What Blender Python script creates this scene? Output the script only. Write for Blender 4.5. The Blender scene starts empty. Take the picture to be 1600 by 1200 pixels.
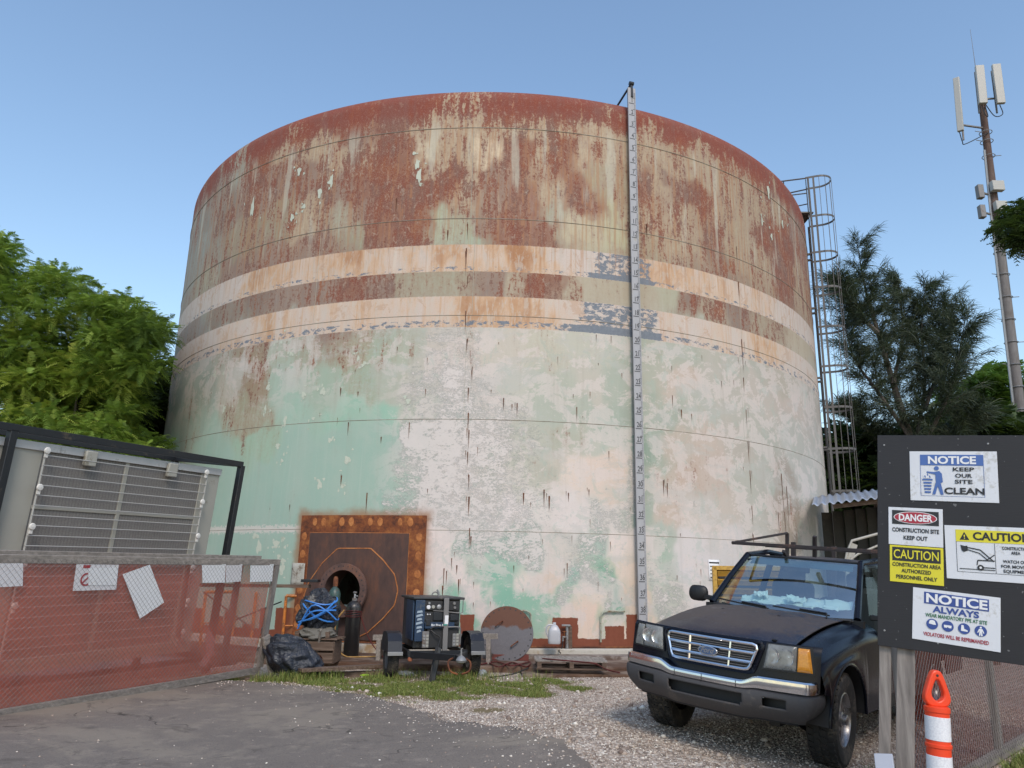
import bpy, bmesh, math, random
import numpy as np
from mathutils import Matrix, Vector

# ------------------------------------------------------------------ camera, sky, sun, exposure
SC = bpy.context.scene
COL = SC.collection
F_PX, PITCH, ROLL, EYE = 1186.2, 0.24893, 0.02036, 1.53
CP, SP, CR, SR = math.cos(PITCH), math.sin(PITCH), math.cos(ROLL), math.sin(ROLL)
cam_data = bpy.data.cameras.new('camera')
cam = bpy.data.objects.new('camera', cam_data)
COL.objects.link(cam)
_r0, _u0, _f = Vector((1, 0, 0)), Vector((0, -SP, CP)), Vector((0, CP, SP))
_r, _u = CR * _r0 + SR * _u0, -SR * _r0 + CR * _u0
cam.matrix_world = Matrix(((_r.x, _u.x, -_f.x, 0), (_r.y, _u.y, -_f.y, 0), (_r.z, _u.z, -_f.z, EYE), (0, 0, 0, 1)))
cam_data.sensor_width = 36
cam_data.lens = 36 * F_PX / 1600
cam_data.clip_start = 0.05
cam_data.clip_end = 2000
SC.camera = cam

SUN_EL, SUN_AZ = math.radians(42), math.radians(168)     # azimuth clockwise from +Y (view direction)
world = bpy.data.worlds.new('World')
SC.world = world
world.use_nodes = True
wn = world.node_tree
wn.nodes.clear()
sky = wn.nodes.new('ShaderNodeTexSky')
sky.sky_type = 'NISHITA'
sky.sun_disc = False
sky.sun_elevation = SUN_EL
sky.sun_rotation = SUN_AZ
sky.air_density = 1.45
sky.dust_density = 0.9
sky.ozone_density = 2.8
bgn = wn.nodes.new('ShaderNodeBackground')
bgn.inputs['Strength'].default_value = 0.15
won = wn.nodes.new('ShaderNodeOutputWorld')
wn.links.new(sky.outputs[0], bgn.inputs[0])
wn.links.new(bgn.outputs[0], won.inputs[0])

sun_data = bpy.data.lights.new('sun', 'SUN')
sun_data.energy = 1.35
sun_data.angle = math.radians(16)
sun_data.color = (1.0, 0.88, 0.75)
sun = bpy.data.objects.new('sun', sun_data)
COL.objects.link(sun)
_sd = Vector((math.sin(SUN_AZ) * math.cos(SUN_EL), math.cos(SUN_AZ) * math.cos(SUN_EL), math.sin(SUN_EL)))
sun.rotation_euler = _sd.to_track_quat('Z', 'Y').to_euler()
SC.view_settings.view_transform = 'Standard'
SC.view_settings.look = 'None'
SC.view_settings.exposure = 0.46
SC.view_settings.gamma = 1
SC.view_settings.use_curve_mapping = False
SC.render.engine = 'CYCLES'

# ------------------------------------------------------------------ helpers
rnd = random.Random(7)
RNG = np.random.default_rng(11)


def ray(x, y):
    x, y = x - 800, y - 600
    a, b = CR * x + SR * y, -SR * x + CR * y
    return Vector((a / F_PX, CP + b / F_PX * SP, SP - b / F_PX * CP))


def atY(x, y, Y):
    d = ray(x, y)
    return d * (Y / d.y) + Vector((0, 0, EYE))


def atZ(x, y, z=0.0):
    d = ray(x, y)
    return d * ((z - EYE) / d.z) + Vector((0, 0, EYE))


def in_plane(x, y, o, U, V):
    """measured point -> (s, t) in the plane through o spanned by U, V"""
    d = ray(x, y)
    n = U.cross(V)
    k = (o - Vector((0, 0, EYE))).dot(n) / d.dot(n)
    q = d * k + Vector((0, 0, EYE)) - o
    return q.dot(U), q.dot(V)


def srgb(*c):
    if len(c) == 1:
        c = c[0]
    return tuple(((v / 255) / 12.92 if v / 255 <= 0.04045 else (((v / 255) + 0.055) / 1.055) ** 2.4) for v in c)


class MB:
    def __init__(s):
        s.v, s.f = [], []

    def add(s, vs, fs, M=None):
        b = len(s.v)
        if M is not None:
            vs = [M @ Vector(v) for v in vs]
        s.v += [tuple(v) for v in vs]
        s.f += [tuple(b + i for i in f) for f in fs]
        return s

    def box(s, c, d, M=None):
        x, y, z = d[0] / 2, d[1] / 2, d[2] / 2
        vs = [Vector((c[0] + i * x, c[1] + j * y, c[2] + k * z)) for i in (-1, 1) for j in (-1, 1) for k in (-1, 1)]
        return s.add(vs, [(0, 1, 3, 2), (4, 6, 7, 5), (0, 4, 5, 1), (2, 3, 7, 6), (0, 2, 6, 4), (1, 5, 7, 3)], M)

    def bar(s, p0, p1, w, h, up=(0, 0, 1)):
        p0, p1, up = Vector(p0), Vector(p1), Vector(up)
        d = (p1 - p0).normalized()
        a = d.cross(up)
        if a.length < 1e-4:
            a = d.cross(Vector((1, 0, 0)))
        a.normalize()
        b = a.cross(d)
        vs = [p + a * (i * w / 2) + b * (j * h / 2) for p in (p0, p1) for i, j in ((-1, -1), (1, -1), (1, 1), (-1, 1))]
        return s.add(vs, [(0, 3, 2, 1), (4, 5, 6, 7), (0, 1, 5, 4), (1, 2, 6, 5), (2, 3, 7, 6), (3, 0, 4, 7)])

    def path(s, pts, r, n=6, closed=False):
        pts = [Vector(p) for p in pts]
        m = len(pts)
        rr = r if isinstance(r, (list, tuple)) else [r] * m
        vs, ref = [], None
        for i, p in enumerate(pts):
            if closed:
                t = pts[(i + 1) % m] - pts[i - 1]
            else:
                t = pts[min(i + 1, m - 1)] - pts[max(i - 1, 0)]
            t.normalize()
            if ref is None:
                ref = t.cross(Vector((0, 0, 1)))
                if ref.length < 0.05:
                    ref = t.cross(Vector((1, 0, 0)))
            ref = (ref - t * ref.dot(t)).normalized()
            b = t.cross(ref)
            for k in range(n):
                a = 2 * math.pi * k / n
                vs.append(p + (ref * math.cos(a) + b * math.sin(a)) * rr[i])
        fs = []
        for i in range(m if closed else m - 1):
            j = (i + 1) % m
            for k in range(n):
                l = (k + 1) % n
                fs.append((i * n + k, i * n + l, j * n + l, j * n + k))
        if not closed:
            fs.append(tuple(range(n))[::-1])
            fs.append(tuple((m - 1) * n + k for k in range(n)))
        return s.add(vs, fs)

    def tube(s, p0, p1, r, n=8, r2=None):
        return s.path([p0, p1], [r, r if r2 is None else r2], n)

    def lathe(s, prof, n=24, M=None, cap=True):
        vs = []
        for r, z in prof:
            for k in range(n):
                a = 2 * math.pi * k / n
                vs.append((r * math.cos(a), r * math.sin(a), z))
        fs = []
        for i in range(len(prof) - 1):
            for k in range(n):
                l = (k + 1) % n
                fs.append((i * n + k, i * n + l, (i + 1) * n + l, (i + 1) * n + k))
        if cap:
            fs.append(tuple(range(n))[::-1])
            fs.append(tuple((len(prof) - 1) * n + k for k in range(n)))
        return s.add(vs, fs, M)

    def prism(s, poly, d, M=None):
        """2-D outline in local xy, thickness d along local z (from 0 to d)"""
        n = len(poly)
        vs = [(p[0], p[1], 0) for p in poly] + [(p[0], p[1], d) for p in poly]
        fs = [tuple(range(n))[::-1], tuple(range(n, 2 * n))] + [(i, (i + 1) % n, n + (i + 1) % n, n + i) for i in range(n)]
        return s.add(vs, fs, M)

    def ring(s, outer, inner, d, M=None):
        n = len(outer)
        vs = [(p[0], p[1], 0) for p in outer] + [(p[0], p[1], 0) for p in inner] + \
             [(p[0], p[1], d) for p in outer] + [(p[0], p[1], d) for p in inner]
        fs = []
        for i in range(n):
            j = (i + 1) % n
            fs += [(i, n + i, n + j, j), (2 * n + i, 2 * n + j, 3 * n + j, 3 * n + i), (i, j, 2 * n + j, 2 * n + i),
                   (n + i, 3 * n + i, 3 * n + j, n + j)]
        return s.add(vs, fs, M)

    def grid(s, fn, nu, nv, wrap=False):
        vs = [fn(i / (nu - 1), j / (nv - 1)) for i in range(nu) for j in range(nv)]
        fs = [(i * nv + j, (i + 1) * nv + j, (i + 1) * nv + j + 1, i * nv + j + 1) for i in range(nu - 1) for j in range(nv - 1)]
        return s.add(vs, fs)

    def build(s, name, m, parent=None, bevel=0.0, smooth=True, M=None, solid=0.0, seg=2):
        me = bpy.data.meshes.new(name)
        me.from_pydata([tuple(v) for v in s.v], [], s.f)
        return finish(me, name, m, parent, bevel, smooth, M, solid, seg)


def finish(me, name, m, parent=None, bevel=0.0, smooth=True, M=None, solid=0.0, seg=2):
    if m is not None:
        me.materials.append(m)
    me.update()
    if smooth:
        me.polygons.foreach_set('use_smooth', [True] * len(me.polygons))
        try:
            me.set_sharp_from_angle(angle=math.radians(38))
        except Exception:
            pass
    o = bpy.data.objects.new(name, me)
    COL.objects.link(o)
    if M is not None:
        o.matrix_basis = M
    if parent is not None:
        o.parent = parent
        if M is None:
            w = parent.matrix_basis.copy()
            if parent.parent is not None:
                w = parent.parent.matrix_basis @ parent.matrix_parent_inverse @ w
            if parent.get('world_mesh', 1):
                o.matrix_parent_inverse = w.inverted()
    if solid and len(me.polygons) <= 8:
        me.polygons.foreach_set('use_smooth', [False] * len(me.polygons))
    if solid:
        md = o.modifiers.new('solid', 'SOLIDIFY')
        md.thickness = solid
        md.offset = 0
    if bevel:
        md = o.modifiers.new('bevel', 'BEVEL')
        md.width = bevel
        md.segments = seg
        md.limit_method = 'ANGLE'
        md.angle_limit = math.radians(40)
        md.harden_normals = False
    return o


def np_mesh(name, V, F, m, parent=None, smooth=False):
    V = np.asarray(V, dtype=np.float32)
    F = np.asarray(F, dtype=np.int32)
    me = bpy.data.meshes.new(name)
    n, k = F.shape
    me.vertices.add(len(V))
    me.vertices.foreach_set('co', V.ravel())
    me.loops.add(n * k)
    me.loops.foreach_set('vertex_index', F.ravel())
    me.polygons.add(n)
    me.polygons.foreach_set('loop_start', np.arange(n, dtype=np.int32) * k)
    me.polygons.foreach_set('loop_total', np.full(n, k, dtype=np.int32))
    if smooth:
        me.polygons.foreach_set('use_smooth', np.ones(n, dtype=bool))
    me.update(calc_edges=True)
    return finish(me, name, m, parent, smooth=False)


def thing(name, label, cat, loc=(0, 0, 0), group=None, M=None):
    o = bpy.data.objects.new(name, None)
    o.empty_display_size = 0.2
    COL.objects.link(o)
    o.matrix_basis = M if M is not None else Matrix.Translation(Vector(loc))
    return tag(o, label, cat, group)


def tag(o, label, cat, group=None):
    o['label'] = label
    o['category'] = cat
    if group:
        o['group'] = group
    return o


def kind(o, k):
    o['kind'] = k
    return o


def copy_thing(root, M, label=None):
    r = root.copy()
    COL.objects.link(r)
    r.matrix_basis = M
    if label:
        r['label'] = label
    for ch in root.children:
        c = ch.copy()
        COL.objects.link(c)
        c.parent = r
        for g in ch.children:
            d = g.copy()
            COL.objects.link(d)
            d.parent = c
    return r


# value noise in numpy
def _hash(ix, iy, seed):
    h = (ix * 374761393 + iy * 668265263 + seed * 974634777) & 0xffffffff
    h = ((h ^ (h >> 13)) * 1274126177) & 0xffffffff
    return ((h ^ (h >> 16)) & 0xffff) / 65535.0


def vnoise(x, y, seed=0):
    x, y = np.asarray(x, float), np.asarray(y, float)
    ix, iy = np.floor(x).astype(np.int64), np.floor(y).astype(np.int64)
    fx, fy = x - ix, y - iy
    fx, fy = fx * fx * (3 - 2 * fx), fy * fy * (3 - 2 * fy)
    a, b = _hash(ix, iy, seed), _hash(ix + 1, iy, seed)
    c, d = _hash(ix, iy + 1, seed), _hash(ix + 1, iy + 1, seed)
    return (a * (1 - fx) + b * fx) * (1 - fy) + (c * (1 - fx) + d * fx) * fy


def fbm(x, y, seed=0, o=4):
    t, a, n = 0, 0.5, 0
    for i in range(o):
        t = t + a * vnoise(np.asarray(x) * 2 ** i, np.asarray(y) * 2 ** i, seed + i)
        n += a
        a *= 0.5
    return t / n


def sstep(a, b, x):
    t = np.clip((np.asarray(x, float) - a) / (b - a), 0, 1)
    return t * t * (3 - 2 * t)


# ------------------------------------------------------------------ node helper and materials
class NT:
    def __init__(s, name):
        s.m = bpy.data.materials.new(name)
        s.m.use_nodes = True
        s.t = s.m.node_tree
        s.t.nodes.clear()
        s.out = s.t.nodes.new('ShaderNodeOutputMaterial')

    def node(s, typ, **kw):
        n = s.t.nodes.new(typ)
        for k, v in kw.items():
            setattr(n, k, v)
        return n

    def plug(s, sock, v):
        if v is None:
            return
        if isinstance(v, bpy.types.NodeSocket):
            s.t.links.new(v, sock)
        elif isinstance(v, (tuple, list)) and len(v) == 3 and sock.type == 'RGBA':
            sock.default_value = (*v, 1)
        else:
            sock.default_value = v

    def math(s, op, a, b=None, c=None, clamp=False):
        n = s.node('ShaderNodeMath', operation=op, use_clamp=clamp)
        for i, v in enumerate((a, b, c)):
            s.plug(n.inputs[i], v)
        return n.outputs[0]

    def step(s, x, a, b):
        n = s.node('ShaderNodeMapRange', interpolation_type='SMOOTHSTEP')
        s.plug(n.inputs['Value'], x)
        s.plug(n.inputs['From Min'], a)
        s.plug(n.inputs['From Max'], b)
        return n.outputs[0]

    def mix(s, f, a, b, mode='MIX'):
        n = s.node('ShaderNodeMix', data_type='RGBA', blend_type=mode)
        s.plug(n.inputs[0], f)
        s.plug(n.inputs[6], a)
        s.plug(n.inputs[7], b)
        return n.outputs[2]

    def vec(s, v, sc):
        n = s.node('ShaderNodeVectorMath', operation='MULTIPLY')
        s.plug(n.inputs[0], v)
        n.inputs[1].default_value = sc
        return n.outputs[0]

    def noise(s, v, scale=1.0, detail=4, rough=0.6, dist=0.0):
        n = s.node('ShaderNodeTexNoise')
        s.plug(n.inputs['Vector'], v)
        n.inputs['Scale'].default_value = scale
        n.inputs['Detail'].default_value = detail
        n.inputs['Roughness'].default_value = rough
        n.inputs['Distortion'].default_value = dist
        return n.outputs[0]

    def ramp(s, f, stops):
        n = s.node('ShaderNodeValToRGB')
        e = n.color_ramp.elements
        e[0].position, e[0].color = stops[0][0], (*stops[0][1], 1)
        e[1].position, e[1].color = stops[-1][0], (*stops[-1][1], 1)
        for p, c in stops[1:-1]:
            q = e.new(p)
            q.color = (*c, 1)
        s.plug(n.inputs[0], f)
        return n.outputs[0]

    def obj(s):
        return s.node('ShaderNodeTexCoord').outputs['Object']

    def bsdf(s, color, rough=0.6, metal=0.0, bump=None, bstr=0.3, bdist=0.01, **kw):
        b = s.node('ShaderNodeBsdfPrincipled')
        s.plug(b.inputs['Base Color'], color)
        s.plug(b.inputs['Roughness'], rough)
        s.plug(b.inputs['Metallic'], metal)
        for k, v in kw.items():
            s.plug(b.inputs[k], v)
        if bump is not None:
            n = s.node('ShaderNodeBump')
            n.inputs['Strength'].default_value = bstr
            n.inputs['Distance'].default_value = bdist
            s.plug(n.inputs['Height'], bump)
            s.t.links.new(n.outputs[0], b.inputs['Normal'])
        s.t.links.new(b.outputs[0], s.out.inputs[0])
        return b


def paint(name, col, rough=0.5, metal=0.0, dirt=None, amt=0.5, scale=3.0, var=0.15, bump=0.15, stretch=(1, 1, 1), **kw):
    """plain coat with uneven tone, grime patches and fine relief"""
    t = NT(name)
    P = t.vec(t.obj(), stretch)
    n1 = t.noise(P, scale, 5, 0.6)
    n2 = t.noise(P, scale * 9, 4, 0.7)
    c = t.mix(n1, tuple(v * (1 - var) for v in col), tuple(min(1, v * (1 + var)) for v in col))
    if dirt:
        k = t.step(t.math('ADD', t.math('MULTIPLY', n1, 0.6), t.math('MULTIPLY', n2, 0.4)), 0.62 - 0.25 * amt, 0.68 - 0.1 * amt)
        c = t.mix(k, c, dirt)
    r = t.math('MULTIPLY_ADD', n2, 0.25, rough - 0.12, clamp=True)
    t.bsdf(c, r, metal, bump=n2, bstr=bump, bdist=0.004, **kw)
    return t.m


def wood(name, a, b, scale=1.0, axis=2):
    t = NT(name)
    st = [14, 14, 14]
    st[axis] = 1.2
    P = t.vec(t.obj(), tuple(v * scale for v in st))
    n = t.noise(P, 2.0, 5, 0.65, 0.4)
    n2 = t.noise(t.obj(), 1.5, 3)
    c = t.ramp(n, [(0.3, tuple(v * 0.55 for v in a)), (0.5, a), (0.72, b)])
    c = t.mix(t.math('MULTIPLY', n2, 0.5), c, tuple(v * 0.6 for v in a))
    t.bsdf(c, 0.85, bump=n, bstr=0.5, bdist=0.004)
    return t.m


def rusty(name, a, b, c3, scale=3.0, stretch=(1, 1, 1), rough=0.85):
    t = NT(name)
    P = t.vec(t.obj(), stretch)
    n = t.noise(P, scale, 6, 0.65, 0.3)
    n2 = t.noise(P, scale * 6, 4, 0.7)
    m_ = t.math('ADD', t.math('MULTIPLY', n, 0.65), t.math('MULTIPLY', n2, 0.35))
    c = t.ramp(m_, [(0.38, a), (0.5, b), (0.64, c3)])
    t.bsdf(c, rough, bump=n2, bstr=0.5, bdist=0.004)
    return t.m


M_ = {}
M_['black_steel'] = paint('black_steel', (0.012, 0.014, 0.018), 0.45, dirt=(0.07, 0.055, 0.04), amt=0.2)
M_['grey_steel'] = paint('grey_steel', (0.20, 0.19, 0.185), 0.55, 0.3, dirt=(0.12, 0.07, 0.045), amt=0.3)
M_['ladder'] = paint('ladder_steel', (0.115, 0.108, 0.105), 0.55, 0.2, dirt=(0.10, 0.07, 0.05), amt=0.3)
M_['link'] = paint('link_wire', (0.20, 0.175, 0.165), 0.6, 0.2, bump=0)
M_['galv'] = paint('galvanised', (0.30, 0.30, 0.30), 0.5, 0.5, dirt=(0.14, 0.09, 0.06), amt=0.3)
M_['beige'] = paint('beige_panel', (0.335, 0.325, 0.285), 0.6, dirt=(0.20, 0.18, 0.14), amt=0.15, scale=1.2)
M_['wood_grey'] = wood('weathered_wood', (0.27, 0.235, 0.205), (0.42, 0.37, 0.33), axis=1)
M_['wood_post'] = wood('weathered_post_wood', (0.24, 0.21, 0.19), (0.38, 0.345, 0.31), axis=2)
M_['wood_fresh'] = wood('pale_lumber', (0.36, 0.30, 0.22), (0.50, 0.43, 0.33), axis=0)
M_['wood_brown'] = wood('dirty_brown_plank', (0.13, 0.085, 0.06), (0.25, 0.18, 0.14), axis=0)
M_['rust'] = rusty('rust', (0.05, 0.018, 0.01), (0.14, 0.045, 0.018), (0.30, 0.11, 0.035))
M_['rust_orange'] = rusty('rust_orange', (0.075, 0.024, 0.012), (0.19, 0.054, 0.016), (0.36, 0.135, 0.035), 2.6)
M_['rust_dark'] = rusty('rust_dark', (0.050, 0.029, 0.026), (0.078, 0.042, 0.034), (0.14, 0.058, 0.034), 1.8, (1, 1, 0.35))
M_['rust_bead'] = rusty('rust_bead', (0.24, 0.08, 0.025), (0.40, 0.14, 0.04), (0.52, 0.22, 0.07), 5)
M_['black_rubber'] = paint('black_rubber', (0.018, 0.017, 0.016), 0.8, dirt=(0.09, 0.075, 0.06), amt=0.5, scale=5, bump=0.4)
M_['red_hose'] = paint('red_hose', (0.10, 0.012, 0.010), 0.6)
M_['yellow_hose'] = paint('yellow_hose', (0.42, 0.24, 0.07), 0.6)
M_['black_hose'] = paint('black_hose', (0.015, 0.014, 0.014), 0.6)
M_['orange_paint'] = paint('orange_scaffold_paint', (0.62, 0.20, 0.03), 0.55, dirt=(0.14, 0.06, 0.03), amt=0.6, scale=8)
M_['yellow_paint'] = paint('yellow_machine_paint', (0.58, 0.33, 0.055), 0.55, dirt=(0.25, 0.14, 0.05), amt=0.4)
M_['paper'] = paint('white_paper', (0.74, 0.73, 0.74), 0.8, var=0.04)
M_['chrome'] = paint('chrome', (0.75, 0.76, 0.78), 0.14, 1.0, dirt=(0.30, 0.27, 0.24), amt=0.1, bump=0.03, var=0.05)
M_['white_plastic'] = paint('white_plastic', (0.46, 0.46, 0.48), 0.35, var=0.05, bump=0.05)
M_['pipe_green'] = paint('painted_pipe', (0.34, 0.36, 0.28), 0.7, dirt=(0.16, 0.07, 0.03), amt=0.6, scale=9)
M_['faded_ink'] = paint('faded_print', (0.08, 0.08, 0.085), 0.7, bump=0)
M_['ink_black'] = paint('black_print', (0.02, 0.02, 0.022), 0.6, bump=0.0)
M_['ink_white'] = paint('white_print', (0.75, 0.75, 0.76), 0.6, bump=0.0, var=0.03)


def text(body, size, m, parent, M, name='lettering', bold=0.0, align='CENTER', sx=1.0, ext=0.0004, space=1.0):
    c = bpy.data.curves.new('t', 'FONT')
    c.body = body
    c.size = size
    c.offset = bold
    c.align_x = align
    c.align_y = 'CENTER'
    c.extrude = ext
    c.resolution_u = 3
    c.space_character = space
    o = bpy.data.objects.new('t', c)
    me = bpy.data.meshes.new_from_object(o)
    bpy.data.objects.remove(o)
    bpy.data.curves.remove(c)
    me.transform(Matrix.Diagonal((sx, 1, 1, 1)))
    me.materials.clear()
    return finish(me, name, m, parent, smooth=False, M=M)


# ------------------------------------------------------------------ terrain
TR_POS, TR_YAW, TR_ROLL = Vector((2.193, 7.458)), -2.2933, -0.0780


def hgt(x, y):
    x, y = np.asarray(x, float), np.asarray(y, float)
    dx, dy = x - TR_POS.x, y - TR_POS.y
    c, s = math.cos(TR_YAW), math.sin(TR_YAW)
    yl = -dx * s + dy * c
    xl = dx * c + dy * s
    xd = np.maximum(np.maximum(xl - 0.4, -xl - 4.2), 0)
    yd = np.maximum(np.abs(yl) - 1.0, 0)
    d = np.sqrt(xd ** 2 + yd ** 2)
    r = 1 - sstep(0.15, 2.4, d)
    base = 0.112 + TR_ROLL * np.clip(yl, -1.2, 1.1)
    return base * r + 0.018 * (fbm(x * 0.9, y * 0.9, 5) - 0.5)


AS_EDGE = [(-16.0, 12.2), (-6.0, 11.7), (-3.3, 11.5), (-2.3, 10.95), (-1.15, 9.75), (-0.55, 8.9), (0.07, 7.87), (0.45, 7.1), (0.70, 6.2),
           (1.05, 5.0), (1.45, 3.6), (1.9, 2.0), (2.4, 0.0), (3.2, -4.0)]


def asphalt_side(x, y):
    """signed distance to the asphalt edge: positive on the gravel side"""
    x, y = np.asarray(x, float), np.asarray(y, float)
    best = np.full(x.shape, 1e9)
    sg = np.ones(x.shape)
    for (x0, y0), (x1, y1) in zip(AS_EDGE[:-1], AS_EDGE[1:]):
        ex, ey = x1 - x0, y1 - y0
        t = np.clip(((x - x0) * ex + (y - y0) * ey) / (ex * ex + ey * ey), 0, 1)
        d = np.hypot(x - x0 - ex * t, y - y0 - ey * t)
        cr = ex * (y - y0) - ey * (x - x0)
        m = d < best
        best = np.where(m, d, best)
        sg = np.where(m, np.sign(cr), sg)
    return best * sg


GX = [(-3.3, 11.6, 0.5), (-2.7, 11.9, 0.8), (-1.9, 12.2, 0.75), (-1.2, 11.4, 0.9), (-0.6, 12.1, 0.7), (-0.3, 11.2, 0.8), (0.2, 11.8, 0.55), (0.55, 12.4, 0.4),
      (-0.9, 10.7, 0.6), (-1.6, 10.8, 0.7), (-2.2, 11.3, 0.6), (0.3, 11.0, 0.5), (1.0, 11.6, 0.35), (0.75, 12.1, 0.35), (-0.2, 9.6, 0.25), (-4.2, 12.0, 0.6), (3.35, 6.3, 0.35), (3.2, 5.9, 0.35), (3.7, 6.6, 0.25)]


def grass_amt(x, y):
    g = np.zeros(np.shape(x))
    for gx, gy, r in GX:
        g = np.maximum(g, np.exp(-((x - gx) ** 2 + (y - gy) ** 2) / (r * r)))
    # green strip at the right corner beyond the mesh panel
    g = np.maximum(g, 0.95 * sstep(0.15, 0.35, ((x - 4.0) - (y - 6.9))) * (y > 3) * (x > 3.3))
    # wooded surroundings
    g = np.maximum(g, sstep(-9.5, -12, x) * (y > 12.5))
    g = np.maximum(g, sstep(14, 17, x))
    g = np.maximum(g, sstep(30, 36, y))
    return g


def make_ground():
    ax = np.concatenate([[-600, -300, -120, -60, -35, -22], np.arange(-16, 12.01, 0.1), [14, 18, 25, 35, 60, 120, 300, 600]])
    ay = np.concatenate([[-600, -300, -100, -40, -15, -6], np.arange(-2, 15.01, 0.1), np.arange(16, 40, 2), [45, 60, 100, 200, 400, 800]])
    X, Y = np.meshgrid(ax, ay, indexing='ij')
    Z = hgt(X, Y)
    near = (np.abs(X) < 14) & (Y > -2) & (Y < 15)
    Z = Z + np.where(near, 0.012 * (fbm(X * 4, Y * 4, 9) - 0.5), 0)
    V = np.stack([X, Y, Z], -1).reshape(-1, 3)
    nx, ny = len(ax), len(ay)
    i, j = np.meshgrid(np.arange(nx - 1), np.arange(ny - 1), indexing='ij')
    a = (i * ny + j).ravel()
    Fc = np.stack([a, a + ny, a + ny + 1, a + 1], -1)
    t = NT('gravel_ground')
    P = t.obj()
    at = t.node('ShaderNodeAttribute', attribute_name='grass')
    n1 = t.noise(P, 1.1, 5, 0.6)
    n2 = t.noise(P, 14, 4, 0.7)
    vo = t.node('ShaderNodeTexVoronoi')
    t.plug(vo.inputs['Vector'], P)
    vo.inputs['Scale'].default_value = 34
    cell = t.node('ShaderNodeSeparateColor')
    t.plug(cell.inputs[0], vo.outputs['Color'])
    stone = t.ramp(cell.outputs[0], [(0.0, (0.169, 0.130, 0.104)), (0.4, (0.416, 0.332, 0.267)), (0.8, (0.585, 0.494, 0.416)), (1.0, (0.780, 0.715, 0.624))])
    grav = t.mix(t.step(n1, 0.45, 0.7), stone, (0.38, 0.31, 0.24))
    grav = t.mix(t.math('MULTIPLY', t.step(vo.outputs['Distance'], 0.35, 0.7), 0.4), grav, (0.16, 0.13, 0.105))
    soil = t.mix(n2, (0.13, 0.10, 0.05), (0.26, 0.20, 0.10))
    k = t.step(t.math('ADD', at.outputs['Fac'], t.math('MULTIPLY', t.math('SUBTRACT', n2, 0.5), 0.9)), 0.35, 0.62)
    col = t.mix(k, grav, soil)
    t.bsdf(col, 0.92, bump=t.math('ADD', vo.outputs['Distance'], n2), bstr=0.7, bdist=0.012)
    o = np_mesh('ground', V, Fc, t.m, smooth=True)
    a_ = o.data.attributes.new('grass', 'FLOAT', 'POINT')
    a_.data.foreach_set('value', grass_amt(X, Y).ravel().astype(np.float32))
    o['kind'] = 'structure'


def make_asphalt():
    # sheet clipped by a ragged edge
    xs = np.arange(-16, 4.01, 0.08)
    ys = np.arange(-4, 12.4, 0.08)
    X, Y = np.meshgrid(xs, ys, indexing='ij')
    d = asphalt_side(X, Y) + 0.45 * (fbm(X * 1.3, Y * 1.3, 21) - 0.5) + 0.30 * (fbm(X * 5, Y * 5, 23) - 0.5)
    Z = hgt(X, Y) + 0.016 + 0.018 * np.clip(-d * 6, 0, 1) + 0.01 * (fbm(X * 1.2, Y * 1.2, 3) - 0.5)
    Z = np.where(d > -0.1, Z - 0.03 * np.clip((d + 0.1) * 10, 0, 1), Z)
    V = np.stack([X, Y, Z], -1).reshape(-1, 3)
    nx, ny = X.shape
    i, j = np.meshgrid(np.arange(nx - 1), np.arange(ny - 1), indexing='ij')
    keep = (d[:-1, :-1] < 0.08).ravel()
    a = (i * ny + j).ravel()[keep]
    t = NT('asphalt')
    P = t.obj()
    n1 = t.noise(P, 0.7, 4, 0.6)
    n2 = t.noise(P, 60, 3, 0.7)
    n3 = t.noise(P, 5, 5, 0.7)
    c = t.mix(n1, (0.138, 0.123, 0.116), (0.239, 0.210, 0.191))
    c = t.mix(t.step(n3, 0.52, 0.68), c, (0.257, 0.227, 0.203))
    c = t.mix(t.step(n2, 0.60, 0.72), c, (0.30, 0.275, 0.25))
    c = t.mix(t.math('MULTIPLY', t.step(n2, 0.44, 0.32), 0.6), c, (0.03, 0.03, 0.033))
    n5 = t.noise(P, 0.35, 6, 0.7, 0.6)
    c = t.mix(t.math('MULTIPLY', t.step(n5, 0.50, 0.60), 0.55), c, (0.30, 0.265, 0.225))
    n6 = t.noise(P, 2.2, 7, 0.75, 0.8)
    c = t.mix(t.math('MULTIPLY', t.step(n6, 0.56, 0.64), 0.5), c, (0.075, 0.066, 0.060))
    ck = t.node('ShaderNodeTexVoronoi', feature='DISTANCE_TO_EDGE')
    t.plug(ck.inputs['Vector'], t.node('ShaderNodeVectorMath', operation='ADD').outputs[0])
    av = ck.inputs['Vector'].links[0].from_node
    t.plug(av.inputs[0], P)
    nv_ = t.node('ShaderNodeTexNoise')
    t.plug(nv_.inputs['Vector'], P)
    nv_.inputs['Scale'].default_value = 2.5
    t.t.links.new(nv_.outputs['Color'], av.inputs[1])
    ck.inputs['Scale'].default_value = 0.55
    crack = t.math('MULTIPLY', t.step(ck.outputs['Distance'], 0.012, 0.002), t.step(n1, 0.48, 0.56))
    c = t.mix(t.math('MULTIPLY', crack, 0.7), c, (0.03, 0.026, 0.022))
    c = t.mix(1.0, c, (0.97, 0.92, 0.84), 'MULTIPLY')
    t.bsdf(c, 0.85, bump=t.math('SUBTRACT', n2, crack), bstr=0.6, bdist=0.006)
    o = np_mesh('asphalt_road', V, np.stack([a, a + ny, a + ny + 1, a + 1], -1), t.m, smooth=True)
    o['kind'] = 'structure'


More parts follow.
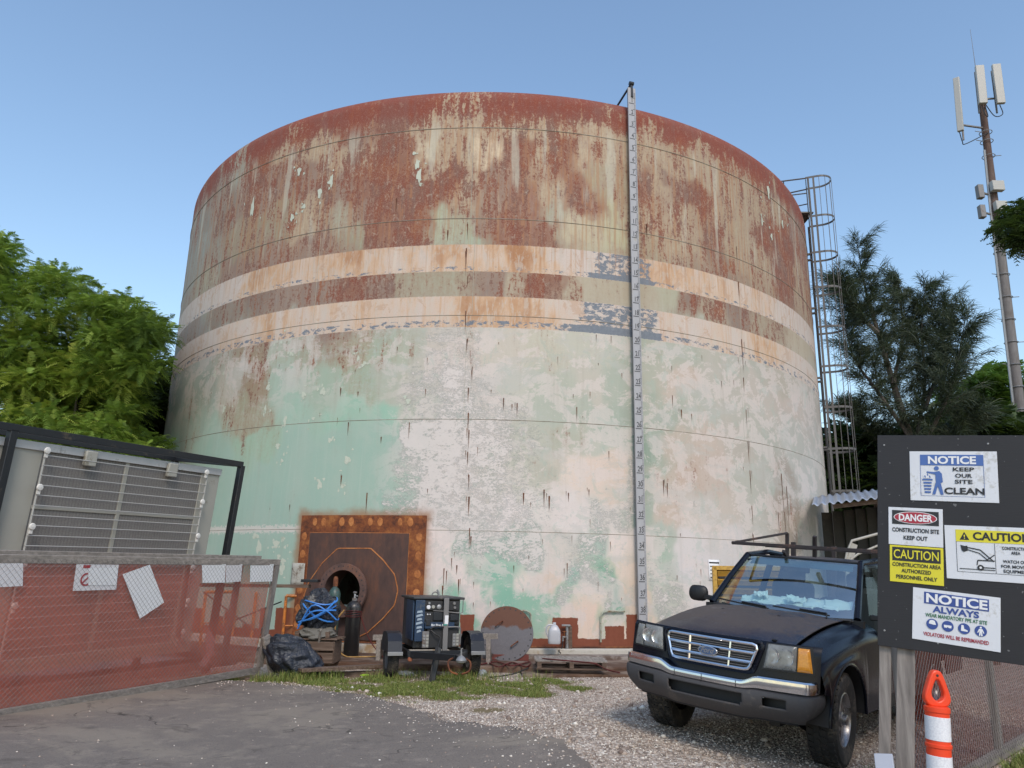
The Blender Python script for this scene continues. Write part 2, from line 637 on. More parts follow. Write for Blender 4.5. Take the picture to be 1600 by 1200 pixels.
def scatter_stones(name, n, region, size, m, seed):
    g = np.random.default_rng(seed)
    P = region(g, n)
    n = len(P)
    base = np.array([[1, 0, 0], [-1, 0, 0], [0, 1, 0], [0, -1, 0], [0, 0, 1], [0, 0, -1.0]])
    F8 = np.array([[0, 2, 4], [2, 1, 4], [1, 3, 4], [3, 0, 4], [2, 0, 5], [1, 2, 5], [3, 1, 5], [0, 3, 5]])
    s = size(g, n)
    jit = 1 + 0.5 * (g.random((n, 6, 1)) - 0.5)
    V = base[None] * jit * np.stack([s, s * g.uniform(0.6, 1, n), s * g.uniform(0.35, 0.75, n)], -1)[:, None, :]
    a = g.random(n) * 6.283
    c, sn = np.cos(a)[:, None], np.sin(a)[:, None]
    tilt = (g.random((n, 1)) - 0.5) * 0.9
    x, y, z = V[..., 0], V[..., 1], V[..., 2]
    z2, x2 = z * np.cos(tilt) - x * np.sin(tilt), x * np.cos(tilt) + z * np.sin(tilt)
    V = np.stack([x2 * c - y * sn, x2 * sn + y * c, z2], -1) + P[:, None, :]
    V[..., 2] += s[:, None] * 0.18
    Fa = (np.arange(n)[:, None, None] * 6 + F8[None]).reshape(-1, 3)
    o = np_mesh(name, V.reshape(-1, 3), Fa, m)
    at = o.data.attributes.new('tone', 'FLOAT', 'FACE')
    at.data.foreach_set('value', np.repeat(g.random(n), 8).astype(np.float32))
    o['kind'] = 'stuff'
    return o


def stone_mat():
    t = NT('loose_stone')
    at = t.node('ShaderNodeAttribute', attribute_name='tone')
    c = t.ramp(at.outputs['Fac'], [(0.0, (0.182, 0.130, 0.104)), (0.35, (0.429, 0.338, 0.273)), (0.75, (0.598, 0.507, 0.429)), (1.0, (0.850, 0.793, 0.702))])
    t.bsdf(c, 0.9, bump=t.noise(t.obj(), 80, 2), bstr=0.3, bdist=0.003)
    return t.m


def make_stones():
    m = stone_mat()

    def reg(g, n):
        # density falls with distance so that near stones are the finest detail
        x = g.uniform(-3.6, 6.5, n * 3)
        y = 3.4 + 9.6 * g.random(n * 3) ** 0.9
        d = asphalt_side(x, y)
        gr = grass_amt(x, y)
        clump = fbm(x * 1.2, y * 1.2, 44)
        p = (d > -0.05) * np.clip(1.05 - gr * 1.15, 0.06, 1) * (0.35 + 0.9 * clump)
        k = g.random(n * 3) < p
        x, y = x[k][:n], y[k][:n]
        return np.stack([x, y, hgt(x, y)], -1)
    scatter_stones('gravel', 110000, reg, lambda g, n: 0.005 + 0.011 * g.random(n) ** 2.8, m, 5)

    def reg2(g, n):
        x = g.uniform(-3.0, 5.5, n * 4)
        y = g.uniform(5.0, 12.7, n * 4)
        d = asphalt_side(x, y)
        k = (d > 0.0) & (g.random(n * 4) < 0.3 + fbm(x, y, 90) * 0.7)
        x, y = x[k][:n], y[k][:n]
        return np.stack([x, y, hgt(x, y)], -1)
    scatter_stones('loose_stones', 900, reg2, lambda g, n: 0.022 + 0.03 * g.random(n) ** 3, m, 6)

    def reg3(g, n):
        x = g.uniform(-6, 2.0, n * 12)
        y = g.uniform(3.6, 11.5, n * 12)
        d = asphalt_side(x, y)
        k = (d < -0.0) & (g.random(n * 12) < np.exp(d / 0.28) + 0.012)
        x, y = x[k][:n], y[k][:n]
        return np.stack([x, y, hgt(x, y) + 0.03], -1)
    scatter_stones('stray_pebbles', 4500, reg3, lambda g, n: 0.005 + 0.012 * g.random(n) ** 2, m, 8)


def grass_mat(name, a, b):
    t = NT(name)
    at = t.node('ShaderNodeAttribute', attribute_name='tone')
    c = t.ramp(at.outputs['Fac'], [(0.0, a), (0.7, b), (1.0, (0.30, 0.25, 0.10))])
    t.bsdf(c, 0.6, **{'Specular IOR Level': 0.25})
    return t.m


def blades(name, P, h, w, lean, m, seed):
    g = np.random.default_rng(seed)
    n = len(P)
    a = g.random(n) * 6.283
    l = g.random(n) * lean
    ux, uy = np.cos(a), np.sin(a)
    w_ = w * g.uniform(0.6, 1.3, n)
    h_ = h * g.uniform(0.4, 1.2, n)
    z = np.zeros(n)
    base = np.stack([-uy * w_ / 2, ux * w_ / 2, z], -1)
    mid = np.stack([ux * l * h_ * 0.3, uy * l * h_ * 0.3, h_ * 0.6], -1)
    tip = np.stack([ux * l * h_, uy * l * h_, h_ * (1 - 0.25 * l)], -1)
    V = np.stack([P - base, P + base, P + mid + base * 0.7, P + mid - base * 0.7, P + tip], 1)
    i = np.arange(n)[:, None] * 5
    F1 = i + np.array([[0, 1, 2]])
    F2 = i + np.array([[0, 2, 3]])
    F3 = i + np.array([[3, 2, 4]])
    o = np_mesh(name, V.reshape(-1, 3), np.concatenate([F1, F2, F3]), m)
    at = o.data.attributes.new('tone', 'FLOAT', 'FACE')
    tn = g.random(n) ** 1.3
    at.data.foreach_set('value', np.concatenate([tn, tn, tn]).astype(np.float32))
    o['kind'] = 'stuff'
    return o


def make_grass():
    g = np.random.default_rng(3)
    m = grass_mat('grass_blades', (0.09, 0.14, 0.025), (0.24, 0.27, 0.07))
    n = 420000
    x, y = g.uniform(-4.6, 1.5, n), g.uniform(9.2, 13.4, n)
    ga = grass_amt(x, y) + 1.5 * (fbm(x * 2.6, y * 2.6, 77) - 0.5)
    k = (ga > 0.55) & (asphalt_side(x, y) > -0.08) & (g.random(n) < 0.75 * np.clip((ga - 0.55) * 2.2, 0, 1))
    P = np.stack([x[k], y[k], hgt(x[k], y[k])], -1)
    blades('grass', P, 0.038, 0.007, 1.2, m, 1)
    # taller tufts beside the rubbish bag, under the trailer and at the tyre
    T = []
    for cx, cy, r, c in [(-3.05, 11.9, 0.28, 700), (-2.75, 12.2, 0.3, 500), (-3.4, 11.55, 0.25, 400), (-0.5, 12.4, 0.5, 420), (-1.7, 12.45, 0.5, 350), (0.35, 12.45, 0.4, 120),
                         (3.25, 6.25, 0.30, 900), (3.1, 5.8, 0.25, 700), (3.6, 6.5, 0.2, 300), (4.25, 6.65, 0.22, 1500), (4.6, 7.0, 0.25, 1800), (4.9, 7.3, 0.25, 1600), (4.4, 6.3, 0.3, 1500), (4.9, 6.8, 0.3, 1800), (3.9, 6.2, 0.25, 1200), (2.75, 6.05, 0.16, 260), (2.9, 6.35, 0.15, 260)]:
        a, q = g.random(c) * 6.283, np.sqrt(g.random(c)) * r
        xx, yy = cx + q * np.cos(a), cy + q * np.sin(a)
        T.append(np.stack([xx, yy, hgt(xx, yy)], -1))
    blades('grass_tufts', np.concatenate(T), 0.15, 0.007, 1.0, m, 2)


make_ground()
make_asphalt()
make_stones()
make_grass()

# ------------------------------------------------------------------ the tank
TL, TR_ = 25.193, 10.136
TAZ = -0.0193
TCX, TCY = TL * math.sin(TAZ), TL * math.cos(TAZ)
Z40 = 0.272
COURSES = [0.272, 2.39, 4.603, 6.823, 9.04, 11.26]
TOPZ = 12.29


def cyl(x, y, R=TR_):
    """measured point on the shell -> (arc length, height)"""
    d = ray(x, y)
    a = d.x ** 2 + d.y ** 2
    b = -2 * (d.x * TCX + d.y * TCY)
    c = TCX ** 2 + TCY ** 2 - R * R
    t = (-b - math.sqrt(max(b * b - 4 * a * c, 0))) / 2 / a
    P = d * t
    return math.atan2(P.x - TCX, -(P.y - TCY)) * TR_, P.z + EYE


def on_shell(arc, z, off=0.0):
    th = arc / TR_
    return Vector((TCX + (TR_ + off) * math.sin(th), TCY - (TR_ + off) * math.cos(th), z))


# paint survey of the shell: px, py, base colour (sRGB), rust, flaking white
K, KS = [], []


def row(y, *pts):
    for q in pts:
        (KS if y in (403, 482) else K).append((q[0], q[1] if len(q) > 4 else y, q[-3], q[-2], q[-1]))


TAN, OLV, MAU, GRN, MINT = (182, 168, 140), (166, 160, 132), (142, 120, 110), (160, 164, 144), (150, 180, 165)
PNK, WHT, GRY = (222, 198, 180), (226, 208, 202), (186, 186, 170)
BRK = (140, 80, 62)
row(165, (420, 225, BRK, .95, 0), (330, 290, MAU, .7, 0), (520, 185, BRK, .9, 0), (600, BRK, .85, 0), (650, BRK, .8, 0), (700, TAN, .55, 0), (740, TAN, .5, 0), (790, (180, 110, 80), .75, 0), (850, BRK, .9, 0),
    (900, BRK, .85, 0), (950, 178, TAN, .55, 0), (980, 178, BRK, .8, 0), (1050, 200, BRK, .95, 0), (1100, 215, TAN, .75, 0), (1150, 240, BRK, .8, 0), (1220, 295, BRK, .9, 0), (1180, 262, BRK, .85, 0))
row(205, (560, MAU, .55, 0), (620, 190, BRK, .8, 0), (680, TAN, .3, 0), (740, TAN, .3, 0), (800, TAN, .6, 0), (860, TAN, .55, 0), (930, TAN, .25, 0), (1020, 215, TAN, .3, 0))
row(240, (350, 300, (140, 142, 135), .45, 0), (370, 270, (150, 160, 150), .3, 0), (400, 265, MAU, .7, 0), (420, 250, BRK, .8, 0), (450, TAN, .5, 0), (490, TAN, .45, 0), (530, TAN, .55, 0), (575, TAN, .7, 0), (600, BRK, .9, 0), (625, BRK, .85, 0),
    (680, (200, 190, 160), .1, 0), (650, BRK, .6, 0), (700, TAN, .45, 0), (740, TAN, .4, 0), (775, (205, 190, 160), .15, 0), (810, BRK, .75, 0), (830, TAN, .6, 0), (870, BRK, .65, 0), (900, TAN, .15, 0), (930, TAN, .5, 0), (960, TAN, .2, 0),
    (1010, TAN, .5, 0), (1060, 250, TAN, .35, 0), (1100, TAN, .2, 0), (1150, 275, TAN, .3, 0), (1190, 290, TAN, .55, 0))
row(290, (320, 340, (130, 140, 136), .3, 0), (350, 335, (125, 125, 120), .5, 0), (400, 310, MAU, .55, 0), (440, MAU, .6, 0), (480, MAU, .55, 0), (530, MAU, .6, 0), (580, BRK, .75, 0), (610, BRK, .9, 0), (650, BRK, .8, 0), (690, BRK, .95, 0), (710, 270, BRK, .9, 0), (740, TAN, .4, 0),
    (780, MAU, .5, 0), (820, 300, BRK, .6, 0), (860, 300, TAN, .45, 0), (890, 290, BRK, .4, 0), (915, 310, BRK, .7, 0), (940, OLV, .2, 0), (970, OLV, .35, 0), (1005, BRK, .6, 0), (1030, TAN, .3, 0), (1050, 290, MAU, .6, 0), (1085, 300, BRK, .9, 0), (1110, TAN, .3, 0),
    (1140, 330, TAN, .35, 0), (1180, 330, TAN, .45, 0), (1200, 370, BRK, .8, 0), (1225, 380, BRK, .9, 0), (1245, 380, (150, 130, 125), .6, 0), (1215, 330, TAN, .5, 0))
row(350, (310, 400, (140, 155, 152), .15, 0), (340, 390, (140, 150, 142), .3, 0), (380, 370, (150, 145, 120), .45, 0), (430, (150, 150, 125), .35, 0), (480, TAN, .4, 0), (530, GRN, .3, 0), (570, MAU, .65, 0), (630, BRK, .75, 0), (670, BRK, .5, 0), (690, (165, 180, 155), .15, 0),
    (730, (160, 175, 150), .15, 0), (750, 350, MAU, .55, 0), (800, BRK, .65, 0), (850, BRK, .7, 0), (870, 340, GRN, .1, 0), (910, (185, 178, 148), .1, 0), (960, (178, 180, 145), .1, 0), (1000, 370, OLV, .5, 0), (1030, TAN, .35, 0), (1065, TAN, .5, 0), (1080, 370, TAN, .3, 0),
    (1110, 380, MAU, .8, 0), (1150, 380, TAN, .25, 0), (1190, 400, TAN, .3, 0), (1225, 430, BRK, .65, 0), (1250, 440, TAN, .45, 0))
row(372, (640, BRK, .85, 0), (700, (165, 180, 155), .3, 0), (730, (160, 175, 150), .1, 0), (800, BRK, .6, 0), (500, MAU, .55, 0), (580, BRK, .7, 0), (430, 392, MAU, .5, 0), (370, 420, MAU, .4, 0), (320, 450, GRN, .3, 0), (560, 372, (155, 165, 140), .3, 0))
# stripes themselves: rust channel turns peach paint orange
row(403, (290, 500, WHT, .0, 0), (340, 450, WHT, .05, 0), (370, 430, WHT, .25, 0), (400, 425, WHT, .75, 0), (450, 412, WHT, .45, 0), (500, WHT, .45, 0), (540, WHT, .75, 0), (600, WHT, .5, 0), (660, WHT, .35, 0), (700, WHT, .75, 0), (745, WHT, .45, 0), (800, WHT, .85, 0), (840, WHT, .7, 0), (880, WHT, .2, 0),
    (950, WHT, .1, 0), (1020, 415, WHT, .65, 0), (1060, WHT, .55, 0), (1120, 440, WHT, .5, 0), (1180, 460, WHT, .4, 0), (1230, 490, WHT, .15, 0), (1265, 520, WHT, .0, 0))
row(445, (300, 515, (150, 142, 135), .3, 0), (350, 480, (140, 130, 118), .45, 0), (400, (128, 112, 104), .5, 0), (450, 450, (150, 130, 118), .45, 0), (500, MAU, .5, 0), (545, BRK, .85, 0), (590, MAU, .7, 0), (640, OLV, .35, 0), (700, OLV, .3, 0), (760, MAU, .45, 0), (800, TAN, .4, 0), (830, BRK, .75, 0),
    (870, BRK, .7, 0), (900, 455, TAN, .5, 0), (930, TAN, .1, 0), (975, TAN, .1, 0), (1040, (182, 178, 148), .1, 0), (1090, 465, MAU, .65, 0), (1110, 475, TAN, .6, 0), (1150, 475, MAU, .45, 0), (1200, 510, TAN, .5, 0), (1250, 550, (200, 182, 152), .1, 0))
row(482, (280, 560, WHT, .0, 0), (320, 520, WHT, .05, 0), (380, 508, WHT, .35, 0), (400, 500, WHT, .6, 0), (450, WHT, .35, 0), (520, WHT, .5, 0), (560, WHT, .45, 0), (620, WHT, .45, 0), (680, WHT, .4, 0), (730, WHT, .7, 0), (790, WHT, .65, 0), (830, WHT, .75, 0), (860, WHT, .4, 0), (950, WHT, .1, 0),
    (1030, 495, WHT, .35, 0), (1080, 505, WHT, .3, 0), (1150, 525, WHT, .35, 0), (1200, 540, WHT, .6, 0), (1240, 570, WHT, .2, 0), (1270, 595, WHT, .0, 0))
row(540, (275, 600, (150, 165, 160), .05, 0), (310, 575, (158, 172, 162), .05, 0), (350, (165, 170, 155), .15, 0), (395, (150, 140, 112), .4, 0), (440, (168, 178, 160), .1, 0), (490, (160, 165, 145), .2, 0), (520, 520, MAU, .45, 0), (560, (165, 165, 140), .3, 0), (600, (160, 172, 150), .15, 0),
    (640, (170, 176, 156), .1, .1), (680, (196, 186, 170), .05, .4), (730, (206, 192, 178), .1, .45), (790, (196, 188, 166), .05, .2), (860, (190, 188, 160), .1, .1), (930, (186, 188, 164), .05, .1), (975, (160, 175, 148), 0, 0), (1015, (166, 174, 146), .05, 0), (1060, 560, (172, 182, 158), .05, 0), (1120, (186, 186, 164), .05, 0),
    (1180, 570, (180, 184, 164), .05, 0), (1230, 590, (190, 180, 156), .05, 0), (1268, 620, (186, 178, 162), .05, 0))
row(605, (270, 640, (150, 170, 165), 0, 0), (320, 610, (150, 165, 155), .1, 0), (370, 600, (185, 178, 165), .05, .1), (395, 600, (152, 138, 112), .45, 0), (430, (160, 182, 165), .05, 0), (500, (155, 175, 155), .05, 0), (560, (158, 172, 150), .15, 0), (620, (172, 176, 160), .05, .15), (660, (188, 184, 172), 0, .45),
    (710, (198, 190, 180), 0, .6), (760, (200, 190, 180), 0, .4), (810, (186, 188, 168), 0, .25), (870, (168, 182, 158), .05, .1), (920, (188, 184, 164), 0, .2), (960, (160, 178, 155), 0, .1), (1020, (170, 178, 152), 0, 0), (1070, (205, 182, 158), .05, 0), (1120, (190, 186, 168), 0, 0), (1180, (200, 188, 170), 0, 0),
    (1240, 640, (204, 184, 166), 0, 0), (1275, 660, (188, 180, 168), 0, 0))
row(645, (300, 665, (150, 168, 156), .1, 0), (390, 650, (160, 160, 135), .3, 0), (450, (150, 184, 165), .05, 0), (540, (145, 186, 164), .05, 0), (620, (142, 186, 164), 0, 0), (660, (180, 184, 168), 0, .4), (720, (196, 190, 180), 0, .55), (800, (188, 186, 170), 0, .5), (880, (165, 180, 158), 0, .2), (940, (150, 176, 152), 0, .15),
    (980, (150, 172, 150), 0, .1), (1030, (150, 174, 150), 0, .1), (1090, (178, 184, 164), 0, 0), (1160, (188, 188, 170), 0, 0))
row(690, (270, 705, (148, 180, 166), 0, 0), (330, MINT, 0, 0), (400, (152, 182, 158), .12, 0), (460, MINT, 0, 0), (540, MINT, .05, 0), (600, MINT, 0, 0), (630, MINT, 0, .08), (646, (172, 184, 170), 0, .75), (690, (196, 190, 180), 0, .7), (740, (204, 192, 184), 0, .6), (790, (190, 186, 172), 0, .6), (840, (180, 184, 162), .05, .4),
    (880, (170, 178, 152), .1, .2), (920, (180, 186, 166), 0, .1), (965, (166, 184, 164), 0, .3), (1012, (126, 164, 138), 0, 0), (1030, (150, 172, 146), 0, .2), (1050, (196, 180, 156), .05, .1), (1100, (206, 184, 162), .05, .05), (1150, 700, (190, 182, 164), 0, .1), (1180, (180, 186, 168), 0, 0), (1240, (184, 186, 172), 0, 0), (1280, 700, (186, 186, 176), 0, 0))
row(750, (350, MINT, 0, 0), (420, MINT, 0, 0), (500, MINT, 0, 0), (570, MINT, 0, .05), (600, MINT, 0, .25), (618, MINT, 0, .15), (640, (166, 186, 170), 0, .55), (680, (206, 196, 188), 0, .7), (730, (212, 198, 190), 0, .55), (780, (196, 190, 176), 0, .6), (830, (182, 186, 164), .05, .4), (865, (176, 180, 158), .1, .2), (885, (222, 200, 180), .03, 0),
    (930, (222, 196, 174), .05, 0), (965, (216, 190, 164), .05, .1), (985, (190, 190, 176), 0, .5), (1012, (132, 166, 142), 0, .15), (1035, (200, 182, 158), .08, .2), (1080, (206, 178, 154), .1, .1), (1130, (206, 184, 164), .08, .05), (1160, (184, 188, 170), 0, .05), (1200, (184, 186, 170), .05, 0), (1222, (172, 160, 142), .10, 0), (1260, (188, 190, 180), 0, 0))
row(805, (380, MINT, 0, 0), (460, MINT, .05, .05), (560, MINT, .05, .1), (620, MINT, .05, .5), (660, (210, 198, 190), .1, .7), (720, (214, 202, 196), 0, .6), (790, (216, 206, 202), 0, .5), (850, (212, 204, 196), 0, .4), (890, (216, 206, 202), 0, .1), (940, (190, 192, 180), 0, .5), (985, (180, 188, 174), 0, .5), (1012, (150, 178, 156), 0, .3),
    (1050, (206, 182, 158), .08, .1), (1090, (208, 196, 182), 0, .3), (1130, (204, 190, 172), 0, .1), (1175, (190, 190, 176), 0, 0), (1222, (170, 158, 140), .12, 0), (1270, (186, 190, 182), 0, 0))
row(850, (350, MINT, 0, .1), (430, MINT, 0, .15), (700, WHT, 0, .0), (670, WHT, .1, 0), (725, (150, 184, 165), 0, .6), (760, (150, 184, 168), 0, .6), (800, (160, 186, 170), 0, .6), (830, (150, 184, 168), 0, .65), (855, (206, 196, 188), .05, .2), (885, (200, 192, 182), 0, .4), (910, (160, 186, 168), 0, .6), (940, (150, 182, 164), 0, .5),
    (975, (224, 206, 196), .0, 0), (1020, (205, 200, 196), 0, .1), (1035, (165, 184, 166), 0, .3), (1080, (216, 208, 208), 0, 0), (1140, (212, 206, 206), 0, 0), (1180, (196, 192, 182), 0, 0), (1222, (172, 160, 144), .12, 0), (1270, (186, 190, 184), 0, 0))
row(900, (430, MINT, .05, .2), (690, WHT, 0, 0), (730, WHT, 0, .1), (760, (180, 190, 176), 0, .4), (785, (120, 178, 154), 0, 0), (800, (130, 180, 156), 0, .1), (815, (222, 206, 196), 0, 0), (850, (214, 192, 176), .03, 0), (880, (150, 184, 168), 0, .5), (910, (190, 192, 178), 0, .5), (940, (128, 172, 148), 0, .3), (960, (140, 178, 154), 0, .5),
    (982, (222, 200, 184), .03, 0), (1035, (190, 192, 180), 0, .4), (1080, (216, 208, 210), 0, 0), (1150, (206, 200, 200), 0, 0))
row(935, (700, 925, (150, 184, 165), 0, .4), (730, (128, 182, 156), 0, .0), (750, 920, WHT, 0, 0), (770, (222, 206, 198), 0, 0), (800, (126, 180, 156), 0, 0), (840, (130, 180, 155), 0, .1), (870, (170, 186, 168), 0, .5), (900, (214, 200, 186), 0, 0), (925, (218, 200, 186), .03, .1), (950, (190, 190, 172), 0, .5), (962, (120, 168, 146), 0, .1), (985, (220, 196, 176), .03, 0),
    (1040, (190, 190, 178), 0, .5))
row(970, (730, 960, (128, 182, 156), 0, 0), (780, (222, 200, 188), .03, 0), (850, 962, (150, 184, 162), 0, .3), (870, (222, 196, 176), .05, 0), (920, (224, 196, 178), .05, 0), (940, 962, (180, 186, 160), 0, .2), (985, (222, 196, 176), .03, 0))


def survey(pts):
    A, B, C = [], [], []
    for px, py, c, r, w in pts:
        a, z = cyl(px, py)
        A.append((a, min(z, 12.2)))
        B.append(srgb(c))
        C.append((r, w))
    return np.array(A), np.array(B), np.array(C)


SA, SB, SCW = survey(K)
SSA, _, SSW = survey(KS)


def shell_fields(arc, z):
    """smoothly interpolated survey at many shell points"""
    wa = arc + 0.8 * (fbm(arc * 1.1, z * 0.8, 31) - 0.5) + 0.5 * (fbm(arc * 4, z * 1.6, 37) - 0.5)
    wz = z + 0.7 * (fbm(arc * 1.1, z * 1.1, 41) - 0.5) + 0.6 * (fbm(arc * 4.5, z * 3, 43) - 0.5)
    out_c = np.zeros((len(arc), 3))
    out_w = np.zeros((len(arc), 3))
    for s in range(0, len(arc), 20000):
        a, b = wa[s:s + 20000, None], wz[s:s + 20000, None]
        d = (a - SA[None, :, 0]) ** 2 + ((b - SA[None, :, 1]) * 1.15) ** 2
        # never mix across a stripe edge or the chime weld
        w = 1 / (d + 0.008) ** 2.9
        w /= w.sum(1, keepdims=True)
        out_c[s:s + 20000] = (w @ SB) * np.array([0.98, 0.965, 0.935])
        out_w[s:s + 20000, :2] = w @ SCW
        d = (a - SSA[None, :, 0]) ** 2 + ((b - SSA[None, :, 1]) * 2.0) ** 2
        w = 1 / (d + 0.01) ** 1.8
        w /= w.sum(1, keepdims=True)
        out_w[s:s + 20000, 2] = (w @ SSW)[:, 0]
    lum = out_c @ np.array([0.2126, 0.7152, 0.0722])
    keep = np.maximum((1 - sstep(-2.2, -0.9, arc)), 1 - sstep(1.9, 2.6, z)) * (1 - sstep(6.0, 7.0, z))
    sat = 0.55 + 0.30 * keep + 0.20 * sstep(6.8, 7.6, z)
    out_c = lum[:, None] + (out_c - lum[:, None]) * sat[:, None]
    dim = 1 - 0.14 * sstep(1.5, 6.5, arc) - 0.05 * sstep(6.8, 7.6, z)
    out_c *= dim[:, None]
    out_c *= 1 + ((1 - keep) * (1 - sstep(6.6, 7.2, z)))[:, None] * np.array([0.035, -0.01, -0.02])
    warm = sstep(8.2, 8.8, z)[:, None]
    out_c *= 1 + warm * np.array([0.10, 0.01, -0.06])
    out_w[:, 0] += 0.22 * sstep(11.3, 11.7, z) + 0.05 * sstep(8.4, 9.4, z)
    return out_c, out_w


def band(t, z, lo, hi, soft, wob):
    a = t.step(t.math('ADD', z, wob), lo - soft, lo + soft)
    b = t.step(t.math('ADD', z, wob), hi + soft, hi - soft)
    return t.math('MULTIPLY', a, b)


def tank_material():
    t = NT('weathered_tank_paint')
    uv = t.node('ShaderNodeUVMap', uv_map='UVMap').outputs[0]
    sep = t.node('ShaderNodeSeparateXYZ')
    t.plug(sep.inputs[0], uv)
    U, Z = sep.outputs[0], sep.outputs[1]
    base = t.node('ShaderNodeAttribute', attribute_name='base').outputs['Color']
    wear = t.node('ShaderNodeAttribute', attribute_name='wear')
    ws = t.node('ShaderNodeSeparateColor')
    t.plug(ws.inputs[0], wear.outputs['Color'])
    rust, flake, srust = ws.outputs[0], ws.outputs[1], ws.outputs[2]
    streak = t.noise(t.vec(uv, (2.6, 0.38, 1)), 1.0, 6, 0.62, 0.25)
    streak2 = t.noise(t.vec(uv, (9.0, 0.7, 1)), 1.0, 5, 0.6)
    patch = t.noise(t.vec(uv, (1.25, 0.8, 1)), 1.7, 7, 0.68, 0.35)
    fine = t.noise(uv, 15.0, 5, 0.75, 0.3)
    speck = t.noise(t.vec(uv, (1.0, 1.35, 1)), 34.0, 3, 0.7)
    mid = t.noise(t.vec(uv, (2.3, 0.55, 1)), 4.2, 6, 0.72, 0.4)
    flk = t.math('ADD', t.math('MULTIPLY', t.noise(t.vec(uv, (1.0, 1.7, 1)), 3.2, 10, 0.80, 0.5), 0.5), t.math('MULTIPLY', t.noise(t.vec(uv, (1.0, 1.9, 1)), 15.0, 7, 0.80, 0.8), 0.5))
    # paint tone variation
    low = t.step(Z, 7.0, 6.3)
    side = t.math('MAXIMUM', t.step(U, -2.6, -1.4), t.step(Z, 4.3, 6.2))       # worn part of the wall: all but the mint lower left
    lw = t.math('MULTIPLY', low, side)
    c = t.mix(t.math('MULTIPLY', t.step(patch, 0.35, 0.7), 0.30), base, t.mix(0.5, base, (0.55, 0.50, 0.44)))
    # thin repaint layers with crisp borders: pale pinkish, green-grey, warm grey
    pl1 = t.noise(t.vec(uv, (1.0, 1.25, 1)), 1.35, 10, 0.74, 0.5)
    pl2 = t.noise(t.vec(uv, (1.1, 0.9, 1)), 2.3, 10, 0.76, 0.9)
    pl3 = t.noise(t.vec(uv, (0.8, 1.6, 1)), 0.9, 9, 0.72, 0.3)
    c = t.mix(t.math('MULTIPLY', t.math('MULTIPLY', t.step(pl1, 0.495, 0.52), 0.60), lw), c, (0.64, 0.56, 0.525))
    c = t.mix(t.math('MULTIPLY', t.math('MULTIPLY', t.step(pl2, 0.56, 0.58), 0.36), lw), c, (0.36, 0.44, 0.38))
    c = t.mix(t.math('MULTIPLY', t.math('MULTIPLY', t.step(pl3, 0.53, 0.56), 0.38), lw), c, (0.47, 0.46, 0.43))
    # long vertical wash streaks, light and dark
    sv1 = t.noise(t.vec(uv, (6.5, 0.30, 1)), 1.0, 6, 0.68, 0.15)
    sv2 = t.noise(t.vec(uv, (13.0, 0.35, 1)), 1.0, 4, 0.65, 0.1)
    c = t.mix(t.math('MULTIPLY', t.step(sv1, 0.52, 0.70), 0.30), c, t.mix(0.6, base, (0.34, 0.31, 0.25)))
    c = t.mix(t.math('MULTIPLY', t.step(sv2, 0.54, 0.72), 0.22), c, t.mix(0.5, base, (0.62, 0.60, 0.55)))
    c = t.mix(t.math('MULTIPLY', t.step(streak2, 0.5, 0.75), 0.22), c, t.mix(0.6, base, (0.46, 0.46, 0.40)))
    c = t.mix(t.math('MULTIPLY', t.step(speck, 0.54, 0.70), 0.34), c, t.mix(0.5, base, (0.28, 0.26, 0.21)))
    # flaking white undercoat
    flake = t.math('MAXIMUM', flake, t.math('MULTIPLY', lw, 0.20))
    thr = t.math('SUBTRACT', 0.69, t.math('MULTIPLY', flake, 0.36))
    fm = t.step(flk, thr, t.math('ADD', thr, 0.025))
    fm = t.math('MULTIPLY', fm, t.step(flake, 0.02, 0.08))
    edge = t.math('MULTIPLY', t.step(flk, t.math('SUBTRACT', thr, 0.035), thr), t.math('SUBTRACT', 1.0, fm))
    edge = t.math('MULTIPLY', edge, t.step(flake, 0.05, 0.2))
    c = t.mix(t.math('MULTIPLY', edge, 0.55), c, (0.15, 0.19, 0.17))  # thin shadow painted round each lifted flake
    c = t.mix(t.math('MULTIPLY', fm, 0.88), c, t.mix(pl2, (0.58, 0.53, 0.50), (0.68, 0.61, 0.57)))
    # stripes
    wob = t.math('MULTIPLY', t.math('SUBTRACT', t.noise(uv, 20, 4, 0.7), 0.5), 0.05)
    s1 = band(t, Z, 7.81, 8.43, 0.006, wob)
    s2 = band(t, Z, 6.56, 7.25, 0.006, wob)
    st = t.math('MAXIMUM', s1, s2)
    sep2 = t.step(t.math('ADD', srust, t.math('MULTIPLY', t.math('SUBTRACT', t.math('ADD', t.math('MULTIPLY', streak, 0.6), t.math('MULTIPLY', patch, 0.4)), 0.5), 1.5)), 0.12, 0.95)
    orange = t.ramp(sep2, [(0.0, (0.56, 0.48, 0.43)), (0.35, (0.58, 0.44, 0.34)), (0.68, (0.54, 0.35, 0.22)), (1.0, (0.38, 0.19, 0.095))])
    orange = t.mix(t.math('MULTIPLY', t.step(speck, 0.52, 0.68), 0.35), orange, (0.42, 0.25, 0.15))
    orange = t.mix(t.math('MULTIPLY', t.step(sv2, 0.50, 0.66), 0.40), orange, (0.50, 0.27, 0.13))
    orange = t.mix(t.math('MULTIPLY', t.step(sv1, 0.56, 0.66), 0.45), orange, (0.62, 0.55, 0.47))
    orange = t.mix(t.math('MULTIPLY', t.step(mid, 0.50, 0.58), 0.55), orange, (0.54, 0.47, 0.40))
    orange = t.mix(t.math('MULTIPLY', t.step(pl2, 0.55, 0.57), 0.5), orange, (0.46, 0.29, 0.19))
    # exposed blue-grey in two lengths of stripe and along the lower edges
    pb1 = t.math('MULTIPLY', t.step(U, BLU[0], BLU[0] + 0.5), t.step(U, BLU[1] + 0.25, BLU[1]))
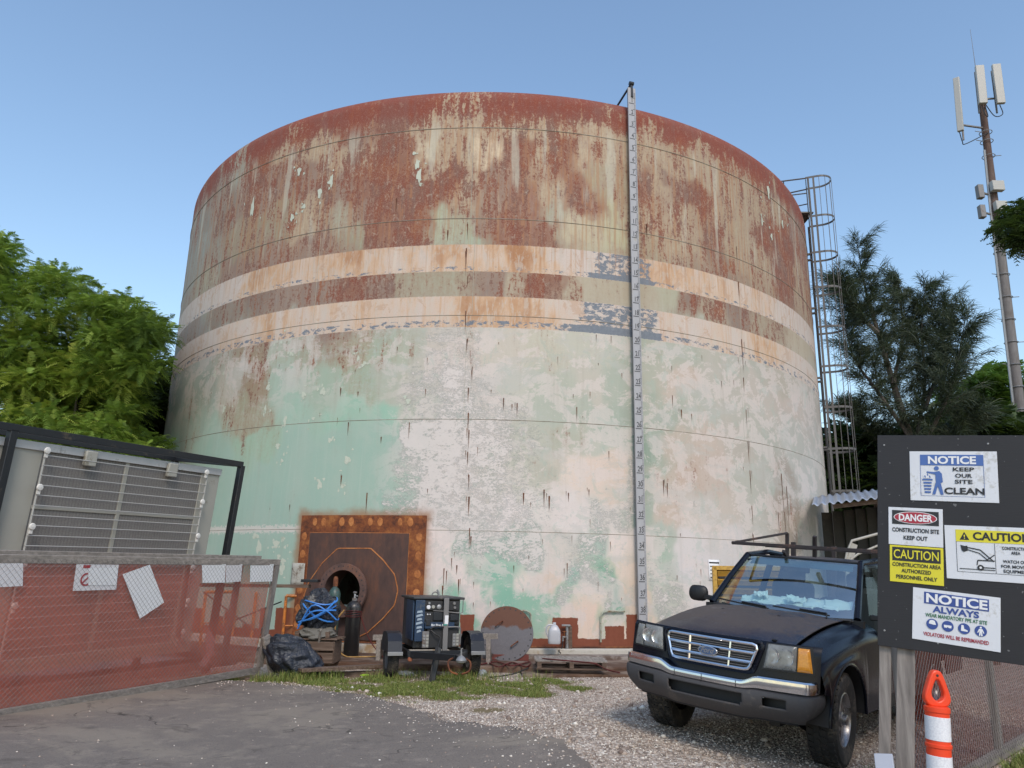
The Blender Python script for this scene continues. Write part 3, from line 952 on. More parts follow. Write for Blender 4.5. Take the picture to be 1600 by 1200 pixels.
    pb2 = t.math('MULTIPLY', t.step(U, BLU[2], BLU[2] + 0.7), t.step(U, BLU[3] + 0.25, BLU[3]))
    pb = t.math('ADD', t.math('MULTIPLY', pb1, s1), t.math('MULTIPLY', pb2, s2))
    low1 = t.math('MULTIPLY', band(t, Z, 7.81, 7.93, 0.02, wob), 0.26)
    low2 = t.math('MULTIPLY', band(t, Z, 6.56, 6.72, 0.02, wob), 0.30)
    amt = t.math('ADD', t.math('MULTIPLY', pb, 0.36), t.math('ADD', low1, low2))
    amt = t.math('ADD', amt, 0.06)
    blu_n = t.noise(t.vec(uv, (0.8, 1.4, 1)), 7.0, 8, 0.75, 0.5)
    bthr = t.math('SUBTRACT', 0.80, t.math('MULTIPLY', amt, 0.78))
    bm = t.step(blu_n, bthr, t.math('ADD', bthr, 0.02))
    sc = t.mix(bm, orange, t.mix(fine, (0.105, 0.125, 0.155), (0.25, 0.27, 0.30)))
    c = t.mix(st, c, sc)
    # rust
    rn = t.math('ADD', t.math('MULTIPLY', t.math('ADD', t.math('MULTIPLY', streak, 0.55), t.math('MULTIPLY', sv1, 0.45)), 0.38), t.math('ADD', t.math('MULTIPLY', mid, 0.28), t.math('ADD', t.math('MULTIPLY', fine, 0.22), t.math('MULTIPLY', patch, 0.12))))
    rr = t.math('ADD', t.math('MULTIPLY_ADD', rust, 0.74, 0.13), t.math('MULTIPLY', t.math('SUBTRACT', rn, 0.5), 6.4))
    rmask = t.math('MULTIPLY', t.math('MULTIPLY', t.step(rr, 0.48, 0.72), t.step(rust, 0.02, 0.14)), t.math('SUBTRACT', 1.0, st))
    soft = t.math('MULTIPLY', t.math('MULTIPLY', t.step(rr, -0.1, 0.6), t.step(rust, 0.0, 0.25)), t.math('SUBTRACT', 1.0, st))
    c = t.mix(t.math('MULTIPLY', soft, 0.46), c, (0.31, 0.19, 0.12))
    c = t.mix(t.math('MULTIPLY', t.math('MULTIPLY', t.step(sv2, 0.5, 0.60), t.step(Z, 7.4, 9.0)), 0.50), c, (0.36, 0.165, 0.07))
    c = t.mix(t.math('MULTIPLY', t.math('MULTIPLY', t.step(mid, 0.5, 0.62), t.step(Z, 7.6, 9.0)), 0.35), c, (0.34, 0.26, 0.22))
    rc = t.ramp(t.math('ADD', t.math('MULTIPLY', t.noise(uv, 1.1, 5, 0.6), 0.6), t.math('MULTIPLY', streak2, 0.4)),
                [(0.34, (0.20, 0.135, 0.115)), (0.44, (0.19, 0.090, 0.068)), (0.53, (0.215, 0.062, 0.038)), (0.66, (0.30, 0.105, 0.045))])
    rc = t.mix(t.math('MULTIPLY', t.step(speck, 0.48, 0.62), 0.45), rc, (0.34, 0.25, 0.20))
    creamn = t.noise(t.vec(uv, (1.3, 0.9, 1)), 7.5, 7, 0.78, 0.8)
    cream = t.math('MULTIPLY', t.step(creamn, 0.555, 0.61), t.math('SUBTRACT', 0.95, t.math('MULTIPLY', rust, 0.45)))
    rc = t.mix(cream, rc, (0.44, 0.375, 0.29))
    rc = t.mix(t.math('MULTIPLY', t.step(fine, 0.56, 0.62), 0.5), rc, (0.17, 0.06, 0.035))
    c = t.mix(t.math('MULTIPLY', rmask, 0.90), c, rc)
    # pale wash streaks running down over the rust
    wash = t.noise(t.vec(uv, (3.2, 0.30, 1)), 1.0, 4, 0.55, 0.2)
    wm = t.math('MULTIPLY', t.step(wash, 0.57, 0.66), t.math('MULTIPLY', t.step(Z, 8.2, 9.4), t.step(Z, 11.7, 11.1)))
    rimr = t.math('MULTIPLY', t.math('MULTIPLY', t.step(Z, 11.3, 11.8), rmask), 0.5)
    c = t.mix(rimr, c, (0.23, 0.045, 0.032))
    c = t.mix(t.math('MULTIPLY', wm, 0.55), c, (0.50, 0.47, 0.38))
    wb = t.math('MULTIPLY', band(t, Z, 2.33, 2.47, 0.02, t.math('MULTIPLY', t.math('SUBTRACT', fine, 0.5), 0.35)), t.step(U, PL0 + 0.1, PL0 - 0.1))
    c = t.mix(t.math('MULTIPLY', wb, 0.85), c, (0.60, 0.55, 0.50))
    # red primer along the foot and up the old fittings
    wob2 = t.math('MULTIPLY', t.math('SUBTRACT', t.noise(uv, 9, 3, 0.6), 0.5), 0.06)
    Uw, Zw = t.math('ADD', U, wob2), t.math('ADD', Z, wob2)
    pm = None
    for (u0, u1, z1) in PRIMER:
        m = t.math('MULTIPLY', t.step(Uw, u0 - .006, u0 + .006), t.step(Uw, u1 + .006, u1 - .006))
        m = t.math('MULTIPLY', m, t.step(Zw, z1 + .008, z1 - .008))
        pm = m if pm is None else t.math('MAXIMUM', pm, m)
    prc = t.mix(t.math('ADD', t.math('MULTIPLY', fine, 0.6), t.math('MULTIPLY', streak2, 0.4)), (0.13, 0.035, 0.02), (0.27, 0.085, 0.045))
    c = t.mix(pm, c, prc)
    # rust halo round the welded-in plate
    hx = t.math('MAXIMUM', t.math('SUBTRACT', t.math('ABSOLUTE', t.math('SUBTRACT', U, HALO[0])), HALO[1]), 0.0)
    hz = t.math('MAXIMUM', t.math('SUBTRACT', Z, HALO[2]), 0.0)
    hd = t.math('SQRT', t.math('ADD', t.math('MULTIPLY', hx, hx), t.math('MULTIPLY', hz, hz)))
    hn = t.math('MULTIPLY', t.noise(uv, 2.2, 4, 0.6), 0.34)
    hm = t.step(t.math('SUBTRACT', hd, hn), 0.02, -0.20)
    c = t.mix(t.math('MULTIPLY', hm, 0.75), c, (0.30, 0.14, 0.06))
    hgt_ = t.math('ADD', t.math('MULTIPLY', fm, 0.5), t.math('ADD', t.math('MULTIPLY', fine, 0.5), t.math('MULTIPLY', rmask, -0.3)))
    hgt_ = t.math('ADD', hgt_, t.math('MULTIPLY', edge, -0.4))
    rough = t.math('MULTIPLY_ADD', rmask, 0.15, 0.70)
    t.bsdf(c, rough, bump=hgt_, bstr=0.45, bdist=0.006, **{'Specular IOR Level': 0.3})
    return t.m


BLU = (cyl(905, 410)[0], cyl(1012, 430)[0], cyl(872, 490)[0], cyl(1022, 505)[0])
PRIMER = [(-9, 9, cyl(915, 998)[1])]
for x0, x1, yt in [(863, 903, 965), (945, 975, 978), (978, 995, 960), (719, 741, 960), (300, 318, 950), (330, 350, 962), (352, 364, 955), (380, 396, 975), (408, 416, 950), (432, 463, 950)]:
    PRIMER.append((cyl(x0, yt)[0], cyl(x1, yt)[0], cyl((x0 + x1) / 2, yt)[1]))
PL0, PL1 = cyl(465, 900)[0], cyl(663, 900)[0]
PLT = cyl(565, 805)[1]
HALO = ((PL0 + PL1) / 2, (PL1 - PL0) / 2, PLT)
HOLE = cyl(543, 922)

tank = thing('water_tank', 'huge round steel tank with peeling mint paint, rust and two orange stripes', 'storage tank', (TCX, TCY, Z40))
TANKM = tank_material()


def shell_part(name, prof, parent, hole=None, m=None):
    """prof: list of (radius offset, z); columns fine at the front, coarse behind"""
    a = np.concatenate([np.linspace(-1.34, 1.34, 560), np.linspace(1.34, 2 * math.pi - 1.34, 60)[1:-1]])
    n = len(a)
    ro = np.array([p[0] for p in prof])
    zz = np.array([p[1] for p in prof])
    Rr = TR_ + ro
    X = TCX + Rr[:, None] * np.sin(a)[None]
    Y = TCY - Rr[:, None] * np.cos(a)[None]
    Zv = np.repeat(zz[:, None], n, 1)
    V = np.stack([X, Y, Zv], -1).reshape(-1, 3)
    m_ = len(prof)
    i, j = np.meshgrid(np.arange(m_ - 1), np.arange(n), indexing='ij')
    j2 = (j + 1) % n
    Fq = np.stack([i * n + j, i * n + j2, (i + 1) * n + j2, (i + 1) * n + j], -1).reshape(-1, 4)
    arcA = np.where(a > math.pi, a - 2 * math.pi, a) * TR_
    ARC = np.repeat(arcA[None], m_, 0).ravel()
    ZZ = Zv.ravel()
    if hole:
        cc = (ARC[Fq].mean(1) - hole[0]) ** 2 + (ZZ[Fq].mean(1) - hole[1]) ** 2
        Fq = Fq[cc > hole[2] ** 2]
    o = np_mesh(name, V, Fq, m, parent, smooth=True)
    me = o.data
    uvl = me.uv_layers.new(name='UVMap')
    li = np.zeros(len(me.loops), dtype=np.int32)
    me.loops.foreach_get('vertex_index', li)
    uvl.data.foreach_set('uv', np.stack([ARC[li], ZZ[li]], -1).astype(np.float32).ravel())
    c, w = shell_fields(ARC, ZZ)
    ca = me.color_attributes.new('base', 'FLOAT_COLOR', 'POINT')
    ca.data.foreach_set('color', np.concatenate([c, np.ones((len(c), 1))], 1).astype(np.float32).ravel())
    ca = me.color_attributes.new('wear', 'FLOAT_COLOR', 'POINT')
    ca.data.foreach_set('color', np.concatenate([w, np.ones((len(c), 1))], 1).astype(np.float32).ravel())
    return o


for k in range(5):
    z0, z1 = COURSES[k], COURSES[k + 1]
    nr = 46
    off = 0.010 - 0.002 * k
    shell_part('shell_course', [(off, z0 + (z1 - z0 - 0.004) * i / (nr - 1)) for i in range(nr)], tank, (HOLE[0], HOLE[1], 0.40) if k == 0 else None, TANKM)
# rolled top knuckle and shallow roof
kn = []
z0 = COURSES[5]
for i in range(12):
    kn.append((0.0, z0 + (11.97 - z0) * i / 11))
for i in range(1, 22):
    q = i / 21 * math.pi / 2
    kn.append((-0.40 * (1 - math.cos(q)), 11.97 + 0.40 * math.sin(q)))
kn += [(-1.5, 12.42), (-4, 12.58), (-9.9, 12.8)]
shell_part('roof_knuckle', kn, tank, None, TANKM)
seam_m = rusty('weld_seam', (0.16, 0.13, 0.095), (0.25, 0.22, 0.17), (0.38, 0.35, 0.30), 1.2)
for z in COURSES[1:]:
    b = MB()
    b.path([on_shell(TR_ * (-1.3 + 2.6 * i / 240), z - 0.002, 0.006) for i in range(241)], 0.0075, 5)
    b.build('weld_seam', seam_m, tank)
for arc, k0, k1 in [(cyl(730, 600)[0], 0, 5), (cyl(1163, 650)[0], 1, 4), (cyl(505, 300)[0], 3, 5), (cyl(337, 430)[0], 3, 4)]:
    for k in range(k0, k1):
        b = MB()
        a_ = arc + (0.05 if k % 2 else -0.05)
        b.path([on_shell(a_, COURSES[k] + 0.02 + (COURSES[k + 1] - COURSES[k] - 0.04) * i / 8, 0.004) for i in range(9)], 0.005, 4)
        b.build('vertical_weld', TANKM if False else paint('weld_paint_%d_%d' % (k, int(arc * 10)), (0.40, 0.38, 0.31), 0.8), tank)

# stains and touched-up spots: thin films lying on the shell
drip_m = rusty('rust_drip', (0.045, 0.018, 0.012), (0.11, 0.038, 0.018), (0.21, 0.085, 0.035), 6)
db = MB()


def drip(px, py, L, w=0.018):
    a, z = cyl(px, py)
    n = 7
    for i in range(n - 1):
        f0, f1 = i / (n - 1), (i + 1) / (n - 1)
        w0 = w * (1 - f0 ** 1.5) * (0.8 + 0.4 * rnd.random())
        w1 = max(w * (1 - f1 ** 1.5), 0.001)
        vs = [on_shell(a - w0, z - L * f0, 0.0135), on_shell(a + w0, z - L * f0, 0.0135), on_shell(a + w1, z - L * f1, 0.0135), on_shell(a - w1, z - L * f1, 0.0135)]
        db.add(vs, [(0, 1, 2, 3)])


for px, py, L in [(731, 350, .4), (729, 388, .5), (731, 432, .3), (728, 486, .45), (730, 530, .25), (738, 573, .3), (732, 606, .35), (732, 645, .4), (733, 672, .4), (731, 706, .35), (733, 742, .3), (733, 776, .3),
                  (734, 825, .35), (736, 838, .2), (640, 660, .3), (545, 660, .25), (533, 607, .18), (560, 612, .1), (596, 683, .15), (574, 770, .42), (534, 743, .2), (1158, 530, .5), (1160, 560, .3), (1161, 590, .4), (1165, 640, .5),
                  (1168, 690, .6), (1171, 735, .45), (1174, 790, .4), (1176, 835, .3), (1150, 385, .5), (1153, 440, .4), (1050, 618, .25), (1064, 640, .2), (1036, 750, .3), (1042, 755, .3), (850, 765, .3), (858, 775, .35),
                  (818, 770, .25), (886, 880, .25), (694, 888, .35), (698, 892, .3), (692, 915, .2), (706, 872, .25), (714, 883, .2), (808, 630, .3), (787, 622, .25), (901, 636, .25), (951, 705, .25),
                  (1220, 740, .8), (1228, 760, .9), (1215, 800, .5), (1225, 800, .7), (503, 905, .1), (717, 905, .3), (888, 770, .2), (920, 765, .15), (1010, 350, .4), (700, 360, .3), (620, 310, .4)]:
    drip(px, py, L * (0.8 + 0.5 * rnd.random()), 0.008 + 0.008 * rnd.random())
    if rnd.random() < 0.5:
        drip(px + rnd.uniform(-4, 4), py + rnd.uniform(-3, 6), L * 0.5, 0.005)
for i in range(70):
    px = rnd.choice([rnd.uniform(420, 640), rnd.uniform(640, 1180), rnd.uniform(640, 1180)])
    py = rnd.uniform(520, 960)
    if 450 < px < 680 and py > 790:
        continue
    drip(px, py, rnd.uniform(0.05, 0.2), rnd.uniform(0.004, 0.009))
kind(db.build('rust_streaks', drip_m, tank, smooth=False), 'stuff')
pb_ = MB()


def blot(px, py, rw, rh, off=0.0125):
    a, z = cyl(px, py)
    n = 14
    vs = [on_shell(a, z, off)]
    ph = rnd.random() * 9
    for i in range(n):
        q = 2 * math.pi * i / n
        r = 1 + 0.22 * math.sin(3 * q + ph) + 0.16 * math.sin(5 * q + ph * 2) + 0.1 * (rnd.random() - 0.5)
        vs.append(on_shell(a + rw * r * math.cos(q), z + rh * r * math.sin(q), off))
    pb_.add(vs, [(0, 1 + i, 1 + (i + 1) % n) for i in range(n)])


for px, py, rw, rh in [(505, 612, .08, .1), (475, 617, .07, .08), (435, 697, .07, .08), (441, 720, .05, .05), (543, 719, .09, .1), (500, 758, .07, .11), (536, 759, .07, .06), (516, 688, .06, .06), (400, 838, .12, .07), (405, 855, .09, .16), (432, 850, .1, .1),
                       (443, 842, .06, .06), (436, 870, .05, .07), (441, 890, .08, .13), (443, 876, .09, .05), (446, 658, .05, .15), (415, 640, .05, .12), (638, 627, .06, .07), (490, 654, .05, .04), (570, 568, .05, .05), (560, 560, .04, .08),
                       (652, 258, .06, .14), (655, 275, .07, .2), (648, 240, .05, .05), (500, 302, .07, .16), (468, 268, .07, .14), (475, 323, .08, .07), (457, 340, .07, .12), (518, 283, .06, .2), (395, 325, .08, .3), (1200, 300, .07, .25),
                       (1222, 350, .06, .15), (1205, 370, .06, .12), (1190, 345, .04, .2), (455, 553, .05, .06), (440, 535, .05, .05), (420, 605, .05, .1), (350, 640, .05, .12), (337, 585, .04, .14)]:
    blot(px, py, rw * 0.8, rh * 0.8)
    for _ in range(3):
        blot(px + rnd.gauss(0, 7), py + rnd.gauss(0, 9), rnd.uniform(.012, .035), rnd.uniform(.012, .04))
spot_m = paint('primer_spots', srgb(190, 194, 178), 0.8, dirt=srgb(165, 170, 152), amt=0.5, scale=6)
kind(pb_.build('paint_spots', spot_m, tank, smooth=False), 'stuff')

# --- welded-in plate with manway
def shell_sheet(name, outline_fn, off, m, parent, hole=None, thick=0.012, nu=40, nv=40, bevel=0):
    """sheet following the shell; outline_fn(u,v)->(arc,z) on the unit square (centre at .5,.5)"""
    b = MB()
    if hole is None:
        b.grid(lambda u, v: on_shell(*outline_fn(u, v), off), nu, nv)
    return b


def ring_sheet(outer, inner, off, thick):
    """annulus between two closed outlines in (arc, z), lying off proud of the shell"""
    n = len(outer)
    b = MB()
    nr = 8
    top = []
    for k in range(nr + 1):
        f = k / nr
        for i in range(n):
            a = outer[i][0] * (1 - f) + inner[i][0] * f
            z = outer[i][1] * (1 - f) + inner[i][1] * f
            top.append(on_shell(a, z, off))
    fs = []
    for k in range(nr):
        for i in range(n):
            j = (i + 1) % n
            fs.append((k * n + i, k * n + j, (k + 1) * n + j, (k + 1) * n + i))
    base = len(top)
    top += [on_shell(p[0], p[1], off - thick) for p in outer] + [on_shell(p[0], p[1], off - thick) for p in inner]
    for i in range(n):
        j = (i + 1) % n
        fs.append((i, base + i, base + j, j))
        fs.append((nr * n + i, nr * n + j, base + n + j, base + n + i))
    b.add(top, fs)
    return b


def rect_outline(a0, a1, z0, z1, c, n=96):
    """points on a rectangle in the directions of n equal angles seen from c"""
    out = []
    for i in range(n):
        q = 2 * math.pi * i / n
        dx, dz = math.cos(q), math.sin(q)
        k = 1e9
        if dx > 1e-9: k = min(k, (a1 - c[0]) / dx)
        if dx < -1e-9: k = min(k, (a0 - c[0]) / dx)
        if dz > 1e-9: k = min(k, (z1 - c[1]) / dz)
        if dz < -1e-9: k = min(k, (z0 - c[1]) / dz)
        out.append((c[0] + dx * k, c[1] + dz * k))
    for cx_, cz_ in ((a0, z0), (a0, z1), (a1, z0), (a1, z1)):
        j = min(range(n), key=lambda i: (out[i][0] - cx_) ** 2 + (out[i][1] - cz_) ** 2)
        out[j] = (cx_, cz_)
    return out


def circ(c, r, n=96):
    return [(c[0] + r * math.cos(2 * math.pi * i / n), c[1] + r * math.sin(2 * math.pi * i / n)) for i in range(n)]


def poly_dir(pts, c, n=96):
    """resample a star-shaped polygon by direction from c"""
    out = []
    m = len(pts)
    for i in range(n):
        q = 2 * math.pi * i / n
        dx, dz = math.cos(q), math.sin(q)
        best = None
        for k in range(m):
            x0, y0 = pts[k][0] - c[0], pts[k][1] - c[1]
            x1, y1 = pts[(k + 1) % m][0] - c[0], pts[(k + 1) % m][1] - c[1]
            ex, ey = x1 - x0, y1 - y0
            den = dx * ey - dz * ex
            if abs(den) < 1e-9:
                continue
            t = (x0 * ey - y0 * ex) / den
            s = (x0 * dz - y0 * dx) / den
            if t > 0 and -1e-6 <= s <= 1 + 1e-6:
                best = t if best is None else max(best, t)
        best = best or 0.5
        out.append((c[0] + dx * best, c[1] + dz * best))
    return out


H = HOLE
PLB = COURSES[0] + 0.02
ip = circ(H, 0.39)
ring_sheet(rect_outline(PL0, PL1, PLB, PLT, H), ip, 0.028, 0.02).build('reinforcing_plate', M_['rust_orange'], tank)
IN0, IN1, INT = cyl(481, 900)[0], cyl(637, 900)[0], cyl(560, 833)[1]
ring_sheet(rect_outline(IN0, IN1, PLB + 0.01, INT, H), ip, 0.046, 0.02).build('doubler_plate', M_['rust_dark'], tank)
octo = [cyl(*q) for q in [(530, 857), (581, 857), (600, 875), (618, 898), (623, 922), (618, 945), (600, 966), (576, 988), (545, 1003), (515, 1000), (492, 985), (482, 960), (478, 930), (485, 910), (506, 880)]]
od = poly_dir(octo, H)
ring_sheet(od, ip, 0.062, 0.02).build('manway_pad', M_['rust_dark'], tank)
b = MB()
b.path([on_shell(a, z, 0.056) for a, z in od], 0.013, 5, closed=True)
b.build('pad_weld_bead', M_['rust_bead'], tank)
b = MB()
b.path([on_shell(a, z, 0.036) for a, z in [(IN0, PLB), (IN0, 0.8), (IN0, 1.6), (IN0, INT), (IN0 + 0.6, INT), ((IN0 + IN1) / 2, INT), (IN1 - 0.6, INT), (IN1, INT), (IN1, 1.6), (IN1, 0.9), (IN1, PLB)]], 0.011, 5)
b.build('plate_weld_bead', M_['rust_bead'], tank)
# scorched weld plugs along the rim of the plate
plug = MB()
for i in range(13):
    f = i / 12
    a = PL0 + 0.12 + (PL1 - PL0 - 0.24) * f
    z = PLT - 0.13
    r = 0.055 + 0.012 * rnd.random()
    for (rr, o1) in ((r, 0.0315),):
        vs = [on_shell(a, z, o1 + 0.006)] + [on_shell(a + rr * 0.85 * math.cos(q) * (1 + .15 * rnd.random()), z + rr * 1.25 * math.sin(q) * (1 + .15 * rnd.random()), o1) for q in [2 * math.pi * k / 10 for k in range(10)]]
        MBp = MB().add(vs, [(0, 1 + k, 1 + (k + 1) % 10) for k in range(10)])
        MBp.build('weld_plug', M_['rust_bead'] if i % 3 else M_['rust_orange'], tank)
for side in (PL0 + 0.1, PL1 - 0.13):
    for z in (2.25, 1.9, 1.55, 1.2, 0.85, 0.55):
        rr = 0.06
        vs = [on_shell(side, z, 0.037)] + [on_shell(side + rr * math.cos(q) * (1 + .2 * rnd.random()), z + rr * 1.2 * math.sin(q) * (1 + .2 * rnd.random()), 0.0315) for q in [2 * math.pi * k / 10 for k in range(10)]]
        MB().add(vs, [(0, 1 + k, 1 + (k + 1) % 10) for k in range(10)]).build('weld_plug', M_['rust_bead'], tank)
# neck and flange along the outward normal
hth = H[0] / TR_
hn_ = Vector((math.sin(hth), -math.cos(hth), 0))
hx_ = Vector((math.cos(hth), math.sin(hth), 0))
HM = Matrix.Translation(on_shell(H[0], H[1], 0.0)) @ Matrix((hx_, Vector((0, 0, 1)), hn_)).transposed().to_4x4()


def loc_ring(r0, r1, z0, z1, n=64):
    o_ = [(r1 * math.cos(2 * math.pi * i / n), r1 * math.sin(2 * math.pi * i / n)) for i in range(n)]
    i_ = [(r0 * math.cos(2 * math.pi * i / n), r0 * math.sin(2 * math.pi * i / n)) for i in range(n)]
    return MB().ring(o_, i_, z1 - z0, HM @ Matrix.Translation((0, 0, z0)))


loc_ring(0.375, 0.395, -0.35, 0.23).build('manway_neck', M_['rust_dark'], tank)
fl = loc_ring(0.376, 0.505, 0.17, 0.245).build('manway_flange', rusty('flange_rust', (0.075, 0.045, 0.04), (0.12, 0.065, 0.052), (0.20, 0.085, 0.05), 3.0), tank, bevel=0.004)
bm_ = MB()
for i in range(28):
    q = 2 * math.pi * i / 28
    bm_.lathe([(0.0135, 0.0), (0.0135, 0.003)], 8, HM @ Matrix.Translation((0.45 * math.cos(q), 0.45 * math.sin(q), 0.2445)))
kind(bm_.build('bolt_holes', M_['ink_black'], fl, smooth=False), 'stuff')

# --- level gauge board
G1 = Vector((0, 0, 0))
gth = 0.2879 - TAZ
ga_ = 0.2879 - TAZ
gax = ga_ * TR_
gn = Vector((math.sin(ga_), -math.cos(ga_), 0))
gx = Vector((math.cos(ga_), math.sin(ga_), 0))
gM = Matrix.Translation(on_shell(gax, Z40, 0.17)) @ Matrix((gx, Vector((0, 0, 1)), gn)).transposed().to_4x4()
gauge = thing('level_gauge_board', 'tall white gauge board numbered in feet from top to foot of the tank', 'gauge board', M=gM)
gauge_m = paint('gauge_white', (0.37, 0.365, 0.38), 0.5, dirt=(0.36, 0.33, 0.29), amt=0.2, stretch=(3, .4, 1))
MB().box((0, 6.16, 0), (0.19, 12.28, 0.03), gM).build('board', gauge_m, gauge, bevel=0.003)
MB().box((-0.075, 6.13, -0.03), (0.03, 12.2, 0.03), gM).box((0.075, 6.13, -0.03), (0.03, 12.2, 0.03), gM).build('channel', M_['grey_steel'], gauge)
for n in range(1, 40):
    z = (40 - n) * 0.3048
    tk = MB()
    tk.box((-0.012, z, 0.0165), (0.135, 0.018, 0.003), gM)
    tk.box((0.052, z + 0.152, 0.0165), (0.06, 0.012, 0.003), gM)
    for k in range(1, 12):
        if k != 6:
            tk.box((0.068, z + 0.0254 * k, 0.0165), (0.030, 0.006, 0.003), gM)
    tk.build('tick_marks', M_['faded_ink'], gauge, smooth=False)
    text(str(n), 0.15, M_['faded_ink'], gauge, Matrix.Translation((0.0, z + 0.078, 0.0165)), 'numeral', bold=0.004, sx=0.72)
for z in (0.9, 3.2, 5.5, 7.8, 10.1, 11.2):
    MB().box((0, z, -0.1), (0.05, 0.05, 0.14), gM).build('standoff_bracket', M_['grey_steel'], gauge)
b = MB()
pA = gM @ Vector((0.0, 12.42, 0.0))
b.bar(gM @ Vector((0.0, 12.05, 0.03)), pA, 0.05, 0.03, gn)
b.tube(gM @ Vector((-0.05, 12.42, 0.0)), gM @ Vector((0.05, 12.42, 0.0)), 0.05, 10)
fb = on_shell(gax - 0.10, 12.22, -0.75)
b.bar(pA, fb + Vector((0, 0, 0.18)), 0.035, 0.035)
b.bar(fb + Vector((0, 0, 0.2)), fb + Vector((0, 0, -0.02)), 0.05, 0.05)
b.build('roof_arm', M_['black_steel'], gauge)

# --- caged ladder at the right limb
la = math.asin(TR_ / TL)
lth = math.pi / 2 - la + 0.012        # circle angle of the tangent, a touch to the front
lth = math.pi / 2 - la
LC = Vector((TCX + TR_ * math.sin(lth - TAZ * 0), TCY - TR_ * math.cos(lth), 0))
ang = lth + TAZ * 0 - 0.0193 * 0
ln = Vector((math.sin(lth), -math.cos(lth), 0))
lt = Vector((math.cos(lth), math.sin(lth), 0))
ladder = thing('caged_ladder', 'grey steel caged ladder up the right side of the tank', 'ladder', LC)
zt = 13.42
for s in (-1, 1):
    b = MB()
    b.bar(LC + ln * 0.13 + lt * 0.23 * s + Vector((0, 0, 0.3)), LC + ln * 0.13 + lt * 0.23 * s + Vector((0, 0, zt)), 0.06, 0.025, ln)
    b.build('rail', M_['ladder'], ladder)
nr = int((zt - 0.6) / 0.305)
for i in range(nr):
    z = 0.6 + i * 0.305
    MB().tube(LC + ln * 0.13 - lt * 0.23 + Vector((0, 0, z)), LC + ln * 0.13 + lt * 0.23 + Vector((0, 0, z)), 0.011, 6).build('rung', M_['ladder'], ladder)
hoopz = [1.53 + (q - 1.53) * 0.9185 for q in (14.486, 13.089, 11.821, 10.627, 9.31, 8.026, 6.734, 5.455, 4.19)]


def hoop_pt(f):
    """f 0..1 around the cage outline from one rail to the other"""
    if f < 0.2:
        return ln * (0.13 + 0.33 * f / 0.2) + lt * 0.36
    if f > 0.8:
        return ln * (0.13 + 0.33 * (1 - f) / 0.2) - lt * 0.36
    q = (f - 0.2) / 0.6 * math.pi
    return ln * (0.46 + 0.38 * math.sin(q)) + lt * 0.36 * math.cos(q)


for z in hoopz:
    b = MB()
    pts = [LC + hoop_pt(i / 24) + Vector((0, 0, z)) for i in range(25)]
    pts = [LC + ln * 0.13 + lt * 0.23 + Vector((0, 0, z))] + pts + [LC + ln * 0.13 - lt * 0.23 + Vector((0, 0, z))]
    for i in range(len(pts) - 1):
        b.bar(pts[i], pts[i + 1], 0.012, 0.06)
    b.build('cage_hoop', M_['ladder'], ladder)
for f in (0.04, 0.13, 0.22, 0.31, 0.40, 0.50, 0.60, 0.69, 0.78, 0.87, 0.96):
    p = LC + hoop_pt(f)
    MB().bar(p + Vector((0, 0, hoopz[-1] - 0.05)), p + Vector((0, 0, hoopz[0])), 0.055, 0.014, ln if abs(f - .5) < .3 else lt).build('cage_bar', M_['ladder'], ladder)
for z in (1.0, 3.0, 5.2, 7.2, 9.3, 11.0):
    b = MB()
    for s in (-1, 1):
        b.bar(LC - ln * 0.02 + lt * 0.23 * s + Vector((0, 0, z)), LC + ln * 0.13 + lt * 0.23 * s + Vector((0, 0, z)), 0.07, 0.05)
    b.build('wall_bracket', M_['ladder'], ladder)
b = MB()
for s in (-0.36, 0.36):
    b.tube(LC + ln * 0.13 + lt * s + Vector((0, 0, zt)), LC - ln * 0.9 + lt * s * 1.3 + Vector((0, 0, zt)), 0.022, 6)
    b.tube(LC + ln * 0.13 + lt * s + Vector((0, 0, zt - .5)), LC - ln * 0.9 + lt * s * 1.3 + Vector((0, 0, zt - .5)), 0.018, 6)
    b.tube(LC - ln * 0.5 + lt * s + Vector((0, 0, 12.25)), LC - ln * 0.5 + lt * s + Vector((0, 0, zt + 0.25 * (s > 0))), 0.018, 6)
    b.tube(LC + ln * 0.2 + lt * s + Vector((0, 0, 12.0)), LC + ln * 0.2 + lt * s + Vector((0, 0, zt)), 0.02, 6)
b.box(LC + ln * (-0.05) + Vector((0, 0, 12.32)), (0.4, 0.7, 0.04))
b.build('landing_handrail', M_['ladder'], ladder)
# cable conduit behind the ladder
MB().tube(LC + ln * 0.1 + lt * 0.5 + Vector((0, 0, 0.3)), LC + ln * 0.1 + lt * 0.5 + Vector((0, 0, 12.2)), 0.04, 8).build('riser_pipe', M_['ladder'], ladder)

# small roof vent stub
vq = cyl(1195, 262)
MB().tube(on_shell(vq[0], 12.1, -0.5), on_shell(vq[0], 12.55, -0.5), 0.05, 8).build('vent_stub', M_['grey_steel'], tank)

# ------------------------------------------------------------------ concrete apron and ring wall
def ring_slab(name, r0, r1, z0, z1, m, a0=-1.0, a1=1.0, wob=0.0, kindn='structure', n=220):
    b = MB()
    vs = []
    for i in range(n + 1):
        a = a0 + (a1 - a0) * i / n
        ro = r1 + wob * (float(fbm(a * 40, 3.3, 8)) - 0.5)
        for r, z in ((r0, z0), (r0, z1), (ro - 0.02, z1), (ro, z1 - 0.02), (ro + 0.01, z0)):
            vs.append((TCX + r * math.sin(a), TCY - r * math.cos(a), z))
    fs = []
    for i in range(n):
        for k in range(4):
            fs.append((i * 5 + k, i * 5 + k + 1, (i + 1) * 5 + k + 1, (i + 1) * 5 + k))
    b.add(vs, fs)
    o = b.build(name, m, smooth=True)
    o['kind'] = kindn
    return o


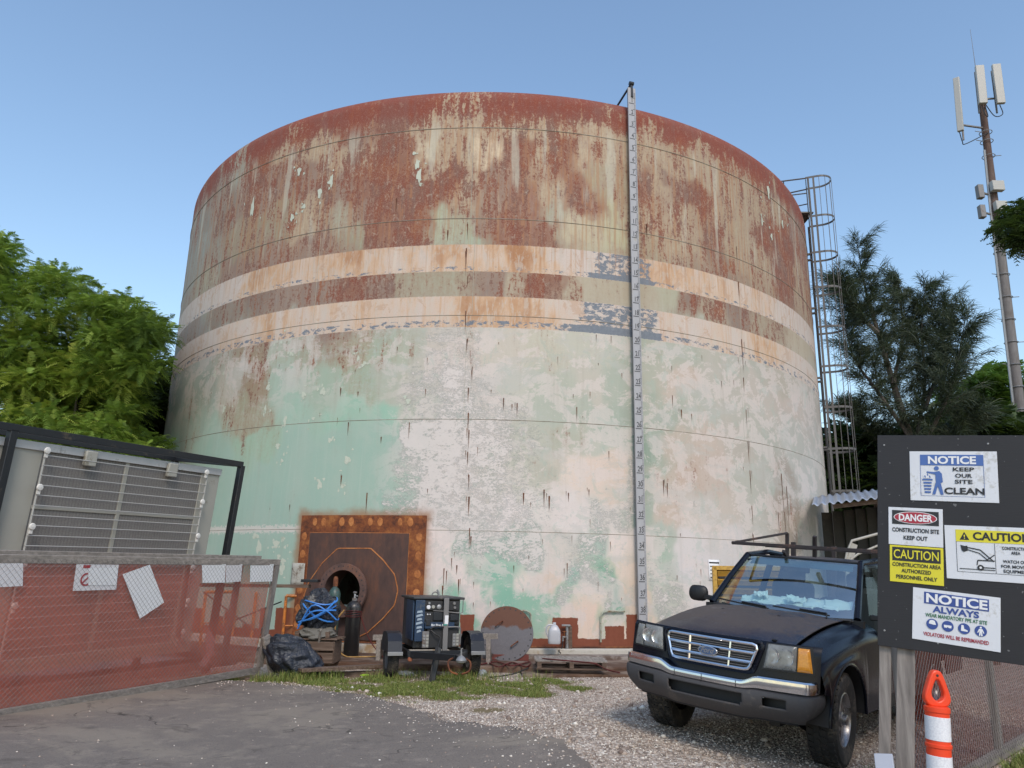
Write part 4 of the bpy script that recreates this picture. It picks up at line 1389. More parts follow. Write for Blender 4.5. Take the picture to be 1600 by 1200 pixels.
def concrete(name, a, b_, stain, amt, sc=1.5):
    t = NT(name)
    P = t.obj()
    n1 = t.noise(P, sc, 6, 0.65, 0.3)
    n2 = t.noise(P, 22, 4, 0.7)
    n3 = t.noise(t.vec(P, (1, 1, 4)), 3.5, 5, 0.7)
    c = t.mix(n2, a, b_)
    c = t.mix(t.step(n1, 0.55 - amt * 0.25, 0.66 - amt * 0.15), c, stain)
    c = t.mix(t.math('MULTIPLY', t.step(n3, 0.55, 0.7), 0.6), c, tuple(v * 0.45 for v in stain))
    t.bsdf(c, 0.9, bump=n2, bstr=0.5, bdist=0.008)
    return t.m


ring_slab('concrete_apron', 9.5, 11.95, -0.1, 0.10, concrete('apron_concrete', (0.16, 0.11, 0.08), (0.28, 0.21, 0.165), (0.10, 0.052, 0.032), 0.65), wob=0.25)  # stained brown, colours darkened overall to deepen the weak shade under the trailer
ring_slab('tank_ring_wall', 9.5, 10.36, 0.0, 0.245, concrete('ring_concrete', (0.40, 0.37, 0.31), (0.54, 0.50, 0.44), (0.33, 0.22, 0.12), 0.15), wob=0.03)
# crumbled mortar bank between wall and apron
ring_slab('crumbled_footing', 9.5, 10.75, 0.0, 0.155, concrete('footing_concrete', (0.20, 0.165, 0.14), (0.34, 0.29, 0.25), (0.12, 0.08, 0.06), 0.4, 4), a0=-0.1, a1=0.9, wob=0.30)
ring_slab('apron_step', 11.3, 12.45, -0.1, 0.045, concrete('step_concrete', (0.17, 0.12, 0.09), (0.28, 0.21, 0.16), (0.11, 0.06, 0.035), 0.5), a0=0.06, a1=0.9, wob=0.3)

# rust deposit along the chime (the shell foot angle)
b = MB()
b.path([on_shell(TR_ * (-1.25 + 2.5 * i / 240), 0.262, 0.035) for i in range(241)], 0.018, 4)
b.build('chime_angle', M_['rust'], tank)

# small notices stuck on the shell
nm = paint('stained_notice', (0.42, 0.40, 0.35), 0.7, dirt=(0.14, 0.10, 0.07), amt=0.65, scale=7)
pa, pz0 = cyl(456, 915)
pb2, pz1 = cyl(479, 880)
b = MB()
b.grid(lambda u, v: on_shell(pa + (pb2 - pa) * u, pz0 + (pz1 - pz0) * v, 0.05 + 0.01 * math.sin(u * 6)), 8, 6)
tag(b.build('stained_poster', nm, solid=0.003), 'stained paper poster stuck on the tank left of the manway plate', 'poster')
pa, pz0 = cyl(1107, 907)
pb2, pz1 = cyl(1123, 875)
nt = thing('notice_sheet', 'small printed notice on the tank above the yellow louvred machine', 'notice', on_shell((pa + pb2) / 2, pz0, 0.02))
b = MB()
b.grid(lambda u, v: on_shell(pa + (pb2 - pa) * u, pz0 + (pz1 - pz0) * v, 0.02), 4, 4)
b.build('sheet', M_['paper'], nt, solid=0.003)
for k in range(5):
    z = pz1 - 0.06 - 0.075 * k
    MB().box((0, 0, 0), ((pb2 - pa) * (0.75 if k else 0.9), 0.02 + 0.01 * (k == 0), 0.002), Matrix.Translation(on_shell((pa + pb2) / 2, z, 0.0235)) @ Matrix((Vector((math.cos(pa / TR_), math.sin(pa / TR_), 0)), Vector((0, 0, 1)), Vector((math.sin(pa / TR_), -math.cos(pa / TR_), 0)))).transposed().to_4x4()).build('printed_line', M_['ink_black'], nt, smooth=False)

# thin bent pipes on the shell
pp = MB()
q = [cyl(*p) for p in ((937, 1003), (937, 962), (940, 957), (946, 955), (974, 955))]
pp.path([on_shell(a, z, 0.06) for a, z in q], 0.018, 6)
tag(pp.build('bent_pipe', M_['pipe_green']), 'thin painted pipe bent over at the tank foot, right of the white jug', 'pipe')
pp = MB()
q = [cyl(*p) for p in ((829, 1003), (829, 962), (827, 957), (822, 954), (805, 954))]
pp.path([on_shell(a, z, 0.06) for a, z in q], 0.018, 6)
tag(pp.build('bent_pipe', M_['pipe_green']), 'thin bent pipe at the tank foot, half hidden behind the round steel cover', 'pipe')

# ------------------------------------------------------------------ left: condenser unit in its frame
CU = ray(1353, 883).normalized()


def updir(p0, p1, U):
    V = U.cross(ray(*p0).cross(ray(*p1))).normalized()
    return V if V.z > 0 else -V


CV = updir((370, 727), (345, 868), CU)
CN = CU.cross(CV).normalized()      # faces the camera side or away
if CN.dot(Vector((0, -1, 0))) < 0:
    CN = -CN
CO = atY(343, 733, 12.0)             # top right corner of the face
CM = Matrix((CU, CV, CN)).transposed().to_4x4()
CM.translation = CO


def cpx(x, y):
    return in_plane(x, y, CO, CU, CV)


unit = thing('condenser_unit', 'large beige condenser unit with wire guard in a black steel frame behind the mesh panel', 'cooling unit', CO + CV * (-2.75) - CU * 1.5)
sL, _ = cpx(0, 700)
sL = sL - 1.2
tB = cpx(306, 1003)[1]
s1, _ = cpx(306, 790)
colL = cpx(62, 720)[0]
colR = cpx(312, 745)[0]
tt = cpx(200, 722)[1]
MB().box(((sL + 0) / 2, (tB) / 2, -0.62), (abs(sL), abs(tB), 1.2), CM).build('body', M_['beige'], unit, bevel=0.01)
MB().box(((colR + 0) / 2 , tB / 2, 0.01), (abs(colR) , abs(tB) - 0.01, 0.05), CM).build('corner_post', M_['beige'], unit, bevel=0.008)
MB().box(((sL + colL) / 2, tB / 2, 0.01), (abs(sL - colL), abs(tB) - 0.01, 0.05), CM).build('side_panel', M_['beige'], unit, bevel=0.008)
# coil with fine fins
t = NT('coil_fins')
P = t.obj()
sx = t.node('ShaderNodeAttribute', attribute_name='su').outputs['Fac']
fin = t.math('FRACT', t.math('MULTIPLY', sx, 22.0))
n1 = t.noise(P, 2.0, 5, 0.65)
n4 = t.noise(P, 55, 3, 0.7)
c = t.mix(n1, (0.135, 0.125, 0.118), (0.20, 0.188, 0.175))
c = t.mix(t.math('MULTIPLY', t.step(n4, 0.4, 0.65), 0.5), c, (0.25, 0.235, 0.22))
c = t.mix(t.math('MULTIPLY', t.step(fin, 0.6, 0.9), 0.35), c, (0.07, 0.065, 0.06))
t.bsdf(c, 0.75, bump=fin, bstr=0.4, bdist=0.004)
b = MB().box(((colL + colR) / 2, (tt + tB) / 2, 0.006), (colR - colL, abs(tB - tt), 0.03), CM)
o = b.build('coil', t.m, unit, smooth=False)
a_ = o.data.attributes.new('su', 'FLOAT', 'POINT')
a_.data.foreach_set('value', [(CM.inverted() @ Vector(v)).x for v in b.v])
mids = [cpx(190, 760)[0]]
for i, s in enumerate(mids):
    MB().box((s, (tt + tB) / 2, 0.028), (0.06, abs(tB - tt), 0.02), CM).build('mullion', M_['beige'], unit, bevel=0.003)
midz = cpx(180, 801)[1]
MB().box(((colL + colR) / 2, midz, 0.026), (colR - colL, 0.04, 0.02), CM).build('cross_rail', M_['beige'], unit, bevel=0.003)
MB().box((sL / 2, -0.05, 0.03), (abs(sL), 0.10, 0.06), CM).build('top_trim', paint('pale_trim', (0.46, 0.46, 0.46), 0.5, 0.2, dirt=(0.25, 0.24, 0.22), amt=0.3), unit, bevel=0.004)
MB().box((sL / 2, tB - 0.03, 0.02), (abs(sL), 0.16, 0.10), CM).build('base_skirt', M_['beige'], unit, bevel=0.004)
wm_ = paint('guard_wire', (0.50, 0.49, 0.46), 0.45, 0.3)
nw = 21
for i in range(nw):
    z = tt - 0.06 + (tB - tt + 0.12) * i / (nw - 1)
    MB().tube(CM @ Vector((colL - 0.03, z, 0.12)), CM @ Vector((colR + 0.05, z, 0.12)), 0.0065, 5).build('guard_wire', wm_, unit)
for s in (colL - 0.02, colR + 0.04):
    MB().tube(CM @ Vector((s, tt, 0.11)), CM @ Vector((s, tB, 0.11)), 0.012, 6).build('guard_upright', wm_, unit)
clip_m = paint('white_clip', (0.66, 0.64, 0.60), 0.5)
for px, py in [(63, 703), (51, 760), (39, 821), (12, 944), (26, 880), (313, 737), (306, 783), (299, 836), (291, 885), (283, 937), (275, 985)]:
    s, t_ = cpx(px, py)
    b = MB()
    b.lathe([(0.0, 0.12), (0.035, 0.125), (0.045, 0.14), (0.035, 0.155), (0.0, 0.16)], 10, CM @ Matrix.Translation((s, t_, 0)), cap=False)
    b.box((s, t_ - 0.05, 0.13), (0.04, 0.07, 0.02), CM)
    b.build('guard_clip', clip_m, unit)
for px, py in ((134, 716), (262, 734)):
    s, t_ = cpx(px, py)
    MB().box((s, t_, 0.09), (0.17, 0.20, 0.06), CM).build('lifting_tab', M_['beige'], unit, bevel=0.015)
# black steel frame
fx = cpx(370, 727)
fz = 0.10
fl_, ft_ = fx
for (p, q_) in (((sL - 0.2, ft_ + 0.02, fz), (fl_, ft_ + 0.02, fz)), ((sL - 0.2, ft_ + 0.02, fz - 1.5), (fl_, ft_ + 0.02, fz - 1.5)), ((fl_, ft_ + 0.02, fz), (fl_, ft_ + 0.02, fz - 1.5)), ((sL - 0.2, tB - 0.25, fz), (fl_, tB - 0.25, fz)), ((sL - 0.2, tB - 0.25, fz - 1.5), (fl_, tB - 0.25, fz - 1.5)), ((fl_, tB - 0.25, fz), (fl_, tB - 0.25, fz - 1.5))):
    MB().bar(CM @ Vector(p), CM @ Vector(q_), 0.09, 0.09, CV).build('frame_beam', M_['black_steel'], unit, bevel=0.006)
sP = cpx(8, 690)[0]
for s in (fl_, sP):
    for zz in (fz, fz - 1.5):
        top = CM @ Vector((s, ft_, zz))
        bot = CM @ Vector((s, tB - 0.25, zz))
        k = (0.0 - top.z) / (bot.z - top.z)
        MB().bar(top, top + (bot - top) * k, 0.09, 0.09, CN).build('frame_post', M_['black_steel'], unit, bevel=0.006)

# ------------------------------------------------------------------ mesh panels
def net_mat(name, col, alpha, scale=1.0):
    t = NT(name)
    n = t.noise(t.obj(), 1.2 * scale, 4, 0.6)
    n2 = t.noise(t.obj(), 45, 2, 0.5)
    c = t.mix(n, tuple(v * 0.7 for v in col), tuple(min(1, v * 1.25) for v in col))
    d = t.node('ShaderNodeBsdfDiffuse')
    t.plug(d.inputs[0], c)
    tl = t.node('ShaderNodeBsdfTranslucent')
    t.plug(tl.inputs[0], c)
    m1 = t.node('ShaderNodeMixShader')
    m1.inputs[0].default_value = 0.4
    t.t.links.new(d.outputs[0], m1.inputs[1])
    t.t.links.new(tl.outputs[0], m1.inputs[2])
    tr = t.node('ShaderNodeBsdfTransparent')
    t.plug(tr.inputs[0], (1, 1, 1))
    m2 = t.node('ShaderNodeMixShader')
    k = t.math('ADD', t.math('MULTIPLY', t.math('SUBTRACT', n, 0.5), 0.45), t.math('ADD', alpha, t.math('MULTIPLY', t.math('SUBTRACT', n2, 0.5), 0.04)), clamp=True)
    t.plug(m2.inputs[0], k)
    t.t.links.new(tr.outputs[0], m2.inputs[1])
    t.t.links.new(m1.outputs[0], m2.inputs[2])
    t.t.links.new(m2.outputs[0], t.out.inputs[0])
    return t.m


def chain_link(w, h, pitch, r, M):
    """woven diagonal strands of a w x h panel (local xy plane)"""
    b = MB()
    n = int((w + h) / pitch) + 1
    for sgn in (1, -1):
        for i in range(n):
            c0 = i * pitch
            # line x - y = c0 - h (sgn 1) or x + y = c0
            pts = []
            if sgn == 1:
                x0, x1 = max(0, c0 - h), min(w, c0)
                if x1 - x0 < 0.03: continue
                p0, p1 = (x0, x0 - (c0 - h)), (x1, x1 - (c0 - h))
            else:
                x0, x1 = max(0, c0 - h), min(w, c0)
                if x1 - x0 < 0.03: continue
                p0, p1 = (x0, c0 - x0), (x1, c0 - x1)
            z = 0.0015 * sgn
            d = Vector((p1[0] - p0[0], p1[1] - p0[1], 0)).normalized()
            nrm = Vector((-d.y, d.x, 0)) * r
            P0, P1 = Vector((p0[0], p0[1], z)), Vector((p1[0], p1[1], z))
            vs = [P0 + nrm, P0 - nrm * 0.5 + Vector((0, 0, r)), P0 - nrm * 0.5 - Vector((0, 0, r)), P1 + nrm, P1 - nrm * 0.5 + Vector((0, 0, r)), P1 - nrm * 0.5 - Vector((0, 0, r))]
            b.add(vs, [(0, 1, 4, 3), (1, 2, 5, 4), (2, 0, 3, 5)], M)
    return b


FU = ray(1330, 891).normalized()
FV = updir((436, 876), (407, 1050), FU)
FN = FU.cross(FV).normalized()
if FN.y > 0:
    FN = -FN
FO = atZ(404, 1052, 0.06)
FM = Matrix((FU, FV, FN)).transposed().to_4x4()
FM.translation = FO


def fpx(x, y):
    return in_plane(x, y, FO, FU, FV)


fh = fpx(430, 874)[1]
fl0 = fpx(0, 1000)[0] - 0.8
panel = thing('mesh_fence_panel', 'wood framed chain link panel with red debris netting at the left', 'fence panel', FO)
L2 = M_['wood_grey']
MB().bar(FM @ Vector((fl0, fh - 0.045, 0)), FM @ Vector((0.05, fh - 0.045, 0)), 0.045, 0.09, FV).build('top_rail', L2, panel, bevel=0.004)
MB().bar(FM @ Vector((fl0, 0.045, 0)), FM @ Vector((0.0, 0.045, 0)), 0.045, 0.09, FV).build('bottom_rail', L2, panel, bevel=0.004)
MB().bar(FM @ Vector((0.0, 0.092, 0.0)), FM @ Vector((0.0, fh - 0.092, 0)), 0.05, 0.10, FU).build('end_post', M_['wood_post'], panel, bevel=0.004)
# brace foot at the end: a board standing slanted plus a sole plate
MB().bar(FM @ Vector((-0.05, 0.55, 0.06)), FM @ Vector((0.16, -0.02, 0.14)), 0.04, 0.14, FU).build('brace', L2, panel, bevel=0.003)
MB().bar(FM @ Vector((-0.35, -0.04, 0.13)), FM @ Vector((0.22, -0.07, 0.13)), 0.14, 0.06, FV).build('sole_board', M_['wood_brown'], panel, bevel=0.003)
# rear twin frame
for (x0, y0, x1, y1, w) in ((388, 880, 360, 1036, 0.09), (306, 884, 290, 1000, 0.05)):
    a, c_ = fpx(x0, y0), fpx(x1, y1)
    MB().bar(FM @ Vector((a[0], a[1], -0.14)), FM @ Vector((c_[0], c_[1], -0.14)), 0.05, w, FU).build('rear_post', M_['wood_post'], panel, bevel=0.003)
a, c_ = fpx(0, 1092), fpx(385, 1036)
MB().bar(FM @ Vector((a[0] - 0.8, a[1] + 0.0, -0.20)), FM @ Vector((c_[0], c_[1], -0.20)), 0.06, 0.09, FV).build('rear_rail', L2, panel, bevel=0.003)
MB().bar(FM @ Vector((fl0, fh + 0.0, -0.12)), FM @ Vector((-0.25, fh + 0.005, -0.12)), 0.05, 0.06, FV).build('rear_top_rail', L2, panel, bevel=0.003)
kind(chain_link(-fl0, fh - 0.08, 0.066, 0.0015, FM @ Matrix.Translation((fl0, 0.04, 0.035))).build('chain_link_mesh', M_['link'], panel, smooth=False), 'stuff')
NET = net_mat('red_netting', (0.68, 0.19, 0.135), 0.66)
b = MB()
ww, hh = -fl0 - 0.05, fh - 0.10
b.grid(lambda u, v: FM @ Vector((fl0 + ww * u, 0.05 + hh * v, -0.045 + 0.018 * math.sin(u * 23 + v * 4) + 0.012 * math.sin(u * 61 + v * 9))), 90, 16)
b.build('debris_netting', NET, panel)
# papers fixed behind the mesh
pap_back = paint('paper_back', (0.66, 0.63, 0.64), 0.8, var=0.05)


def paper(pts, m, name, label, extra=None, z=0.018):
    q = [fpx(*p) for p in pts]
    b = MB().add([FM @ Vector((s, t_, z + 0.004 * i)) for i, (s, t_) in enumerate(q)], [(0, 1, 2, 3)])
    o = b.build(name, m, solid=0.002)
    return tag(o, label, 'paper sign', 'papers on the left mesh panel')


paper([(-6, 878), (34, 880), (33, 915), (-6, 917)], pap_back, 'paper_sheet', 'blank white paper sheet at the left edge of the photo, tied to the mesh')
psign = thing('prohibition_sheet', 'white sheet with a red prohibition ring showing on the mesh panel', 'paper sign', FM @ Vector((*fpx(148, 920), 0.0)), 'papers on the left mesh panel')
q = [fpx(*p) for p in ((118, 881), (184, 882), (180, 921), (112, 923))]
MB().add([FM @ Vector((s, t_, 0.016)) for s, t_ in q], [(0, 1, 2, 3)]).build('sheet', pap_back, psign, solid=0.002)
red_ink = paint('red_print', (0.35, 0.03, 0.04), 0.6, bump=0)
cs = fpx(133, 905)
MB().ring([(0.075 * math.cos(k * math.pi / 12), 0.075 * math.sin(k * math.pi / 12)) for k in range(24)], [(0.055 * math.cos(k * math.pi / 12), 0.055 * math.sin(k * math.pi / 12)) for k in range(24)], 0.002, FM @ Matrix.Translation((cs[0], cs[1], 0.019))).build('red_ring', red_ink, psign, smooth=False)
MB().box((0, 0, 0.001), (0.13, 0.02, 0.002), FM @ Matrix.Translation((cs[0], cs[1], 0.019)) @ Matrix.Rotation(math.radians(45), 4, 'Z')).build('red_bar', red_ink, psign, smooth=False)
cs = fpx(134, 885)
MB().box((0, 0, 0.001), (0.09, 0.035, 0.002), FM @ Matrix.Translation((cs[0], cs[1], 0.019))).build('red_heading', red_ink, psign, smooth=False)
q = [fpx(*p) for p in ((136, 888), (182, 886), (180, 914), (136, 914))]
MB().add([FM @ Vector((s, t_, 0.022)) for s, t_ in q], [(0, 1, 2, 3)]).build('pasted_sheet', M_['paper'], psign, solid=0.002)
paper([(190, 897), (232, 882), (254, 941), (216, 966)], M_['paper'], 'paper_sheet', 'large white paper hanging crooked on the mesh panel')
paper([(314, 882), (351, 881), (349, 910), (314, 910)], M_['paper'], 'paper_sheet', 'white paper on the mesh, left one of the pair beside the rear post')
paper([(352, 881), (377, 881), (374, 908), (350, 910)], pap_back, 'paper_sheet', 'greyish paper on the mesh, touching the left side of the rear post')
paper([(390, 881), (426, 881), (423, 908), (388, 909)], M_['paper'], 'paper_sheet', 'white paper on the mesh next to the end post')
q = [fpx(*p) for p in ((334, 985), (342, 1000), (340, 1020), (328, 1042), (316, 1043), (328, 1020), (326, 1000), (330, 986))]
b = MB().add([FM @ Vector((s, t_, -0.07)) for s, t_ in q], [tuple(range(8))])
tag(b.build('plastic_strip', M_['white_plastic'], solid=0.003), 'torn white plastic strip hanging behind the left netting', 'plastic scrap')

# ------------------------------------------------------------------ right: sign board on posts, second mesh panel
BU = -ray(-1000, 678).normalized()
BV = updir((1371, 680), (1371, 1008), BU)
BN = BU.cross(BV).normalized()
if BN.y > 0:
    BN = -BN
BO = atY(1371, 680, 4.95)
BM = Matrix((BU, BV, BN)).transposed().to_4x4()
BM.translation = BO


def bpx(x, y):
    return in_plane(x, y, BO, BU, BV)


bh = bpx(1371, 1008)[1]
board = thing('notice_board', 'black painted plywood board on wooden posts carrying five safety signs', 'notice board', BO + BV * (bh - 1.0))
bp = NT('black_plywood')
P = bp.obj()
n1 = bp.noise(P, 1.3, 5, 0.6)
n2 = bp.noise(bp.vec(P, (4, 4, 40)), 3, 4, 0.6)
sp = bp.noise(P, 38, 2, 0.5)
c = bp.mix(n1, (0.010, 0.0095, 0.011), (0.021, 0.020, 0.023))
c = bp.mix(bp.math('MULTIPLY', bp.step(sp, 0.70, 0.74), 0.5), c, (0.25, 0.25, 0.25))
bp.bsdf(c, 0.62, bump=n2, bstr=0.25, bdist=0.003)
MB().box((1.0, bh / 2, -0.009), (2.0, abs(bh), 0.018), BM).build('plywood_sheet', bp.m, board, bevel=0.002)


for (u_, v_) in ((0.04, 0.05), (0.04, 0.93), (0.5, 0.95), (1.0, 0.94), (0.07, 0.5), (0.62, 0.04), (1.2, 0.96), (0.33, 0.955)):
    MB().lathe([(0.006, 0.0), (0.006, 0.002), (0.003, 0.003)], 8, BM @ Matrix.Translation((u_, bh * v_, 0.0))).build('screw', M_['galv'], board)


def signpost(x0, x1, ytop, ybot, off, m, name='post'):
    top = bpx((x0[0] + x0[1]) / 2, ytop)
    bot = bpx((x1[0] + x1[1]) / 2, ybot)
    w = bpx(x0[1], ytop)[0] - bpx(x0[0], ytop)[0]
    p0 = BM @ Vector((top[0], top[1] + 0.6, -0.02 - off))
    p1 = BM @ Vector((bot[0], bot[1], -0.02 - off))
    k = (-0.05 - p0.z) / (p1.z - p0.z)
    MB().bar(p0, p0 + (p1 - p0) * k, w, 0.04, BN).build(name, m, board, bevel=0.003)


signpost((1374, 1392), (1371, 1390), 1015, 1195, 0.03, M_['wood_post'])
signpost((1403, 1431), (1398, 1427), 1020, 1195, 0.03, M_['wood_post'])
signpost((1690, 1715), (1688, 1713), 1020, 1195, 0.03, M_['wood_post'])
# strut at the foot of the left post
a0_ = BM @ Vector((*bpx(1383, 1176), -0.05 + 0.12))
MB().bar(a0_, Vector((a0_.x - 0.10, a0_.y - 0.25, 0.02)), 0.10, 0.03, BN).build('foot_strut', paint('pale_bluish_board', (0.40, 0.42, 0.48), 0.7), board, bevel=0.003)

SIGN_WHITE = paint('sign_white', (0.66, 0.67, 0.70), 0.45, var=0.10, dirt=(0.50, 0.49, 0.47), amt=0.35, scale=5, bump=0.25)
SIGN_BLUE = paint('sign_blue', (0.065, 0.135, 0.37), 0.45, var=0.08, bump=0.03)
SIGN_DBLUE = paint('sign_dark_blue', (0.035, 0.07, 0.26), 0.45, var=0.08, bump=0.03)
SIGN_YEL = paint('sign_yellow', (0.68, 0.60, 0.03), 0.45, var=0.06, bump=0.03)
SIGN_RED = paint('sign_red', (0.36, 0.025, 0.045), 0.45, var=0.08, bump=0.03)
SIGN_GREEN = paint('sign_green', (0.04, 0.16, 0.07), 0.5, var=0.08, bump=0.03)
SIGN_BLACK = paint('sign_black', (0.018, 0.018, 0.02), 0.45, bump=0.03)


class Sign:
    """flat sign pinned on the board; local unit coordinates u right 0..1, v down 0..1 mapped over its four corners"""

    def __init__(s, name, label, corners, m=None):
        s.q = [Vector((*bpx(*c), 0)) for c in corners]       # tl, tr, br, bl
        s.w = ((s.q[1] - s.q[0]).length + (s.q[2] - s.q[3]).length) / 2
        s.h = ((s.q[3] - s.q[0]).length + (s.q[2] - s.q[1]).length) / 2
        ux = ((s.q[1] - s.q[0]) + (s.q[2] - s.q[3])).normalized()
        uy = Vector((-ux.y, ux.x, 0))
        c = sum(s.q, Vector()) / 4
        s.M = BM @ Matrix.Translation((c.x, c.y, 0.003)) @ Matrix((ux, uy, Vector((0, 0, 1)))).transposed().to_4x4() @ Matrix.Translation((-s.w / 2, s.h / 2, 0))
        s.t = thing(name, label, 'safety sign', M=s.M)
        if m:
            b = MB()
            b.box((s.w / 2, -s.h / 2, 0.0), (s.w, s.h, 0.004), s.M)
            b.build('sign_plate', m, s.t, bevel=0.001, seg=1)
        s.L = 1

    def rect(s, u0, v0, u1, v1, m, lvl=1, name='printed_field'):
        return MB().box(((u0 + u1) / 2 * s.w, -(v0 + v1) / 2 * s.h, 0.0026 + 0.0011 * lvl), ((u1 - u0) * s.w, (v1 - v0) * s.h, 0.001), s.M).build(name, m, s.t, smooth=False)

    def poly(s, pts, m, lvl=2, name='pictogram'):
        return MB().prism([(u * s.w, -v * s.h) for u, v in pts][::-1], 0.0008, s.M @ Matrix.Translation((0, 0, 0.0026 + 0.0011 * lvl))).build(name, m, s.t, smooth=False)

    def disc(s, u, v, ru, m, lvl=2, name='pictogram', rv=None, n=28):
        rv = rv if rv is not None else ru * s.w / s.h
        return s.poly([(u + ru * math.cos(2 * math.pi * k / n), v + rv * math.sin(2 * math.pi * k / n)) for k in range(n)], m, lvl, name)

    def text(s, body, u, v, hgt_, width, m, lvl=3, bold=0.02):
        """hgt_: cap height as a share of the sign height; width: share of the sign width"""
        size = hgt_ * s.h / 0.70
        o = text(body, size, m, s.t, Matrix.Translation((u * s.w, -v * s.h, 0.0026 + 0.0011 * lvl)), 'lettering', bold=bold * size)
        xs = [q.co.x for q in o.data.vertices]
        ys = [q.co.y for q in o.data.vertices]
        k = width * s.w / (max(xs) - min(xs))
        cy = (max(ys) + min(ys)) / 2
        o.data.transform(Matrix.Translation((0, -cy, 0)))
        o.data.transform(Matrix.Diagonal((k, 1, 1, 1)))
        return o


# 1 keep our site clean
S = Sign('safety_sign', 'top sign on the black board, NOTICE KEEP OUR SITE CLEAN with a blue litter figure', ((1421, 706), (1558, 705), (1561, 787), (1423, 781)), SIGN_WHITE)
S.rect(0.125, 0.07, 0.85, 0.285, SIGN_BLUE)
S.rect(0.125, 0.285, 0.129, 0.90, SIGN_BLUE); S.rect(0.846, 0.285, 0.85, 0.90, SIGN_BLUE); S.rect(0.125, 0.896, 0.85, 0.90, SIGN_BLUE)
S.text('NOTICE', 0.49, 0.178, 0.145, 0.55, M_['ink_white'], 3, 0.035)
S.text('KEEP', 0.62, 0.36, 0.075, 0.24, M_['ink_black']); S.text('OUR', 0.62, 0.485, 0.075, 0.19, M_['ink_black']); S.text('SITE', 0.62, 0.605, 0.075, 0.20, M_['ink_black'])
S.text('CLEAN', 0.625, 0.79, 0.12, 0.45, M_['ink_black'], 3, 0.03)
S.disc(0.315, 0.345, 0.028, SIGN_BLUE)
S.poly([(0.20, 0.41), (0.285, 0.42), (0.345, 0.40), (0.375, 0.45), (0.385, 0.62), (0.36, 0.64), (0.39, 0.87), (0.355, 0.87), (0.325, 0.70), (0.295, 0.87), (0.26, 0.87), (0.305, 0.62), (0.30, 0.47), (0.20, 0.435)], SIGN_BLUE)
S.poly([(0.15, 0.56), (0.265, 0.56), (0.27, 0.59), (0.145, 0.59)], SIGN_BLUE)
for k in range(4):
    S.poly([(0.158 + 0.004 * k, 0.62 + 0.063 * k), (0.257 - 0.004 * k, 0.62 + 0.063 * k), (0.254 - 0.004 * k, 0.655 + 0.063 * k), (0.161 + 0.004 * k, 0.655 + 0.063 * k)], SIGN_BLUE)
S.poly([(0.16, 0.55), (0.155, 0.48), (0.19, 0.44), (0.23, 0.47), (0.25, 0.53), (0.235, 0.55)], SIGN_WHITE, 1)
for u, v in ((0.17, 0.50), (0.20, 0.46), (0.225, 0.50)):
    S.poly([(u, v), (u + 0.012, v - 0.01), (u + 0.02, v + 0.03), (u + 0.008, v + 0.04)], SIGN_BLUE)

# 2 danger
S = Sign('safety_sign', 'white DANGER KEEP OUT sign with a red oval, above the all yellow sign', ((1388, 792), (1473, 796), (1474, 856), (1389, 850)), SIGN_WHITE)
S.rect(0.07, 0.08, 0.93, 0.45, SIGN_BLACK)
S.disc(0.5, 0.265, 0.40, M_['ink_white'], 2, 'oval_border', 0.165)
S.disc(0.5, 0.265, 0.385, SIGN_RED, 3, 'red_oval', 0.150)
S.text('DANGER', 0.5, 0.265, 0.17, 0.62, M_['ink_white'], 4, 0.035)
S.text('CONSTRUCTION SITE', 0.5, 0.60, 0.105, 0.86, M_['ink_black'], 2, 0.025)
S.text('KEEP OUT', 0.5, 0.80, 0.105, 0.44, M_['ink_black'], 2, 0.025)

# 3 yellow caution
S = Sign('safety_sign', 'all yellow caution sign directly under the red oval sign', ((1390, 851), (1474, 857), (1475, 916), (1391, 908)), SIGN_YEL)
S.rect(0.05, 0.05, 0.95, 0.42, SIGN_BLACK)
S.text('CAUTION', 0.5, 0.235, 0.24, 0.84, SIGN_YEL, 3, 0.01)
S.text('CONSTRUCTION AREA', 0.5, 0.52, 0.10, 0.90, M_['ink_black'], 2, 0.02)
S.text('AUTHORIZED', 0.5, 0.68, 0.10, 0.55, M_['ink_black'], 2, 0.02)
S.text('PERSONNEL ONLY', 0.5, 0.85, 0.10, 0.76, M_['ink_black'], 2, 0.02)

# 4 caution with digger
S = Sign('safety_sign', 'wide white sign with digger drawing and yellow heading, at the board\'s right edge', ((1476, 820), (1634, 827), (1636, 914), (1479, 904)), SIGN_WHITE)
S.rect(0.115, 0.075, 0.92, 0.30, SIGN_YEL)
for r_ in ((0.115, 0.30, 0.119, 0.86), (0.916, 0.30, 0.92, 0.86), (0.115, 0.855, 0.92, 0.86), (0.505, 0.31, 0.509, 0.86)):
    S.rect(*r_, SIGN_BLACK)
S.poly([(0.205, 0.115), (0.255, 0.265), (0.155, 0.265)], SIGN_BLACK, 2)
S.poly([(0.198, 0.17), (0.212, 0.17), (0.209, 0.22), (0.201, 0.22)], SIGN_YEL, 3)
S.disc(0.205, 0.24, 0.006, SIGN_YEL, 3)
S.text('CAUTION', 0.585, 0.185, 0.14, 0.58, M_['ink_black'], 3, 0.03)
S.text('CONSTRUCTION', 0.71, 0.385, 0.055, 0.26, M_['ink_black'], 2, 0.02); S.text('AREA', 0.71, 0.465, 0.055, 0.09, M_['ink_black'], 2, 0.02)
S.text('WATCH OUT', 0.71, 0.625, 0.055, 0.26, M_['ink_black'], 2, 0.02); S.text('FOR MOVING', 0.71, 0.715, 0.055, 0.30, M_['ink_black'], 2, 0.02); S.text('EQUIPMENT', 0.71, 0.805, 0.055, 0.26, M_['ink_black'], 2, 0.02)
S.poly([(0.16, 0.36), (0.20, 0.38), (0.23, 0.37), (0.235, 0.46), (0.19, 0.49), (0.17, 0.46)], SIGN_BLACK)
